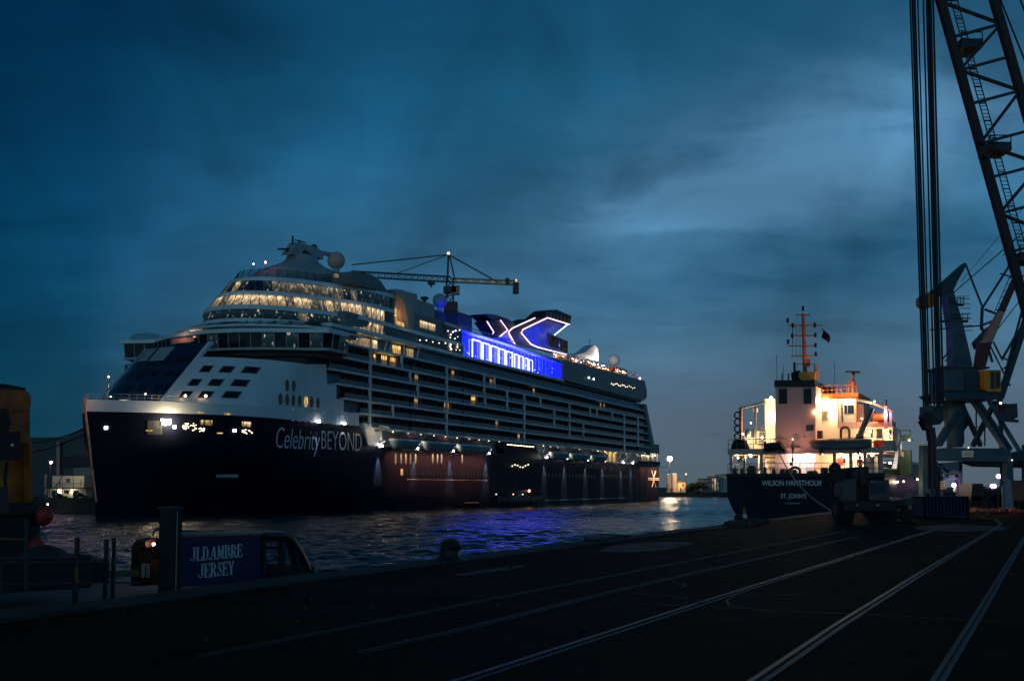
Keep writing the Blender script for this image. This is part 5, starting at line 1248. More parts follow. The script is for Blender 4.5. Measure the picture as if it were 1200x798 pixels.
G.lamp((cq(943, 446, MY)[0]+.8, MY-2.2, cq(943, 446, MY)[1]+.3), 140, (1, .36, .12), .15, spot=70, aim=(-.1, .35, 1))
G.lamp((XR+1.2, CY+17, ZT+3.2), 90, (1, .85, .5), .15); G.part('deck_lamp', MB().ball((XR+.6, CY+17.7, ZT+3.92), .12, 8), M['lampsmall'])  # lamp and lens added to light the green coaming
for px, py in ((1052, 564), (1059, 563.5)): glamp(px, py, CY+10, 20, lens=0.14, m='lampsmall')
# rescue boat resting on the boat deck, davit arm
A = cq(985, 521, CY-0.2); c = (A[0], CY+0.1, A[1])
T = Thing('rescue_boat', 'long pale rescue boat stowed on the boat deck beside the funnel casing', 'boat', QF, c)
rg = []
for (x, w_, zb, zt) in ((-3.0, .25, -.05, .32), (-2.6, .7, -.3, .36), (-1.2, .95, -.42, .36), (1.2, .95, -.42, .36), (2.4, .8, -.35, .36), (2.9, .6, -.2, .36)):
    rg.append([(c[0]+x, c[1]-w_, c[2]+zt), (c[0]+x, c[1]-w_*.8, c[2]+zb+.15), (c[0]+x, c[1], c[2]+zb), (c[0]+x, c[1]+w_*.8, c[2]+zb+.15), (c[0]+x, c[1]+w_, c[2]+zt)])
T.part('boat_hull', MB().loft(rg), M['grey'], smooth=True)
T.part('rubber_collar', MB().path([(c[0]+x, c[1]-w_-.05, c[2]+.4) for x, w_ in ((-3.0, .2), (-2.6, .7), (-1.2, .95), (1.2, .95), (2.4, .8), (2.9, .55))], 0.16, 8), M['salmon'], smooth=True)
T.part('boat_cover', MB().prism([(-2.8, .4), (-1.0, .62), (1.6, .66), (2.7, .45)], lambda u, v, d: (c[0]+u, c[1]+d, c[2]+v), -.7, .7), M['dred'])
T.part('boat_cradle', MB().bb(c[0]-2, c[0]-1.8, c[1]-.6, c[1]+.6, c[2]-.95, c[2]-.3).bb(c[0]+1.6, c[0]+1.8, c[1]-.6, c[1]+.6, c[2]-.95, c[2]-.3), M['dsteel'])
d_ = beam('boat_davit', (1021.5, 478), (1006.5, 513), 0.52, 'salmon', y=CY+0.8); beam('davit_ram', (1013, 499), (1022, 479), 0.14, 'dsteel', y=CY+0.6)
gbox('davit_foot', 1003, 508, 1012, 524, CY+0.6, 0.7, 'dsteel')
A = cq(990.5, 515, CY+4.2); mb = MB()
mb.path([(A[0]-.42, CY+4.2, A[1]-.3), (A[0]-.42, CY+4.2, A[1]+.9)]+[(A[0]-.42*math.cos(k*math.pi/8), CY+4.2, A[1]+.9+.42*math.sin(k*math.pi/8)) for k in range(9)]+[(A[0]+.42, CY+4.2, A[1]-.3)], 0.13, 8)
G.part('suction_hose_arch', mb, M['rubber'], smooth=True)
for i, (px, py, w_, col) in enumerate(((1031, 489, .62, 'orange'), (1035, 491, .5, 'red'), (1030, 519, .5, 'red'), (1036, 521, .42, 'salmon'))):
    A = cq(px, py, CY+3.4); G.part('life_raft_canister', MB().tube((A[0]-w_, CY+3.4, A[1]), (A[0]+w_, CY+3.4, A[1]), w_*.75, 12), M[col], smooth=True)
# flag at the mast yard
A = cq(963, 383, MY); fl = MB(); n_ = 6; vs = []
for i in range(n_+1):
    for j in range(9):
        u = j/8; v = i/n_; vs.append((A[0]+u*0.75+0.10*math.sin(v*4), MY+0.12*math.sin(u*5+v*3), A[1]-0.1-v*0.95-u*0.75+0.12*u*v))
fs = [(i*9+j, i*9+j+1, (i+1)*9+j+1, (i+1)*9+j) for i in range(n_) for j in range(8)]
fl.add(vs, fs)
T = Thing('flag', 'small dark flag with a red patch flying from the orange mast yard', 'flag', QF, (A[0], MY, A[1]))
fo = T.part('flag_cloth', fl, M['navy'], smooth=True); sm = fo.modifiers.new('thick', 'SOLIDIFY'); sm.thickness = 0.02
fr = MB().add([(vs[k][0], vs[k][1]-.015, vs[k][2]) for k in (3*9+3, 3*9+7, 5*9+6, 4*9+2)]+[(vs[k][0], vs[k][1]-.03, vs[k][2]) for k in (3*9+3, 3*9+7, 5*9+6, 4*9+2)], [(0, 1, 2, 3), (4, 7, 6, 5), (0, 4, 5, 1), (1, 5, 6, 2), (2, 6, 7, 3), (3, 7, 4, 0)])
T.part('flag_patch', fr, M['red']); T.part('halyard', MB().tube((A[0], MY, A[1]+.2), (A[0], MY, A[1]-1.6), 0.012, 4), M['dsteel'])

# seaman in red on the poop
def skin(name, verts, edges, radii, m, parent, root=0, sub=2):
    me = bpy.data.meshes.new(name); me.from_pydata(verts, edges, []); o = bpy.data.objects.new(name, me); COL.objects.link(o); o.parent = parent
    md = o.modifiers.new('s', 'SKIN'); md.use_smooth_shade = True
    for v, r in zip(me.skin_vertices[0].data, radii): v.radius = (r, r); v.use_root = False
    me.skin_vertices[0].data[root].use_root = True
    s2 = o.modifiers.new('u', 'SUBSURF'); s2.levels = s2.render_levels = sub; me.materials.append(m); return o
A = cq(1008, 545, CY+2.0)
PT = Thing('person', 'seaman in a red jacket standing on the lit poop deck', 'person', QF, (A[0], CY+2.0, ZT))
V = [(0, 0, .92), (0, 0, 1.12), (0, .01, 1.34), (0, 0, 1.46), (0, -.01, 1.56), (0, -.02, 1.68), (-.10, 0, .86), (-.11, .0, .48), (-.12, .02, .10), (-.12, -.12, .05), (.10, 0, .86), (.12, -.02, .48), (.13, .02, .10), (.14, -.12, .05),
     (-.19, .01, 1.38), (-.26, .03, 1.12), (-.25, -.05, .88), (.19, .01, 1.38), (.27, .02, 1.13), (.24, -.10, .92), (-.25, -.07, .78), (.24, -.14, .83)]
E_2 = [(0, 1), (1, 2), (2, 3), (3, 4), (4, 5), (0, 6), (6, 7), (7, 8), (8, 9), (0, 10), (10, 11), (11, 12), (12, 13), (2, 14), (14, 15), (15, 16), (2, 17), (17, 18), (18, 19), (16, 20), (19, 21)]
Rr = [.15, .14, .16, .07, .085, .085, .095, .07, .05, .045, .095, .07, .05, .045, .07, .055, .04, .07, .055, .04, .035, .035]
skin('body', V, E_2, Rr, M['skin'], PT.o)
skin('jacket', [(0, 0, .88), (0, 0, 1.12), (0, .01, 1.36), (0, .01, 1.47), (-.20, .01, 1.38), (-.27, .03, 1.12), (-.25, -.05, .90), (.20, .01, 1.38), (.28, .02, 1.13), (.24, -.10, .94)], [(0, 1), (1, 2), (2, 3), (2, 4), (4, 5), (5, 6), (2, 7), (7, 8), (8, 9)], [.19, .175, .19, .10, .09, .075, .06, .09, .075, .06], M['red'], PT.o)
skin('trousers', [(0, 0, .92), (-.10, 0, .84), (-.11, 0, .48), (-.12, .02, .12), (.10, 0, .84), (.12, -.02, .48), (.13, .02, .12)], [(0, 1), (1, 2), (2, 3), (0, 4), (4, 5), (5, 6)], [.16, .115, .085, .07, .115, .085, .07], M['black'], PT.o)
PT.part('hood', MB().ball((A[0], CY+2.02, ZT+1.66), 0.14, 12, sz=1.2), M['red'], smooth=True)

# ================================================================== PORTAL CRANE (blue, world plane Y = 112)
YC = 112.0
def w2(px, py, y=YC): q = WF.aty(px, py, y); return (q[0], q[2])
B0 = w2(1137, 589)
K = Thing('portal_crane', 'blue portal crane with orange cab and red and white luffing strut', 'crane', WF, (B0[0], YC, QZ))
wp = lambda u, v, d: (u, d, v)
def kbar(mb, a, b, w_, y=YC, y2=None, h=None):
    A, B_ = w2(*a, y), w2(*b, y2 or y); return mb.bar((A[0], y, A[1]), (B_[0], y2 or y, B_[1]), w_, h)
def kpoly(name, pts, y0, y1, m, parent=None): return K.part(name, MB().prism([w2(*q, y0) for q in pts], wp, y0, y1), M[m], parent=parent)
kpoly('portal_leg', [(1082, 521), (1090.5, 521), (1090.5, 592), (1081, 592)], YC, YC+1.2, 'craneblue')
kpoly('portal_leg', [(1181, 538), (1187, 538), (1189, 592), (1179, 592)], YC, YC+1.2, 'craneblue')
kpoly('portal_leg', [(1092, 540), (1099, 540), (1100, 588), (1092, 588)], YC+7, YC+8, 'cranedk')
kpoly('portal_leg', [(1205, 520), (1216, 520), (1216, 592), (1205, 592)], YC+3, YC+4.5, 'craneblue')
kpoly('leg_cap', [(1082.5, 519), (1090, 519), (1090, 521.5), (1082.5, 521.5)], YC-.1, YC+1.3, 'slab')
kpoly('portal_beam', [(1090, 526), (1110, 524), (1184, 525), (1186, 537), (1180, 540), (1092, 539)], YC+.1, YC+1.5, 'craneblue')
kpoly('portal_beam', [(1128, 540), (1222, 536), (1222, 548), (1146, 546)], YC+5, YC+6.5, 'cranedk')
kpoly('portal_side_beam', [(1186, 530), (1206, 526), (1206, 538), (1186, 540)], YC+1.5, YC+3, 'cranedk')
pl_ = kpoly('name_plate', [(1127.5, 527.5), (1141, 527.5), (1141, 535), (1127.5, 535)], YC-.02, YC+.08, 'cream')
for k, (a, b) in enumerate(((1130, 1138), (1129.5, 1139.5))): kpoly('plate_line', [(a, 530+k*2), (b, 530+k*2), (b, 530.5+k*2), (a, 530.5+k*2)], YC-.05, YC-.021, 'grey', parent=pl_)
for a, b, y0, y1 in (((1101, 521), (1130, 468), YC, YC+3), ((1177, 524), (1138, 467), YC, YC+3), ((1093, 526), (1127, 470), YC+6, YC+4), ((1199, 535), (1158, 468), YC+2, YC+3), ((1184, 526), (1146, 470), YC+7, YC+4), ((1140, 522), (1166, 470), YC+6, YC+3), ((1149, 521), (1130, 480), YC+7, YC+3), ((1112, 524), (1136, 490), YC+7, YC+3)):
    K.part('tower_strut', kbar(MB(), a, b, 0.42, y0, y1), M['craneblue'])
K.part('slewing_column', MB().lathe([(0.75, 0), (0.95, 0.5), (0.95, 2.4), (1.2, 3.0), (1.25, 4.2), (0.8, 5.2)], (w2(1134, 522)[0], YC+3.2, w2(1134, 522)[1]), 20), M['craneblue'], smooth=True)
kpoly('machine_deck', [(1100, 459), (1170, 459), (1171, 467), (1110, 468)], YC-.6, YC+5, 'cranedk')
kpoly('machinery_house', [(1107, 431), (1131, 431), (1131.5, 458), (1107, 458)], YC+.3, YC+4.5, 'craneblue')
kpoly('machinery_house', [(1131, 430), (1146, 430), (1146, 460), (1131.5, 460)], YC, YC+4.6, 'cranedk')
kpoly('house_stripe', [(1108, 453), (1118, 453), (1118, 455.5), (1108, 455.5)], YC+.2, YC+.29, 'ochre')
kpoly('house_roof', [(1104, 428), (1160, 429), (1160, 431), (1104, 430.5)], YC, YC+4.8, 'cranedk')
mb = MB()
for k in range(6): kbar(mb, (1146, 437+k*4), (1152, 437+k*4), 0.09)
kbar(mb, (1146, 434), (1146, 459), .12); kbar(mb, (1152, 434), (1152, 459), .12)
K.part('access_ladder', mb, M['cranedk'])
cab = kpoly('cab', [(1153.5, 433), (1173, 433), (1173, 458), (1158, 458.5), (1153.5, 455)], YC-1.0, YC+.8, 'yellow')
kpoly('window', [(1161, 435), (1172, 435), (1172, 454), (1161, 455)], YC-1.06, YC-.98, 'dglass', parent=cab)
kpoly('window_bar', [(1166, 435), (1166.6, 435), (1166.6, 455), (1166, 455)], YC-1.12, YC-1.07, 'yellow', parent=cab)
# mast
kpoly('mast', [(1109, 338), (1117, 338), (1129, 380), (1140, 428), (1117, 430), (1116, 385)], YC+.5, YC+2.2, 'craneblue')
kpoly('rocker_beam', [(1131, 307), (1133.5, 309), (1123, 328), (1117, 341), (1104, 345), (1094, 346), (1096, 338)], YC+.3, YC+1.4, 'cranedk')
c_ = w2(1089, 351); K.part('counterweight', MB().tube((c_[0], YC+.1, c_[1]), (c_[0], YC+1.8, c_[1]), 0.78, 20), M['ochre'], smooth=True)
for a, b in (((1093, 341), (1089, 351)),): K.part('counterweight_arm', kbar(MB(), a, b, .5, YC+.8), M['cranedk'])
pls = [((1102, 376), (1134, 376)), ((1112, 356), (1129, 357))]
for a, b in pls:
    K.part('mast_platform', kbar(MB(), a, b, .25, YC+1), M['cranedk'])
    mb = MB()
    for h in (4, 8): kbar(mb, (a[0], a[1]-h), (b[0]+2, b[1]-h), .06, YC+.2)
    for j in range(6): x = a[0]+(b[0]-a[0])*j/5; kbar(mb, (x, a[1]), (x, a[1]-8), .06, YC+.2)
    K.part('platform_rail', mb, M['cranedk'])
mb = MB()
for y in (347, 350, 356, 361, 367, 373, 381, 387): kbar(mb, (1121+(y-347)*.25, y), (1136+(y-347)*.1, y-.3), .07, YC+.6)
K.part('ladder_cage', mb, M['cranedk'])
for a, b, w_ in (((1131.5, 309), (1151.5, 360), .16), ((1151.5, 360), (1186, 306), .2), ((1154, 362), (1172, 369), .2), ((1151, 360), (1150, 386), .25), ((1090, 386), (1150, 381), .14), ((1150, 381), (1170, 373), .22), ((1150, 384), (1184, 452), .12), ((1172, 320), (1191, 326), .12),
                 ((1104, 421), (1117, 405), .14), ((1107, 423), (1119, 409), .1), ((1150, 381), (1163, 424), .2), ((1174, 422), (1187, 400), .12), ((1170, 365), (1203, 318), .1)):
    K.part('stay_bar', kbar(MB(), a, b, w_, YC+1.2), M['cranedk'])
mb = MB()
for k in range(6): kbar(mb, (1166+k*3.2, 363-k*7.5), (1174+k*3.2, 362-k*7.5), .07, YC+1.4)
kbar(mb, (1166, 364), (1184, 322), .07, YC+1.4); kbar(mb, (1173, 364), (1191, 322), .07, YC+1.4)
K.part('jib_ladder', mb, M['cranedk'])
kpoly('strut_lower', [(1148, 402), (1163, 400), (1155, 430), (1144, 430)], YC-.3, YC+.5, 'dred')
kpoly('strut_middle', [(1172, 363.5), (1177.5, 366), (1163, 401), (1149, 402), (1154, 396)], YC-.3, YC+.5, 'salmon')
kpoly('strut_upper', [(1189, 326), (1194, 328), (1177.5, 366), (1172, 363.5)], YC-.3, YC+.5, 'dred')
kpoly('jib_drive', [(1143, 400), (1160, 382), (1163, 388), (1152, 402), (1146, 408)], YC+.6, YC+1.6, 'cranedk')
kpoly('drum_box', [(1179, 473), (1192, 472), (1193, 488), (1186, 492), (1179, 491)], YC+.2, YC+2, 'dsteel')
K.part('side_gallery', kbar(MB(), (1170, 491), (1193, 493), .3), M['cranedk']); K.part('side_gallery', kbar(MB(), (1172, 473), (1180, 473), .15), M['cranedk'])
K.part('crane_lamp', MB().ball((w2(1171.5, 472)[0], YC-.2, w2(1171.5, 472)[1]), 0.13, 8), M['lampsmall'])
for px, py in ((1134.5, 524), (1185.5, 538.5)): K.part('crane_lamp', MB().ball((w2(px, py)[0], YC-.1, w2(px, py)[1]), 0.06, 8), M['lampsmall'])
mb = MB()
for a, b in (((1112, 472), (1112, 520)), ((1119, 480), (1119, 520)), ((1108, 490), (1124, 490)), ((1108, 505), (1126, 505)), ((1146, 500), (1160, 500)), ((1144, 480), (1144, 522)), ((1154, 492), (1154, 522)), ((1112, 480), (1119, 490)), ((1119, 490), (1112, 500)), ((1112, 500), (1119, 510))): kbar(mb, a, b, .12, YC+3)
for k in range(10): kbar(mb, (1112, 474+k*4.6), (1119, 474+k*4.6), .07, YC+2.8)
K.part('inner_stair', mb, M['cranedk'])
K.part('crane_rail_bogie', MB().bb(w2(1078, 590)[0], w2(1094, 590)[0], YC-.3, YC+1.5, QZ, QZ+.8), M['dsteel'])
K.part('crane_rail_bogie', MB().bb(w2(1176, 590)[0], w2(1192, 590)[0], YC-.3, YC+1.5, QZ, QZ+.8), M['dsteel'])
# second luffing jib at the right edge
J = Thing('lattice_crane_jib', 'dark lattice jib rising at the right edge beyond the orange cab', 'crane jib', WF, (w2(1172, 466, 118)[0], 118, w2(1172, 466, 118)[1]))
def jb(a, b, w_, y=118): A, B_ = w2(*a, y), w2(*b, y); return MB().bar((A[0], y, A[1]), (B_[0], y, B_[1]), w_)
J.part('jib_chord', jb((1172, 466), (1212, 345), .62), M['dsteel']); J.part('jib_chord', jb((1174, 452), (1190, 392), .2), M['dsteel']); J.part('jib_chord', jb((1190, 392), (1215, 300), .2), M['dsteel'])
for a, b in (((1174, 418), (1186, 424)), ((1175, 432), (1187, 424)), ((1164, 400), (1174, 420)), ((1174, 420), (1190, 392)), ((1187, 424), (1190, 392)), ((1190, 392), (1203, 375)), ((1196, 372), (1206, 366))): J.part('jib_lacing', jb(a, b, .15), M['dsteel'])
J.part('jib_foot', jb((1172, 462), (1170, 480), .5), M['dsteel'])
J.part('jib_foot', MB().bar((w2(1172, 476, 118)[0], 118, w2(1172, 476, 118)[1]), (w2(1172, 476, 118)[0], 118, QZ), .35), M['dsteel'])

# ================================================================== HARBOUR CRANE, near: lattice boom, ropes and hook block (plane Y = 60)
YN = 60.0
def w3(px, py, y=YN): q = WF.aty(px, py, y); return (q[0], q[2])
foot = w3(1262, 528)
H = Thing('harbour_crane', 'tall dark lattice boom crane with hoist ropes at the right edge', 'crane', WF, (foot[0], YN, QZ))
Lb = [w3(1078, -110), w3(1246, 528)]; Rb = [w3(1120, -118), w3(1275, 500)]
def lx(py, side):  # boom edges in the photo: straight lines
    return (1102+(py)*0.277) if side == 0 else (1165+(py)*0.287)
def bp(py, side, y): q = w3(lx(py, side), py, y); return (q[0], y, q[1])
ys = [-140, -95, -50, -8, 34, 72, 112, 158, 198, 240, 285, 330, 378, 428, 480, 520]
wd = 1.2
def hb_(name, A, B_, w_, m='rust', parent=None): return H.part(name, MB().bar(A, B_, w_), M[m], parent=parent)
for y in (YN, YN+wd):
    for sd in (0, 1): hb_('boom_chord', bp(-150, sd, y), bp(528, sd, y), 0.42 if y == YN else 0.18)
for i, py in enumerate(ys):
    hb_('boom_brace', bp(py+10, 0, YN), bp(py-6, 1, YN), 0.15, 'dsteel'); hb_('boom_brace', bp(py+10, 0, YN+wd), bp(py-6, 1, YN+wd), 0.08, 'dsteel')
    for sd in (0, 1): hb_('boom_brace', bp(py+10*(1-sd)-6*sd, sd, YN), bp(py+10*(1-sd)-6*sd, sd, YN+wd), 0.12, 'dsteel')
    if i+1 < len(ys):
        nx = ys[i+1]
        if i % 2: hb_('boom_brace', bp(py+10, 0, YN), bp(nx-6, 1, YN), 0.16, 'rust')
        else: hb_('boom_brace', bp(nx+10, 0, YN), bp(py-6, 1, YN), 0.16, 'rust')
        hb_('boom_brace', bp(py, i % 2, YN), bp(nx, i % 2, YN+wd), 0.12, 'dsteel')
# ladder with cage inside the boom
mb = MB(); n_ = 60
def lp(py, o, y=YN+1.0): q = w3(lx(py, 0)+12+o, py, y); return (q[0], y, q[1])
mb.bar(lp(-140, 0), lp(520, 0), 0.05); mb.bar(lp(-140, 8), lp(520, 8), 0.05)
for k in range(150): py = -140+k*4.4; mb.bar(lp(py, 0), lp(py, 8), 0.035)
for k in range(33):
    py = -140+k*20; mb.path([lp(py, 0), lp(py+1, 0, YN+.35), lp(py+1, 8, YN+.35), lp(py, 8)], 0.035, 4)
H.part('boom_ladder', mb, M['dsteel'])
for py, rx in ((52, 7), (172, 8), (300, 6)):
    q = w3(lx(py, 0)+16, py, YN+.8); H.part('boom_platform', MB().bb(q[0]-.5, q[0]+.75, YN+.3, YN+1.9, q[1]-.35, q[1]+.15).bb(q[0]-.5, q[0]+.75, YN+.3, YN+.34, q[1]+.5, q[1]+.56).bb(q[0]-.5, q[0]-.45, YN+.3, YN+.34, q[1], q[1]+.55).bb(q[0]+.7, q[0]+.75, YN+.3, YN+.34, q[1], q[1]+.55), M['dsteel'])
for py in (169, 185): q = w3(lx(py, 0)-4, py); H.part('boom_floodlight', MB().tube((q[0], YN-.2, q[1]), (q[0]+.35, YN-.1, q[1]-.1), 0.16, 10, 0.1), M['black'])
# head of the boom (above the frame) and hoist ropes
hd = w3(1084, -140); H.part('boom_head', MB().prism([(hd[0]-1.5, hd[1]-.6), (hd[0]+3.2, hd[1]-1.4), (hd[0]+3.0, hd[1]+1.0), (hd[0]-1.0, hd[1]+.9)], wp, YN, YN+wd), M['rust'])
for xo, yy, r, xb in ((1070.5, 60.4, .13, -1.5), (1066.5, 60.2, .05, -2.2), (1075.5, 61.0, .045, -2.8), (1082, 61.0, .05, -5.5), (1086.5, 60.5, .09, -6), (1090, 60.6, .09, -6), (1093.5, 60.6, .06, -5)):
    # photo x at the top edge -> the rope hangs plumb, slightly fanned towards the block
    a = w3(xo, 0, yy); b = w3(xo+15+xb*0.4+((1084-xo)*0.10), 478, yy); d = Vector((b[0]-a[0], 0, b[1]-a[1])); tp = Vector((a[0], yy, a[1]))-Vector((d.x, 0, d.z))*0.29
    H.part('hoist_rope', MB().tube(tp, (b[0], yy, b[1]), r, 8), M['wire'], smooth=True)
c_ = w3(1087, 488); d_ = w3(1103, 488)
bl = H.part('hook_block', MB().prism([w3(1081, 476), w3(1092.5, 474), w3(1093.5, 493), w3(1086, 493.5), w3(1081, 487)], wp, YN-.05, YN+.45), M['palefender'])
H.part('block_side_plate', MB().prism([w3(1092, 475), w3(1109, 474), w3(1110, 491), w3(1106, 496), w3(1094, 496)], wp, YN+.5, YN+1.2), M['dsteel'])
H.part('block_side_plate', MB().prism([w3(1082, 492), w3(1095, 492), w3(1093, 503), w3(1088, 503)], wp, YN+.1, YN+.9), M['dred'])
H.part('block_sheave', MB().tube((c_[0], YN-.12, c_[1]), (c_[0], YN+.55, c_[1]), 0.3, 16), M['black'])
H.part('hook_shank', MB().tube((w3(1094, 500)[0], YN+.5, w3(1094, 500)[1]), (w3(1096, 515)[0], YN+.5, w3(1096, 515)[1]), .26, 10).tube((w3(1096, 515)[0], YN+.5, w3(1096, 515)[1]), (w3(1096.5, 572)[0], YN+.5, w3(1096.5, 572)[1]), .22, 10), M['dred'])
ar = MB(); q = w3(1097, 574); ar.path([(q[0]+.32*math.cos(a), YN+.5, q[1]-.1+.36*math.sin(a)) for a in [R(90-k*22) for k in range(13)]], 0.11, 8); H.part('hook', ar, M['dsteel'])
# carrier of the crane, right of the picture
fx = foot[0]
H.part('carrier', MB().bb(fx-1.2, fx+9, YN-2.6, YN+5.4, QZ+.9, QZ+2.1), M['dsteel'])
for k in range(4):
    for yy in (YN-2.4, YN+4.3): H.part('wheel', MB().tube((fx+.2+k*2.2, yy, QZ+.62), (fx+.2+k*2.2, yy+.9, QZ+.62), .62, 18), M['rubber'])
H.part('crane_house', MB().bb(fx-.4, fx+7, YN-1, YN+3.6, QZ+2.1, QZ+5.6), M['ochre'])
H.part('crane_tower', MB().bar((fx+2.4, YN+1.3, QZ+5.6), (fx+2.4, YN+1.3, QZ+17), 1.6), M['ochre'])
for yy in (YN+.4, YN+2.2): H.part('luffing_rope', MB().tube((fx+2.4, yy, QZ+17), (hd[0]+3, yy, hd[1]), .05, 6), M['wire'])
# thin stays seen between the cranes
st2 = Thing('crane_stays', 'two thin slanting stay cables between the boom and the blue crane mast', 'cable', WF, (w2(1200, 262, 114)[0], 114, w2(1200, 262, 114)[1]))
for a, b, r in (((1126, 330), (1200, 242), .03), ((1118, 342), (1204, 268), .06), ((1164, 392), (1204, 340), .05), ((1175, 300), (1200, 262), .03)):
    A, B_ = w2(*a, 114), w2(*b, 114); st2.part('stay_cable', MB().tube((A[0], 114, A[1]), (B_[0], 114, B_[1]), r, 6), M['wire'])

# ================================================================== QUAY EQUIPMENT
# tractor with pale mudguards, standing in front of the ship's stern
TY = 50.0
def w4(px, py, y=TY): q = WF.aty(px, py, y); return (q[0], q[2])
c_ = w4(1013, 611); T = Thing('tractor', 'dark tractor with pale rounded mudguards parked before the cargo ship stern', 'tractor', WF, (c_[0], TY, QZ))
def tp_(name, pts, y0, y1, m): return T.part(name, MB().prism([w4(*q, TY) for q in pts], wp, y0, y1), M[m])
for x0, x1 in ((983, 1001), (1026, 1042)):
    a = w4(x0, 610); b = w4(x1, 610); w = T.part('wheel', MB().tube((a[0], TY+.5, QZ+.62), (b[0], TY+.5, QZ+.62), .62, 22), M['rubber'], smooth=True)
    T.part('wheel_rim', MB().tube((a[0]-.02, TY+.5, QZ+.62), (b[0]+.02, TY+.5, QZ+.62), .3, 14), M['dsteel'], parent=w)
def fender(pts, y0, y1, m='palefender'):
    return tp_('mudguard', pts, y0, y1, m)
fender([(984.5, 586), (984.2, 568), (986.5, 563.5), (991, 561.3), (1000, 560.8), (1000.5, 586)], TY-.4, TY+.9)
fender([(1015, 585), (1015, 568), (1017, 563.7), (1021, 562.8), (1032, 563.2), (1037, 565.5), (1038.8, 569), (1038.5, 582), (1036, 586)], TY-.4, TY+.9)
tp_('lamp_panel', [(1017.5, 566), (1034, 566), (1034, 577), (1017.5, 577)], TY-.45, TY-.41, 'bglass')
tp_('axle_housing', [(1000, 572), (1027, 572), (1027, 600), (1000, 600)], TY, TY+2.0, 'black')
tp_('drawbar', [(984, 586), (1046, 587), (1046, 598), (986, 598)], TY-.5, TY+1.6, 'black')
tp_('cab', [(1001, 547), (1023, 545.5), (1024, 563), (1016, 572), (1001, 572)], TY+.6, TY+2.2, 'black')
tp_('cab_window', [(1004, 550), (1010, 549.5), (1010, 562), (1004, 562)], TY+.54, TY+.59, 'dglass'); tp_('cab_window', [(1012, 549.5), (1020, 549), (1020, 560), (1012, 561)], TY+.54, TY+.59, 'dglass')
tp_('seat_back', [(1011, 560), (1018, 559), (1018, 568), (1011, 569)], TY+.3, TY+.5, 'dred')
for px, py, k in ((988, 584, 'dred'), (1036, 583, 'dred'), (1000, 591, 'salmon'), (1024, 591, 'offwhite')): q = w4(px, py); T.part('reflector', MB().bb(q[0]-.06, q[0]+.06, TY-.55, TY-.5, q[1]-.04, q[1]+.04), M[k])
for px in (1004, 1009, 1013): T.part('hydraulic_hose', MB().path([(w4(px, 571)[0], TY-.05, w4(px, 571)[1]), (w4(px-1, 577)[0], TY-.25, w4(px, 579)[1]), (w4(px+1, 585)[0], TY-.1, w4(px, 587)[1])], .025, 6), M['rubber'])
mbt = MB()
for x0, x1 in ((983, 1001), (1026, 1042)):
    a_x, b_x = w4(x0, 610)[0], w4(x1, 610)[0]
    for k in range(18): an = k*math.pi/9; mbt.box(((a_x+b_x)/2, TY+.5+.63*math.sin(an), QZ+.62+.63*math.cos(an)), (b_x-a_x-.04, .07, .05), Matrix.Rotation(-an, 3, 'X'))
T.part('tyre_tread', mbt, M['rubber'], kind='stuff')
T.part('air_cleaner', MB().ball((w4(989, 549)[0], TY+1.4, w4(989, 549)[1]), 0.3, 14, sz=1.1), M['black'], smooth=True)
T.part('exhaust_stack', MB().tube((w4(990, 552)[0], TY+1.4, w4(990, 552)[1]), (w4(990, 575)[0], TY+1.4, w4(990, 575)[1]), 0.22, 10), M['black'])
tp_('linkage', [(981, 553), (999, 551), (1001, 562), (983, 562)], TY+1.0, TY+1.8, 'black')
tp_('step', [(1044, 586), (1064, 584), (1062, 590), (1046, 592)], TY+.2, TY+1.2, 'black')
# flat trailer behind it
T2 = Thing('flatbed_trailer', 'low dark flatbed trailer right of the tractor by the pinkish bollards', 'trailer', WF, (w4(1055, 600, 54)[0], 54, QZ))
q0, q1 = w4(1040, 583, 54), w4(1068, 596, 54)
T2.part('bed', MB().bb(q0[0], q1[0]+.2, 54, 58, q0[1]-.35, q0[1]), M['dsteel']); T2.part('headboard', MB().bb(q0[0], q0[0]+.1, 54, 58, q0[1], q0[1]+.9), M['dsteel'])
for k in (0.3, 1.0):
    for yy in (54.1, 57.5): T2.part('wheel', MB().tube((q0[0]+k, yy, QZ+.32), (q0[0]+k, yy+.35, QZ+.32), .32, 14), M['rubber'])
T2.part('bed_support', MB().bb(q0[0]+.2, q1[0], 54.4, 57.4, QZ+.6, q0[1]-.34), M['black'])
# pinkish posts and thin lamp pole
for px, h, lab in ((1066, 577, 'pinkish post left of the blue container, the one nearer the trailer'), (1074, 580, 'pinkish post close beside the left end of the blue container')):
    a = w3(px, 600, 62); b = w3(px, h, 62)
    T = Thing('steel_post', lab, 'post', WF, (a[0], 62, QZ), 'pinkish posts beside the blue container')
    T.part('shaft', MB().lathe([(.26, 0), (.24, .1), (.2, .15), (.2, b[1]-QZ-.1), (.12, b[1]-QZ)], (a[0], 62, QZ), 14), M['salmon'], smooth=True); T.part('foot_plate', MB().bb(a[0]-.35, a[0]+.35, 61.7, 62.3, QZ, QZ+.05), M['dsteel'])
a = w3(1074, 561, 66); T = Thing('lamp_pole', 'thin pole with a small white lamp left of the crane leg', 'lamp', WF, (a[0], 66, QZ))
T.part('pole', MB().tube((a[0], 66, QZ), (a[0], 66, a[1]), .05, 8), M['grey']); T.part('lamp_head', MB().bb(a[0]-.15, a[0]+.12, 65.8, 66.1, a[1]-.03, a[1]+.12), M['dsteel']); T.part('lamp_lens', MB().ball((a[0]-.02, 65.8, a[1]), .07, 8), M['lampsmall'])
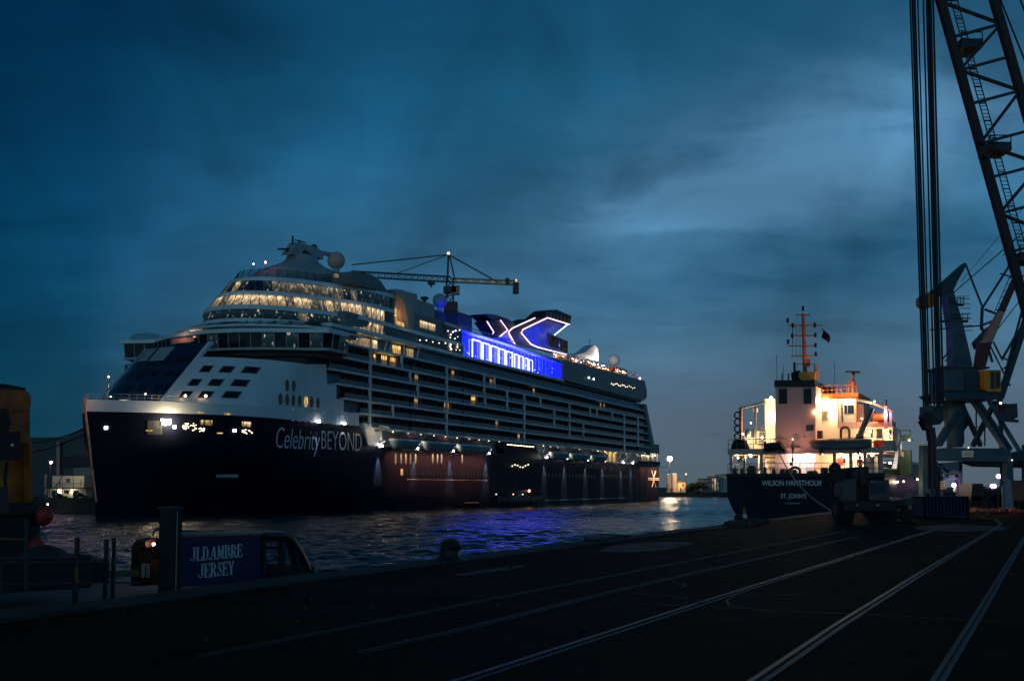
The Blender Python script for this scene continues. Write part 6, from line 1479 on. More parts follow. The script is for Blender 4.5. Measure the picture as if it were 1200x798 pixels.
# blue container / hopper base
a, b = w3(1082.5, 583), w3(1134, 603.5); T = Thing('blue_container', 'dark blue ribbed steel container under the hook block', 'container', WF, ((a[0]+b[0])/2, YN, QZ))
T.part('container_body', MB().bb(a[0], b[0], YN, YN+2.4, QZ+.05, a[1]), mat('container_blue', (0.012, 0.035, 0.14), 0.5, var=0.3, scale=1.5, bump=0.1))
mb = MB()
for k in range(13): x = a[0]+.06+(b[0]-a[0]-.12)*k/12; mb.bb(x-.05, x+.05, YN-.06, YN, QZ+.1, a[1]-.05)
T.part('rib', mb, M['navy'], kind='stuff'); T.part('top_frame', MB().bb(a[0]-.03, b[0]+.03, YN-.08, YN+2.45, a[1], a[1]+.08), M['navy'])
T.part('corner_post', MB().bb(a[0]-.05, a[0]+.07, YN-.09, YN, QZ, a[1]), M['navy']); T.part('corner_post', MB().bb(b[0]-.07, b[0]+.05, YN-.09, YN, QZ, a[1]), M['navy'])
# low lorries / gear under the portal
def w5(px, py, y=88): q = WF.aty(px, py, y); return (q[0], q[2])
T = Thing('lorry', 'dark lorry parked under the portal crane beam', 'lorry', WF, (w5(1160, 600)[0], 88, QZ))
for nm, pts, y0, y1, m in (('chassis', [(1138, 580), (1215, 580), (1215, 586), (1138, 586)], 88, 90.4, 'black'), ('cab', [(1140, 566), (1152, 566), (1154, 580), (1138, 580)], 88, 90.4, 'dsteel'), ('load_bed', [(1156, 574), (1215, 573), (1215, 580), (1156, 580)], 88, 90.4, 'black')):
    T.part(nm, MB().prism([w5(*q) for q in pts], wp, y0, y1), M[m])
for px in (1145, 1166, 1172, 1198, 1206): q = w5(px, 590); T.part('wheel', MB().tube((q[0], 88, QZ+.5), (q[0], 88.35, QZ+.5), .5, 16), M['rubber'])
T.part('windscreen', MB().prism([w5(*q) for q in ((1141, 568), (1150, 568), (1151, 574), (1141, 574))], wp, 87.95, 88.0), M['dglass'])
a = w5(1179, 585, 80); T = Thing('storage_tank', 'pale upright tank with pipes under the right portal leg', 'tank', WF, (a[0], 80, QZ))
b = w5(1181, 561, 80)
T.part('tank_shell', MB().lathe([(.38, 0), (.38, b[1]-QZ-.3), (.2, b[1]-QZ)], (a[0]+.1, 80, QZ), 18), M['offwhite'], smooth=True)
for sg in (-1, 1): T.part('pipe', MB().path([(a[0]+.1+sg*.75, 79.9, QZ), (a[0]+.1+sg*.72, 79.9, b[1]-.9), (a[0]+.1+sg*.45, 79.9, b[1]-.3), (a[0]+.1+sg*.25, 79.9, b[1]-.15)], .07, 8), M['dsteel'])
# orange lit heaps
for px, w_, lab in ((1142, .9, 'small heap of orange lit gravel right of the blue container'), (1180, 1.15, 'longer low heap of orange lit gravel below the parked lorry')):
    q = w5(px, 600, 70); T = Thing('gravel_heap', lab, 'gravel heap', WF, (q[0], 70, QZ)); T.o['kind'] = 'stuff'; mb = MB(); 
    for k in range(70):
        an = random.random()*6.28; r = random.random()**.5; mb.box((q[0]+w_*1.25*r*math.cos(an), 70+.8*r*math.sin(an), QZ+.06+.22*(1-r)), (random.uniform(.1, .3),)*3, Matrix.Rotation(random.random()*3, 3, 'X') @ Matrix.Rotation(random.random()*3, 3, 'Z'))
    o = T.part('gravel', mb, M['orange'] if False else M['palefender'], kind='stuff')
    T.lamp((q[0]-.1, 69.2, QZ+1.0), 11*w_, (1, 0.35, 0.07), .2)
# gantry structure and lamps far down the quay
def w6(px, py, y=150): q = WF.aty(px, py, y); return (q[0], q[2])
T = Thing('loading_hopper', 'pale grey loading hopper with braces seen through the portal crane', 'hopper', WF, (w6(1113, 585)[0], 150, QZ))
for nm, pts, m in (('hopper_bin', [(1103, 542), (1127, 540), (1127, 549), (1119, 556), (1108, 549)], 'grey'), ('hopper_leg', [(1124, 540), (1128, 540), (1128, 582), (1125, 582)], 'grey'), ('hopper_leg', [(1102, 545), (1105, 545), (1105, 582), (1102, 582)], 'grey'), ('hopper_deck', [(1102, 559), (1124, 559), (1122, 561.5), (1102, 561.5)], 'offwhite')):
    T.part(nm, MB().prism([w6(*q) for q in pts], wp, 150, 151.5), M[m])
for a, b in (((1105, 560), (1118, 550)), ((1118, 550), (1126, 556)), ((1104, 550), (1112, 559))): A, B_ = w6(*a), w6(*b); T.part('hopper_brace', MB().bar((A[0], 150, A[1]), (B_[0], 150, B_[1]), .3), M['offwhite'])
for k in range(4): q = w6(1104.5, 564+k*2.6); T.part('louvre_light', MB().bb(q[0]-.35, q[0]+.5, 149.8, 149.95, q[1]-.07, q[1]+.07), M['w_dim'])
for px, py, k in ((1116.5, 568, 'lampviolet'), (1118, 573.5, 'w_bright')): q = w6(px, py); T.part('work_lamp', MB().ball((q[0], 149.6, q[1]), .3, 8), M[k])
for px, py, k, lab, yy in ((1171, 557.5, 'lampviolet', 'tall quay lamp glowing violet under the portal crane', 170), (1164, 569, 'lampviolet', 'short lamp with flat violet glow below the tall violet lamp', 170)):
    q = w6(px, py, yy); T = Thing('quay_lamp', lab, 'lamp', WF, (q[0], yy, QZ), 'violet lamps far down the quay')
    T.part('pole', MB().tube((q[0], yy, QZ), (q[0], yy, q[1]-.15), .09, 8), M['dsteel']); T.part('lamp_head', MB().bb(q[0]-.5, q[0]+.5, yy+.3, yy+.6, q[1]-.1, q[1]+.25), M['dsteel']); T.part('lamp_lens', MB().ball((q[0], yy, q[1]), .33, 10, sx=1.5), M[k]); T.lamp((q[0], yy-.8, q[1]), 40, (.8, .5, 1), .3)
for px0, px1, py, lab in ((1157, 1171, 571.5, 'low blue shed beneath the violet lamps'),):
    a, b = w6(px0, py, 178), w6(px1, 580, 178); T = Thing('shed', lab, 'shed', WF, ((a[0]+b[0])/2, 178, QZ)); T.part('wall', MB().bb(a[0], b[0], 178, 184, QZ, a[1]), M['craneblue']); T.part('roof', MB().bb(a[0]-.4, b[0]+.4, 177.6, 184.4, a[1], a[1]+.35), M['slab'])

# ================================================================== WORKBOAT alongside the quay at the left (local x: inland, y: along the edge)
def bx(px, py, x=-1.2): q = QF.atx(px, py, x); return (q[1], q[2])
yL, yR = bx(-160, 640)[0], bx(372, 660)[0]
WB = Thing('workboat', 'dark workboat with dark blue name board and rounded wheelhouse frame alongside the quay', 'boat', QF, (-3.4, (yL+yR)/2, 0))
def wb(name, pts, x0, x1, m, parent=None, pl=None, kind=None):
    pl = x0 if pl is None else pl
    return WB.part(name, MB().prism([bx(*q, pl) for q in pts], lambda u, v, d: (d, u, v), x0, x1), M[m] if isinstance(m, str) else m, parent=parent, kind=kind)
def wbar(mb, a, b, w_, x=-1.2, x2=None): A, B_ = bx(*a, x), bx(*b, x2 if x2 is not None else x); return mb.bar((x, A[0], A[1]), (x2 if x2 is not None else x, B_[0], B_[1]), w_)
# hull: a long low body with a rounded bow at the right end
gz = bx(300, 685)[1]
rg = []
for f, wv, zb in ((0, 2.4, -.6), (.25, 2.5, -.8), (.75, 2.5, -.8), (.9, 2.1, -.6), (.97, 1.4, -.2), (1.0, .5, .6)):
    y = yL+(yR-yL)*f; c_ = -3.4; rg.append([(c_-wv, y, gz-.1), (c_-wv*.97, y, 1.6), (c_-wv*.6, y, zb), (c_+wv*.6, y, zb), (c_+wv*.97, y, 1.6), (c_+wv, y, gz-.1)])
WB.part('hull', MB().loft(rg), M['black'], smooth=True)
WB.part('gunwale', MB().path([(-.86, yL+(yR-yL)*k/20, gz-.05+.02*math.sin(k)) for k in range(19)]+[(-1.4, yR-.25, gz), (-2.4, yR-.05, gz)], 0.07, 8), M['dsteel'], smooth=True)
WB.part('rubber_fender', MB().path([(-.75, yL+(yR-yL)*k/20, gz-.35) for k in range(19)], .14, 8), M['rubber'], smooth=True)
# name board
nb_ = wb('name_board', [(204, 629.5), (305, 627), (306, 682), (205, 687)], -1.35, -1.27, 'signblue', pl=-1.27)
A = bx(221.5, 656, -1.26); B_ = bx(284.5, 655, -1.26)
mb_board = [bx(204, 655, -1.27)[0], bx(305, 655, -1.27)[0]]
GLY = {  # strokes of stencil letters with slab serifs: thick = stem, thin = hairline
 'J': (['T.62,1,.62,.16'], ['.40,1,.84,1', '.62,.10,.40,0', '.40,0,.18,.06', '.18,.06,.16,.24'], .86), 'L': (['T.22,0,.22,1'], ['.04,1,.42,1', '.04,0,.78,0', '.78,0,.78,.26'], .84),
 'D': (['T.22,.04,.22,.96', 'T.74,.22,.74,.78'], ['.04,1,.36,1', '.44,1,.62,.96', '.04,0,.36,0', '.44,0,.62,.04', '.62,.96,.74,.80', '.62,.04,.74,.2'], .90), '.': (['T.12,0,.12,.14'], [], .26),
 'A': (['T.68,0,.46,.98'], ['.14,0,.40,.92', '.22,.34,.54,.34', '.02,0,.28,0', '.52,0,.86,0'], .92), 'M': (['T.24,1,.50,.1', 'T.84,0,.84,1'], ['.16,0,.16,1', '.50,.08,.80,1', '.04,0,.30,0', '.70,0,.98,0', '.04,1,.24,1', '.8,1,.98,1'], 1.06),
 'B': (['T.22,.02,.22,.98', 'T.66,.62,.66,.88', 'T.70,.12,.70,.42'], ['.04,1,.34,1', '.42,1,.58,1', '.40,.52,.60,.52', '.04,0,.34,0', '.42,0,.62,0'], .88),
 'R': (['T.22,0,.22,1', 'T.66,.60,.66,.88', 'T.50,.46,.76,.04'], ['.04,1,.34,1', '.42,1,.58,1', '.36,.50,.58,.50', '.04,0,.38,0', '.66,0,.90,0'], .92),
 'E': (['T.22,0,.22,1'], ['.04,1,.74,1', '.74,1,.74,.78', '.30,.52,.56,.52', '.04,0,.78,0', '.78,0,.78,.24', '.56,.42,.56,.62'], .86), 'S': (['T.24,.78,.66,.26'], ['.60,.90,.40,1', '.40,1,.22,.88', '.66,1,.66,.74', '.18,.28,.18,0', '.24,.10,.44,0', '.44,0,.66,.14'], .80),
 'Y': (['T.18,.98,.46,.48', 'T.46,.02,.46,.46'], ['.76,.98,.50,.48', '.04,1,.34,1', '.62,1,.90,1', '.30,0,.62,0'], .92)}
def stencil(body, px0, px1, base_y, top_y, m='letter'):
    a = bx(px0, base_y, -1.26); b = bx(px1, base_y, -1.26); tz = bx(px0, top_y, -1.26); h = tz[1]-a[1]
    k = (b[0]-a[0])/sum(GLY[c][2] for c in body); x = a[0]
    for c in body:
        thick, thin, wd_ = GLY[c]; mb = MB()
        for q, w_ in [(q[1:], .24*k) for q in thick]+[(q, .09*k) for q in thin]:
            x0, y0, x1, y1 = [float(v) for v in q.split(',')]
            p0 = Vector((-1.255, x+x0*k, a[1]+y0*h)); p1 = Vector((-1.255, x+x1*k, a[1]+y1*h)); d = (p1-p0).normalized()*(.02*k); nrm = Vector((0, -(p1-p0).z, (p1-p0).y)).normalized()*w_/2
            if w_ > .1*k: nrm = Vector((0, w_/2, 0))
            mb.add([p0-d+nrm, p0-d-nrm, p1+d-nrm, p1+d+nrm]+[v+Vector((.008, 0, 0)) for v in (p0-d+nrm, p0-d-nrm, p1+d-nrm, p1+d+nrm)], [(0, 1, 2, 3), (7, 6, 5, 4), (0, 4, 5, 1), (1, 5, 6, 2), (2, 6, 7, 3), (3, 7, 4, 0)])
        WB.part('board_letter', mb, M[m], parent=nb_); x += wd_*k
stencil('JLD.AMBRE', 221.5, 283.5, 656.8, 641.5); stencil('JERSEY', 231, 274, 676.5, 660.8)
WB.part('top_rail', MB().path([(-1.3,)+bx(px, py, -1.3) for px, py in ((200, 628), (212, 626.5), (240, 625.5), (280, 624.2), (320, 623.6), (332, 625), (342, 630), (350, 640), (358, 655), (361, 662))], .055, 8), M['salmon'], smooth=True)  # salmon colour stands in for a line of pink light on the rail
# wheelhouse frame behind: roof curve, posts, seat and engine box
for x in (-1.3, -3.6):
    WB.part('cabin_frame', MB().path([(x,)+bx(px, py, -1.3) for px, py in ((306, 628), (330, 627.5), (339, 631), (347, 642), (355, 657), (360, 668))], .10 if x == -1.3 else .09, 8), M['black'], smooth=True)
fr = MB(); wbar(fr, (329.5, 628), (330.5, 672), .11, -1.3); wbar(fr, (308, 628), (308, 682), .10, -1.3); wbar(fr, (345, 640), (347.5, 668), .13, -1.3); wbar(fr, (336, 632), (342, 660), .04, -1.35)
for a in ((308, 628), (330, 628), (347, 642)): A = bx(*a, -1.3); fr.bar((-1.3, A[0], A[1]), (-3.6, A[0], A[1]), .07)
WB.part('cabin_post', fr, M['black'])
wb('cabin_side', [(331, 661), (368, 663), (369.5, 674), (331, 679)], -3.6, -1.25, 'black', pl=-1.25)
wb('cabin_glass', [(331, 634), (338, 634), (343, 661), (331, 661)], -1.34, -1.32, M['clear'], pl=-1.32)
for k in range(3): wb('seat_slat', [(306, 655+k*4.5), (325, 654.5+k*4.5), (325, 656.5+k*4.5), (306, 657+k*4.5)], -2.2-.2*k, -2.0-.2*k, 'dsteel', pl=-2.0)
wb('engine_box', [(306, 668), (330, 667), (330, 682), (306, 684)], -2.6, -1.6, 'black', pl=-1.6)
wb('bow_fender', [(366, 661), (370.5, 663), (372, 672), (368, 674)], -1.7, -1.3, 'salmon', pl=-1.3)
wb('pale_deck_edge', [(330, 679), (352, 676), (372, 672.5), (352, 674), (330, 677)], -1.25, -1.15, 'offwhite', pl=-1.15)
# dark samson post
A = bx(195, 690, -1.1); B_ = bx(211.5, 595, -1.1)
WB.part('samson_post', MB().bb(-1.3, -1.05, A[0], B_[0], gz-.3, B_[1]), M['black'])
WB.part('post_highlight', MB().bb(-1.04, -1.03, (A[0]+B_[0])/2, (A[0]+B_[0])/2+.015, gz-.3, B_[1]-.05), M['offwhite'])  # pale strip painted on as the vertical highlight of the post
WB.part('post_cap', MB().bb(-1.32, -1.03, A[0]-.02, B_[0]+.02, B_[1], B_[1]+.03), M['dsteel'])
# posts and rails at the left part
for px, py0 in ((90, 629), (124.5, 631), (133.5, 629)):
    A = bx(px, py0, -1.6); WB.part('fender_post', MB().tube((-1.6, A[0], gz-.2), (-1.6, A[0]+.01, A[1]), .045 if px == 90 else .035, 8), M['black'])
mb = MB(); wbar(mb, (-60, 658.5), (106, 657.5), .03, -1.0); wbar(mb, (-60, 684), (165, 681.5), .025, -1.0)
for px, y0, y1 in ((31, 608, 694), (90, 655, 694), (1, 660, 694)): wbar(mb, (px, y0), (px-1, y1), .035, -1.0)
WB.part('hand_rail', mb, M['dsteel'])
mb = MB(); wbar(mb, (31.5, 608), (31.5, 630), .03, -1.0); wbar(mb, (89.5, 664), (90.5, 682), .03, -.98); wbar(mb, (-20, 630), (31, 631.5), .03, -1.0)
WB.part('yellow_rail', mb, M['ochre'])
wb('deck_locker', [(-80, 655), (107, 653), (107, 688), (-80, 700)], -3.4, -1.5, 'black', pl=-1.5)
wb('locker_rim', [(98, 649), (107, 649), (107, 653.5), (96, 653.5)], -2.0, -1.5, 'dsteel', pl=-1.5)
# tarpaulin heap
mb = MB(); rg = []
out = [(38, 655), (45, 640), (52, 638), (62, 645), (72, 652), (80, 648), (88, 649), (94, 656)]
base_ = [bx(px, 657, -2.6) for px, _ in out]; top_ = [bx(px, py, -2.6) for px, py in out]
for k in range(9):
    f = math.sin(math.pi*k/8)**.6; x = -3.3+1.4*k/8; rg.append([(x, b[0], b[1]+(t_[1]-b[1])*f+.02*random.random()) for b, t_ in zip(base_, top_)]+[(x, top_[-1][0], base_[0][1]-.4), (x, top_[0][0], base_[0][1]-.4)])
WB.part('tarpaulin', mb.loft(rg), M['tarp'], smooth=True)
# deck gear left of the post
wb('winch_frame', [(163, 640), (170, 632), (182, 629), (191, 632), (191, 684), (163, 686)], -2.4, -2.2, 'black', pl=-2.2)
wb('winch_cover', [(170, 634), (180, 630), (184, 631), (180, 640), (171, 641)], -2.2, -2.0, 'dred', pl=-2.0)
wb('winch_leg', [(186, 655), (189, 655), (189, 684), (186, 684)], -2.1, -1.9, 'dred', pl=-1.9)
for px in (168, 173.5): A = bx(px, 660, -1.9); B_ = bx(px, 676, -1.9); WB.part('winch_roller', MB().tube((-1.9, A[0], A[1]), (-1.9, A[0], B_[1]), .035, 8), M['offwhite'])
A = bx(186, 624, -2.0); WB.part('frame_hoop', MB().path([(-2.0, A[0]+.14*math.cos(a), A[1]-.05+.14*math.sin(a)) for a in [math.pi*k/8 for k in range(9)]], .025, 6), M['dsteel'])
A = bx(180, 637, -1.9); WB.part('deck_lamp', MB().ball((-1.9, A[0], A[1]), .025, 8), M['lampwarm']); WB.lamp((-1.7, A[0]+.1, A[1]+.1), .6, (1, .4, .2), .03)
wb('green_deck', [(107, 668), (163, 667), (163, 675), (107, 677)], -5.0, -2.0, 'green', pl=-2.0)
WB.lamp((-2.2, bx(75, 520, -2.2)[0], bx(75, 470, -2.2)[1]), 3, (1, .5, .2), .1)
# boat crane: ochre column, head and jib box (stands on the deck)
KX = -4.2
def wk(name, pts, x0, x1, m): 
    return WB.part(name, MB().prism([bx(*q, x1) for q in pts], lambda u, v, d: (d, u, v), x0, x1), M[m])
wk('crane_column', [(11, 470), (35, 470), (35.5, 592), (10, 600)], KX-.55, KX, 'ochre')
wk('crane_head', [(-40, 452), (30, 457), (35.5, 462), (36.5, 472), (35, 480), (12, 482), (2, 490), (-40, 492)], KX-.6, KX+.05, 'ochre')
wk('crane_cap', [(-30, 450), (4, 449), (30, 454), (30, 457), (-30, 455)], KX-.5, KX, 'black')
wk('ram_cylinder', [(34, 518), (38, 518), (38.5, 590), (35, 592)], KX+.05, KX+.2, 'ochre')
wk('control_box', [(-10, 506), (24, 505), (25, 538), (-10, 540)], KX+.1, KX+.45, 'black')
wk('control_box', [(-10, 478), (8, 478), (14, 495), (6, 506), (-10, 508)], KX+.08, KX+.3, 'black')
wk('mounting', [(-60, 590), (38, 588), (44, 594), (44, 602), (-60, 604)], KX-.5, KX+.2, 'black')
wk('lower_body', [(-80, 600), (42, 598), (42, 665), (-80, 670)], KX-.4, KX+.1, 'black')
A = bx(16, 521, KX+.5); WB.part('gauge', MB().ball((KX+.46, A[0], A[1]), .03, 8), M['slab'])
WB.part('hydraulic_hose', MB().path([(KX+.2,)+bx(px, py, KX+.2) for px, py in ((8, 541), (6, 560), (8, 590), (10, 600))], .03, 6), M['rubber'])
wk('equipment_case', [(-10, 575), (8, 570), (11, 600), (-10, 604)], KX+.3, KX+.7, 'dsteel')
for (px, py, r, lab) in ((52, 604, .155, 'larger round red buoy by the foot of the ochre boat crane'), (43, 641, .15, 'red buoy wedged beside the dark tarpaulin heap')):
    A = bx(px, py, -3.3 if py < 620 else -2.8); xx = -3.3 if py < 620 else -2.8
    T = Thing('buoy', lab, 'buoy', QF, (xx, A[0], A[1]-r), 'red buoys on the workboat')
    T.part('float', MB().ball((xx, A[0], A[1]), r, 20, sz=1.15), M['red'], smooth=True); T.part('eye', MB().tube((xx, A[0], A[1]+r), (xx, A[0], A[1]+r+.09), .04, 8), M['black'])
wk('buoy_rack', [(36, 600), (50, 600), (47, 615), (47, 655), (36, 655)], -3.6, -3.45, 'black')

# ================================================================== FAR SHORE
def fy(px, py, y): q = WF.aty(px, py, y); return (q[0], q[2])
def building(nm, px0, px1, py0, y, dep, m, lab, cat, wins=(), z0=2.6, roof='dsteel', group=None):
    a = fy(px0, py0, y); b = fy(px1, py0, y); T = Thing(nm, lab, cat, WF, ((a[0]+b[0])/2, y, z0), group)
    T.part('wall', MB().bb(a[0], b[0], y, y+dep, z0, a[1]), M[m]); T.part('roof', MB().bb(a[0]-.3, b[0]+.3, y-.3, y+dep+.3, a[1], a[1]+.5), M[roof])
    for (wx0, wx1, wy0, wy1, k) in wins:
        p0 = fy(wx0, wy0, y); p1 = fy(wx1, wy1, y); T.part('window', MB().bb(p0[0], p1[0], y-.12, y-.02, p1[1], p0[1]), M[k])
    return T
YF = 645
for px0, px1, lab in ((781.5, 786.6, 'tall pale silo on the far shore, left one of two'), (788.2, 794.2, 'tall pale silo on the far shore, right one of two')):
    a, b = fy(px0, 555.5, YF), fy(px1, 555.5, YF); r = (b[0]-a[0])/2; c_ = ((a[0]+b[0])/2, YF+r, 2.6)
    T = Thing('silo', lab, 'silo', WF, c_, 'pale silos on the far shore'); T.part('shell', MB().lathe([(r, 0), (r, a[1]-2.6)], c_, 20), M['offwhite'], smooth=True)
    T.part('roof', MB().lathe([(r+.1, a[1]-2.6), (r+.1, a[1]-2.3), (r*.2, a[1]-1.6)], c_, 20), M['slab'])
    mb = MB()
    for k in range(5): mb.lathe([(r+.06, 2+k*2), (r+.06, 2.2+k*2)], c_, 20)
    T.part('hoop', mb, M['grey'])
T = building('shed', 794.6, 803.3, 564.5, YF-2, 6, 'cream', 'small shed glowing orange between the silos and the trees', 'shed', [(799.5, 801.3, 566.5, 569.5, 'dglass'), (797, 798.4, 571, 575, 'dglass')])
T.lamp((fy(798, 560, YF-12)[0], YF-12, fy(798, 562, YF)[1]), 9000, (1, .33, .08), .5, spot=60, aim=(0, 1, -.1))
for px, py, e, lens, k, lab, ypos in ((785, 537, 16000, .62, 'lampwarm', 'bright floodlight on a tall mast above the pale silos', YF-6), (804, 555, 400, .35, 'lampsmall', 'small dim lamp on a pole right of the glowing shed', YF-6)):
    q = fy(px, py, ypos); T = Thing('floodlight_mast', lab, 'lamp', WF, (q[0], ypos, 0.0))
    T.part('pole', MB().tube((q[0], ypos+1.0, -1), (q[0], ypos+1.0, q[1]+.3), .22, 8), M['dsteel']); T.part('lamp_head', MB().bb(q[0]-1.5, q[0]+1.5, ypos+.7, ypos+1.2, q[1]-.4, q[1]+.8), M['dsteel'])
    n_ = 1
    for i in range(n_): T.part('lamp_lens', MB().ball((q[0]+(i-(n_-1)/2)*1.0, ypos+.2, q[1]), lens*(2.2 if e > 1000 else 1), 16), emis('flood_lens', (1, .78, .48), 60) if e > 1000 else M[k], smooth=True)
    T.lamp((q[0], ypos-1.5, q[1]), e, (1, .75, .45), .8)
building('shore_building', 823, 834, 561, YF, 14, 'grey', 'low grey block on the far shore right of the dark trees', 'building', [(828, 829.2, 563, 566, 'dglass'), (831, 832.2, 563, 566, 'dglass'), (828, 829.2, 569, 572, 'dglass'), (824.6, 826, 569, 572, 'dglass')], roof='dsteel')
building('shore_building', 834.3, 843.5, 558.5, YF+2, 14, 'grey', 'shore building with bright vertical window strips facing the water', 'building', [(835, 835.8, 559.5, 574, 'w_bright'), (837.2, 839, 559.5, 574, 'w_lounge'), (840.8, 842.2, 560, 574, 'w_speck')])
building('shore_building', 844, 862, 556, YF+4, 16, 'offwhite', 'pale block with reddish roof edge beside the cargo ship hull', 'building', [(846, 847, 559, 574, 'dglass'), (852, 853.5, 559, 574, 'dglass')], roof='dred')
building('shore_building', 806, 821.5, 575, YF+6, 10, 'shed', 'long very low dark building behind the far bank', 'building')
# far shore trees
def tree(x, y, z0, h, w_, lab, grp, n=900):
    T = Thing('tree', lab, 'tree', WF, (x, y, z0), grp)
    tr = MB().tube((x, y, z0), (x+.2, y, z0+h*.45), .35, 8, .2)
    for k in range(4): a = k*1.6; tr.tube((x+.1, y, z0+h*.35), (x+w_*.3*math.cos(a), y+w_*.3*math.sin(a), z0+h*.65), .14, 6, .06)
    T.part('trunk', tr, M['bark'])
    cr = MB(); cl_ = [(random.uniform(-.5, .5)*w_, random.uniform(-.4, .4)*w_, h*random.uniform(.38, .85), random.uniform(.18, .3)*w_) for _ in range(12)]
    for _ in range(n):
        c = random.choice(cl_); v = Vector((random.gauss(0, 1), random.gauss(0, 1), random.gauss(0, .8))).normalized()*c[3]*random.random()**.4
        p_ = Vector((x+c[0], y+c[1], z0+c[2]))+v; d1 = Vector((random.gauss(0, 1), random.gauss(0, 1), random.gauss(0, 1))).normalized()*random.uniform(.2, .5); d2 = d1.orthogonal().normalized()*random.uniform(.15, .35)
        cr.add([p_-d1, p_+d2, p_+d1, p_-d2], [(0, 1, 2, 3)])
    T.part('crown', cr, M['leaf'])
for px, h, w_, lab in ((808, 4, 5, 'lowest dark tree just right of the glowing shed'), (813.5, 5.5, 6, 'middle dark tree of the far shore clump'), (819, 7.5, 7, 'tallest dark tree of the far shore clump, next to the grey block')):
    tree(fy(px, 570, YF-2)[0], YF-2, 2.5, h, w_, lab, 'dark trees on the far shore')
# left quay: long shed, white cabins, lamp
YL = 258
ws = []
T = building('warehouse', -60, 96, 514, YL+30, 50, 'shed', 'long dark warehouse behind the cruise ship bow', 'warehouse', z0=3.3, roof='shed')
a, b = fy(62, 512, YL+20), fy(62, 560, YL+20)
def lp3(nm, pts, y0, y1, m, T): return T.part(nm, MB().prism([fy(*q, y0) for q in pts], wp, y0, y1), M[m])
lp3('gable', [(63, 520), (112, 492), (150, 470), (170, 520), (170, 590), (63, 590)], YL+24, YL+29.5, 'shed', T)
lp3('downpipe', [(66, 517), (70, 517), (70, 560), (66, 560)], YL+23, YL+23.6, 'salmon', T)
lp3('lean_to', [(86, 548), (118, 546), (118, 560), (86, 560)], YL+22, YL+23.9, 'grey', T)
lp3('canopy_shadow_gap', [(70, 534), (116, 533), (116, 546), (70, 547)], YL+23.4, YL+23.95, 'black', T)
for i, (px0, px1, lab) in enumerate(((61.5, 73, 'left white cabin of the lit upper row, beside the red lamp'), (73.6, 85.5, 'middle white cabin with one dark square window'), (86.3, 98.5, 'right white cabin of the lit upper row'))):
    a, b = fy(px0, 557, YL), fy(px1, 570.5, YL); T = Thing('site_cabin', lab, 'cabin', WF, ((a[0]+b[0])/2, YL, b[1]), 'white site cabins on the left quay')
    T.part('cabin_body', MB().bb(a[0], b[0], YL, YL+5, b[1], a[1]), M['cream']); T.part('cabin_roof', MB().bb(a[0]-.05, b[0]+.05, YL-.1, YL+5.1, a[1], a[1]+.15), M['dsteel'])
    if i == 1: w0, w1 = fy(77.8, 560, YL), fy(81.8, 564.5, YL); w = T.part('window', MB().bb(w0[0], w1[0], YL-.1, YL-.02, w1[1], w0[1]), M['black']); m_ = (w0[0]+w1[0])/2; T.part('window_bar', MB().bb(m_-.05, m_+.05, YL-.15, YL-.11, w1[1], w0[1]), M['cream'], parent=w)
    else: w0, w1 = fy(px0+8, 561, YL), fy(px0+9.6, 570, YL); T.part('door', MB().bb(w0[0], w1[0], YL-.08, YL-.02, w1[1], w0[1]), M['offwhite'])
a, b = fy(55, 572, YL), fy(98.5, 580, YL); T = Thing('lower_cabin', 'lit lower cabin row with two bright lamps under the white cabins', 'cabin', WF, ((a[0]+b[0])/2, YL, 3.3))
T.part('wall', MB().bb(a[0], b[0], YL+.8, YL+5, 3.3, a[1]), M['cream']); T.part('walkway', MB().bb(a[0]-.5, b[0]+.3, YL-1.0, YL+5, a[1], a[1]+.2), M['dsteel'])
mb = MB()
for px in (56, 66, 73, 86, 98): q = fy(px, 580, YL-.9); mb.tube((q[0], YL-.9, 3.3), (q[0], YL-.9, a[1]), .09, 6).tube((q[0], YL-.9, a[1]+.2), (q[0], YL-.9, a[1]+1.3), .05, 6)
q0_, q1_ = fy(64, 571, YL-.9), fy(73, 557, YL-.9); mb.bar((q0_[0], YL-.9, q0_[1]), (q1_[0], YL-.9, q1_[1]), .14); mb.tube((a[0], YL-.9, a[1]+1.25), (b[0], YL-.9, a[1]+1.25), .05, 6)
T.part('walkway_frame', mb, M['dsteel']); w0, w1 = fy(73.6, 574, YL), fy(79.5, 577.5, YL); T.part('window', MB().bb(w0[0], w1[0], YL+.7, YL+.79, w1[1], w0[1]), M['dglass'])
for px in (68, 83.8): q = fy(px, 575.5, YL); T.part('wall_lamp', MB().ball((q[0], YL+.5, q[1]), .24, 8), M['lampwarm']); T.lamp((q[0], YL-.6, q[1]), 25, (1, .8, .5), .3)
for px in (64, 79, 94): q = fy(px, 562, YL-9); T.lamp((q[0], YL-9, 11.0), 350, (1, .82, .52), .5, spot=70, aim=(0, 1, -.25))
q = fy(60, 541.3, YL); T = Thing('red_lamp_post', 'lamp post with a red glowing head left of the white cabins', 'lamp', WF, (q[0], YL, 3.3))
T.part('pole', MB().tube((q[0]-.4, YL+.5, 3.3), (q[0]-.4, YL+.5, q[1]), .12, 8), M['dsteel']); T.part('lamp_head', MB().bb(q[0]-1, q[0]+.4, YL+.3, YL+.7, q[1]+.1, q[1]+.4), M['dsteel']); T.part('lamp_lens', MB().ball((q[0], YL-.1, q[1]), .3, 10), M['lamppink']); T.lamp((q[0], YL-1, q[1]), 110, (1, .3, .25), .4)
q = fy(53.7, 556, YL); T.part('pale_strip', MB().bb(q[0]-.15, q[0]+.25, YL-.3, YL+.1, 4.0, fy(54, 555, YL)[1]), M['offwhite'])
q = fy(109.5, 547, YL-8); T = Thing('bow_lamp_post', 'lamp post with curved white head beside the ship bow', 'lamp', WF, (q[0], YL-8, 3.3))
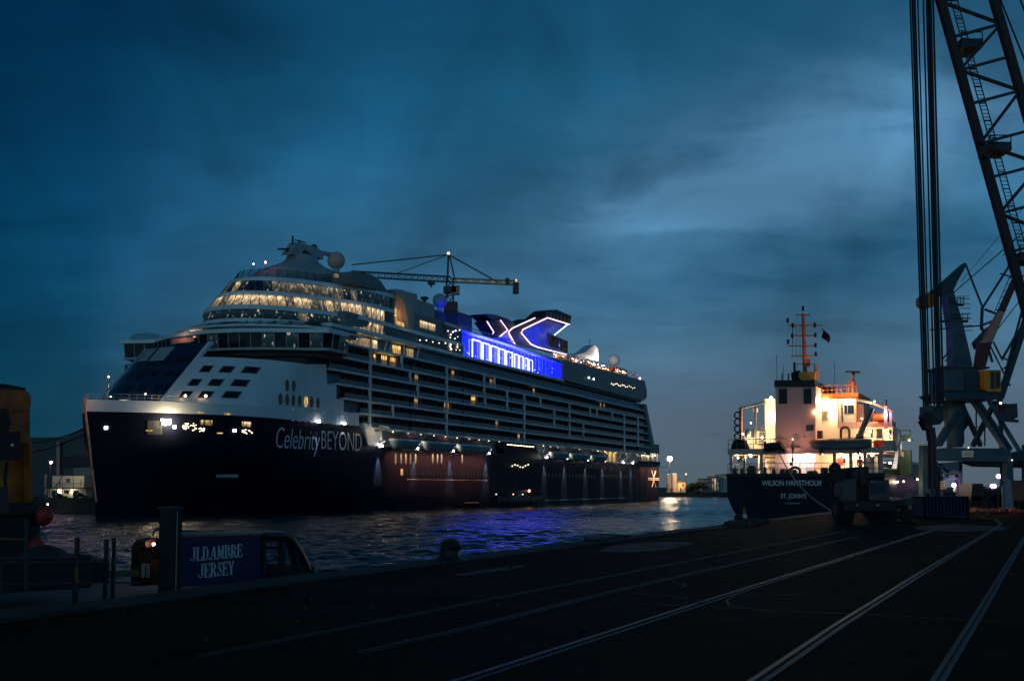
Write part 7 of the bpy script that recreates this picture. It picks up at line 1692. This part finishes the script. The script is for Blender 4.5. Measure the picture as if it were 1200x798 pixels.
T.part('pole', MB().path([(q[0]+1, YL-8, 3.3), (q[0]+1, YL-8, q[1]+.3), (q[0]+.6, YL-8, q[1]+.7), (q[0], YL-8, q[1]+.4)], .1, 6), M['dsteel']); T.part('lamp_lens', MB().ball((q[0], YL-8, q[1]+.1), .3, 8), M['lampsmall'])
q = fy(54, 590.5, YL-21); T = Thing('quay_edge_lamp', 'small yellow lamp at the water edge below the cabins', 'lamp', WF, (q[0], YL-21, 3.3)); T.part('bracket', MB().bb(q[0]-.3, q[0]+.3, YL-21, YL-19, 3.2, 3.5), M['dsteel']); T.part('lamp_lens', MB().bb(q[0]-.4, q[0]+.5, YL-21.3, YL-21, q[1]-.12, q[1]+.15), M['lampwarm'])
# dark lorry and boxes along the left quay
for px0, px1, py0, lab in ((60, 75, 583, 'dark parked van nearest the red lamp on the left quay'), (85, 101, 582, 'dark parked van nearest the ship bow on the left quay')):
    yy = YL-12; a, b = fy(px0, py0, yy), fy(px1, py0, yy); T = Thing('parked_van', lab, 'van', WF, ((a[0]+b[0])/2, yy, 3.3), 'vans parked on the left quay')
    T.part('van_body', MB().prism([(a[0], 3.7), (a[0], 4.9), (a[0]+.8, a[1]), (b[0], a[1]), (b[0], 3.7)], wp, yy, yy+1.9), M['dsteel']); T.part('windscreen', MB().prism([(a[0]+.2, 5.0), (a[0]+.85, a[1]-.1), (a[0]+1.3, a[1]-.1), (a[0]+1.3, 5.0)], wp, yy-.03, yy), M['dglass'])
    for x in (a[0]+.6, b[0]-.6): T.part('wheel', MB().tube((x, yy-.05, 3.65), (x, yy+.2, 3.65), .35, 12), M['rubber'])

# ================================================================== TOWER CRANE behind the ship
YT = 440
def tq(px, py): q = WF.aty(px, py, YT); return (q[0], q[2])
b_ = tq(527, 400); TC = Thing('tower_crane', 'tall tower crane with yellow jib rising behind the cruise ship', 'crane', WF, (b_[0], YT, 3.3))
mx = b_[0]; pk = tq(525.5, 298)
def lat(name, A, B_, w_, step, m, ch=.28):
    A, B_ = Vector(A), Vector(B_); d = B_-A; n_ = max(1, int(d.length/step)); qd = d.to_track_quat('Z', 'Y').to_matrix(); cs = [qd @ Vector((sx*w_/2, sy*w_/2, 0)) for sx, sy in ((1, 1), (1, -1), (-1, -1), (-1, 1))]
    mb = MB()
    for c in cs: mb.bar(A+c, B_+c, ch)
    for i in range(n_):
        p0, p1 = A+d*i/n_, A+d*(i+1)/n_
        for k in range(4): mb.bar(p0+cs[k], p1+cs[(k+1) % 4], ch*.6); mb.bar(p0+cs[k], p0+cs[(k+1) % 4], ch*.5)
    return TC.part(name, mb, M[m])
lat('tower', (mx, YT, 3.3), (mx, YT, tq(527, 326)[1]), 2.8, 3.4, 'dsteel', .62)
jz = tq(527, 327)[1]
j0 = tq(412, 320.5); lat('jib', (mx, YT, jz), (j0[0], YT, j0[1]), 2.2, 2.6, 'dsteel', .3)
c0 = tq(606, 333); lat('counter_jib', (mx, YT, jz-.3), (c0[0], YT, c0[1]+.7), 1.6, 4.0, 'yellow', .36)
TC.part('counterweight', MB().bb(tq(601, 330)[0], tq(608, 330)[0], YT-1.5, YT+1.5, tq(600, 343.5)[1], tq(600, 331)[1]), M['dsteel'])
TC.part('a_frame', MB().bar((mx-1, YT, jz), (pk[0], YT, pk[1]), .8).bar((mx+2, YT, jz), (pk[0]+.4, YT, pk[1]), .6), M['dsteel'])
TC.part('operator_cab', MB().bb(mx+1.0, mx+4.0, YT-2, YT+1, tq(527, 345)[1], tq(527, 335)[1]), M['salmon'])
TC.part('slewing_ring', MB().bb(mx-2.6, mx+2.6, YT-2, YT+2, tq(527, 343)[1], tq(527, 336)[1]), M['dsteel'])
TC.part('climbing_cage', MB().bb(mx-2.4, mx+3.2, YT-2.2, YT+2.2, tq(527, 365)[1], tq(527, 354)[1]), M['dred'])
TC.part('winch', MB().bb(tq(592, 320)[0], tq(597, 320)[0], YT-1, YT+1, tq(590, 333)[1], tq(590, 326)[1]), M['dsteel'])
TC.part('trolley', MB().bb(tq(502, 330)[0], tq(510, 330)[0], YT-4, YT-1, tq(505, 334)[1], tq(505, 330)[1]).bb(tq(504.5, 330)[0], tq(507, 330)[0], YT-3, YT-2, tq(505, 337)[1], tq(505, 334)[1]), M['dsteel'])
mb = MB()
for e_, w_, y2 in ((tq(412, 310), .42, YT), (tq(462, 321), .3, YT), (tq(583, 330), .5, YT)): mb.bar((pk[0], YT, pk[1]), (e_[0], y2, e_[1]), w_)
TC.part('tie_rod', mb, M['dsteel']); TC.part('peak_lamp', MB().ball((pk[0], YT, pk[1]+.5), .55, 8), M['lampsmall']); q = tq(606, 330); TC.part('peak_lamp', MB().ball((q[0]-.4, YT, q[1]+.6), .4, 8), M['lampsmall'])

# ================================================================== small tug alongside the cruise ship
def tg(px, py, t=27): q = SF.aty(px, py, -t); return (q[0], q[2])
a, b = tg(572, 585), tg(640, 585); T = Thing('tug', 'small dark tug with a red light lying against the cruise ship hull', 'tug', SF, ((a[0]+b[0])/2, -25, 0))
Lg = b[0]-a[0]; rg = []
for f, w_, zt, zb in ((0, .3, 2.0, .4), (.06, 1.8, 1.9, -.3), (.25, 3.2, 1.6, -1), (.7, 3.4, 1.7, -1), (.92, 2.4, 2.6, -.6), (1, .4, 3.1, .6)):
    x = a[0]+Lg*f; rg.append([(x, -25-w_, zt), (x, -25-w_*.85, .2), (x, -25, zb), (x, -25+w_*.85, .2), (x, -25+w_, zt)])
T.part('hull', MB().loft(rg), M['black'], smooth=True)
T.part('wheelhouse', MB().bb(a[0]+Lg*.5, a[0]+Lg*.66, -26.6, -23.4, 1.7, 4.8), M['dsteel']); T.part('deckhouse', MB().bb(a[0]+Lg*.36, a[0]+Lg*.74, -27, -23, 1.7, 3.1), M['dsteel'])
T.part('wheelhouse_window', MB().bb(a[0]+Lg*.51, a[0]+Lg*.65, -26.68, -26.6, 3.7, 4.4), M['dglass']); T.part('mast', MB().tube((a[0]+Lg*.55, -25, 4.8), (a[0]+Lg*.55, -25, 7.6), .12), M['dsteel'])
T.part('funnel', MB().tube((a[0]+Lg*.42, -25, 3.1), (a[0]+Lg*.42, -25, 5.0), .55, 14), M['black']); q = tg(620.5, 574.5); T.part('red_lamp', MB().ball((q[0], -26.9, q[1]), .36, 8), M['lampred'])
mb = MB()
for k in range(9): x = a[0]+Lg*(.12+.09*k); mb.path([(x+.5*math.cos(j*math.pi/5), -28.3, 1.0+.5*math.sin(j*math.pi/5)) for j in range(11)], .16, 6)
T.part('tyre_fender', mb, M['rubber'], kind='stuff')
for px in (580, 600, 611): q = tg(px, 578.5); T.part('deck_lamp', MB().ball((q[0], -27.4, q[1]), .14, 6), M['lampsmall'])
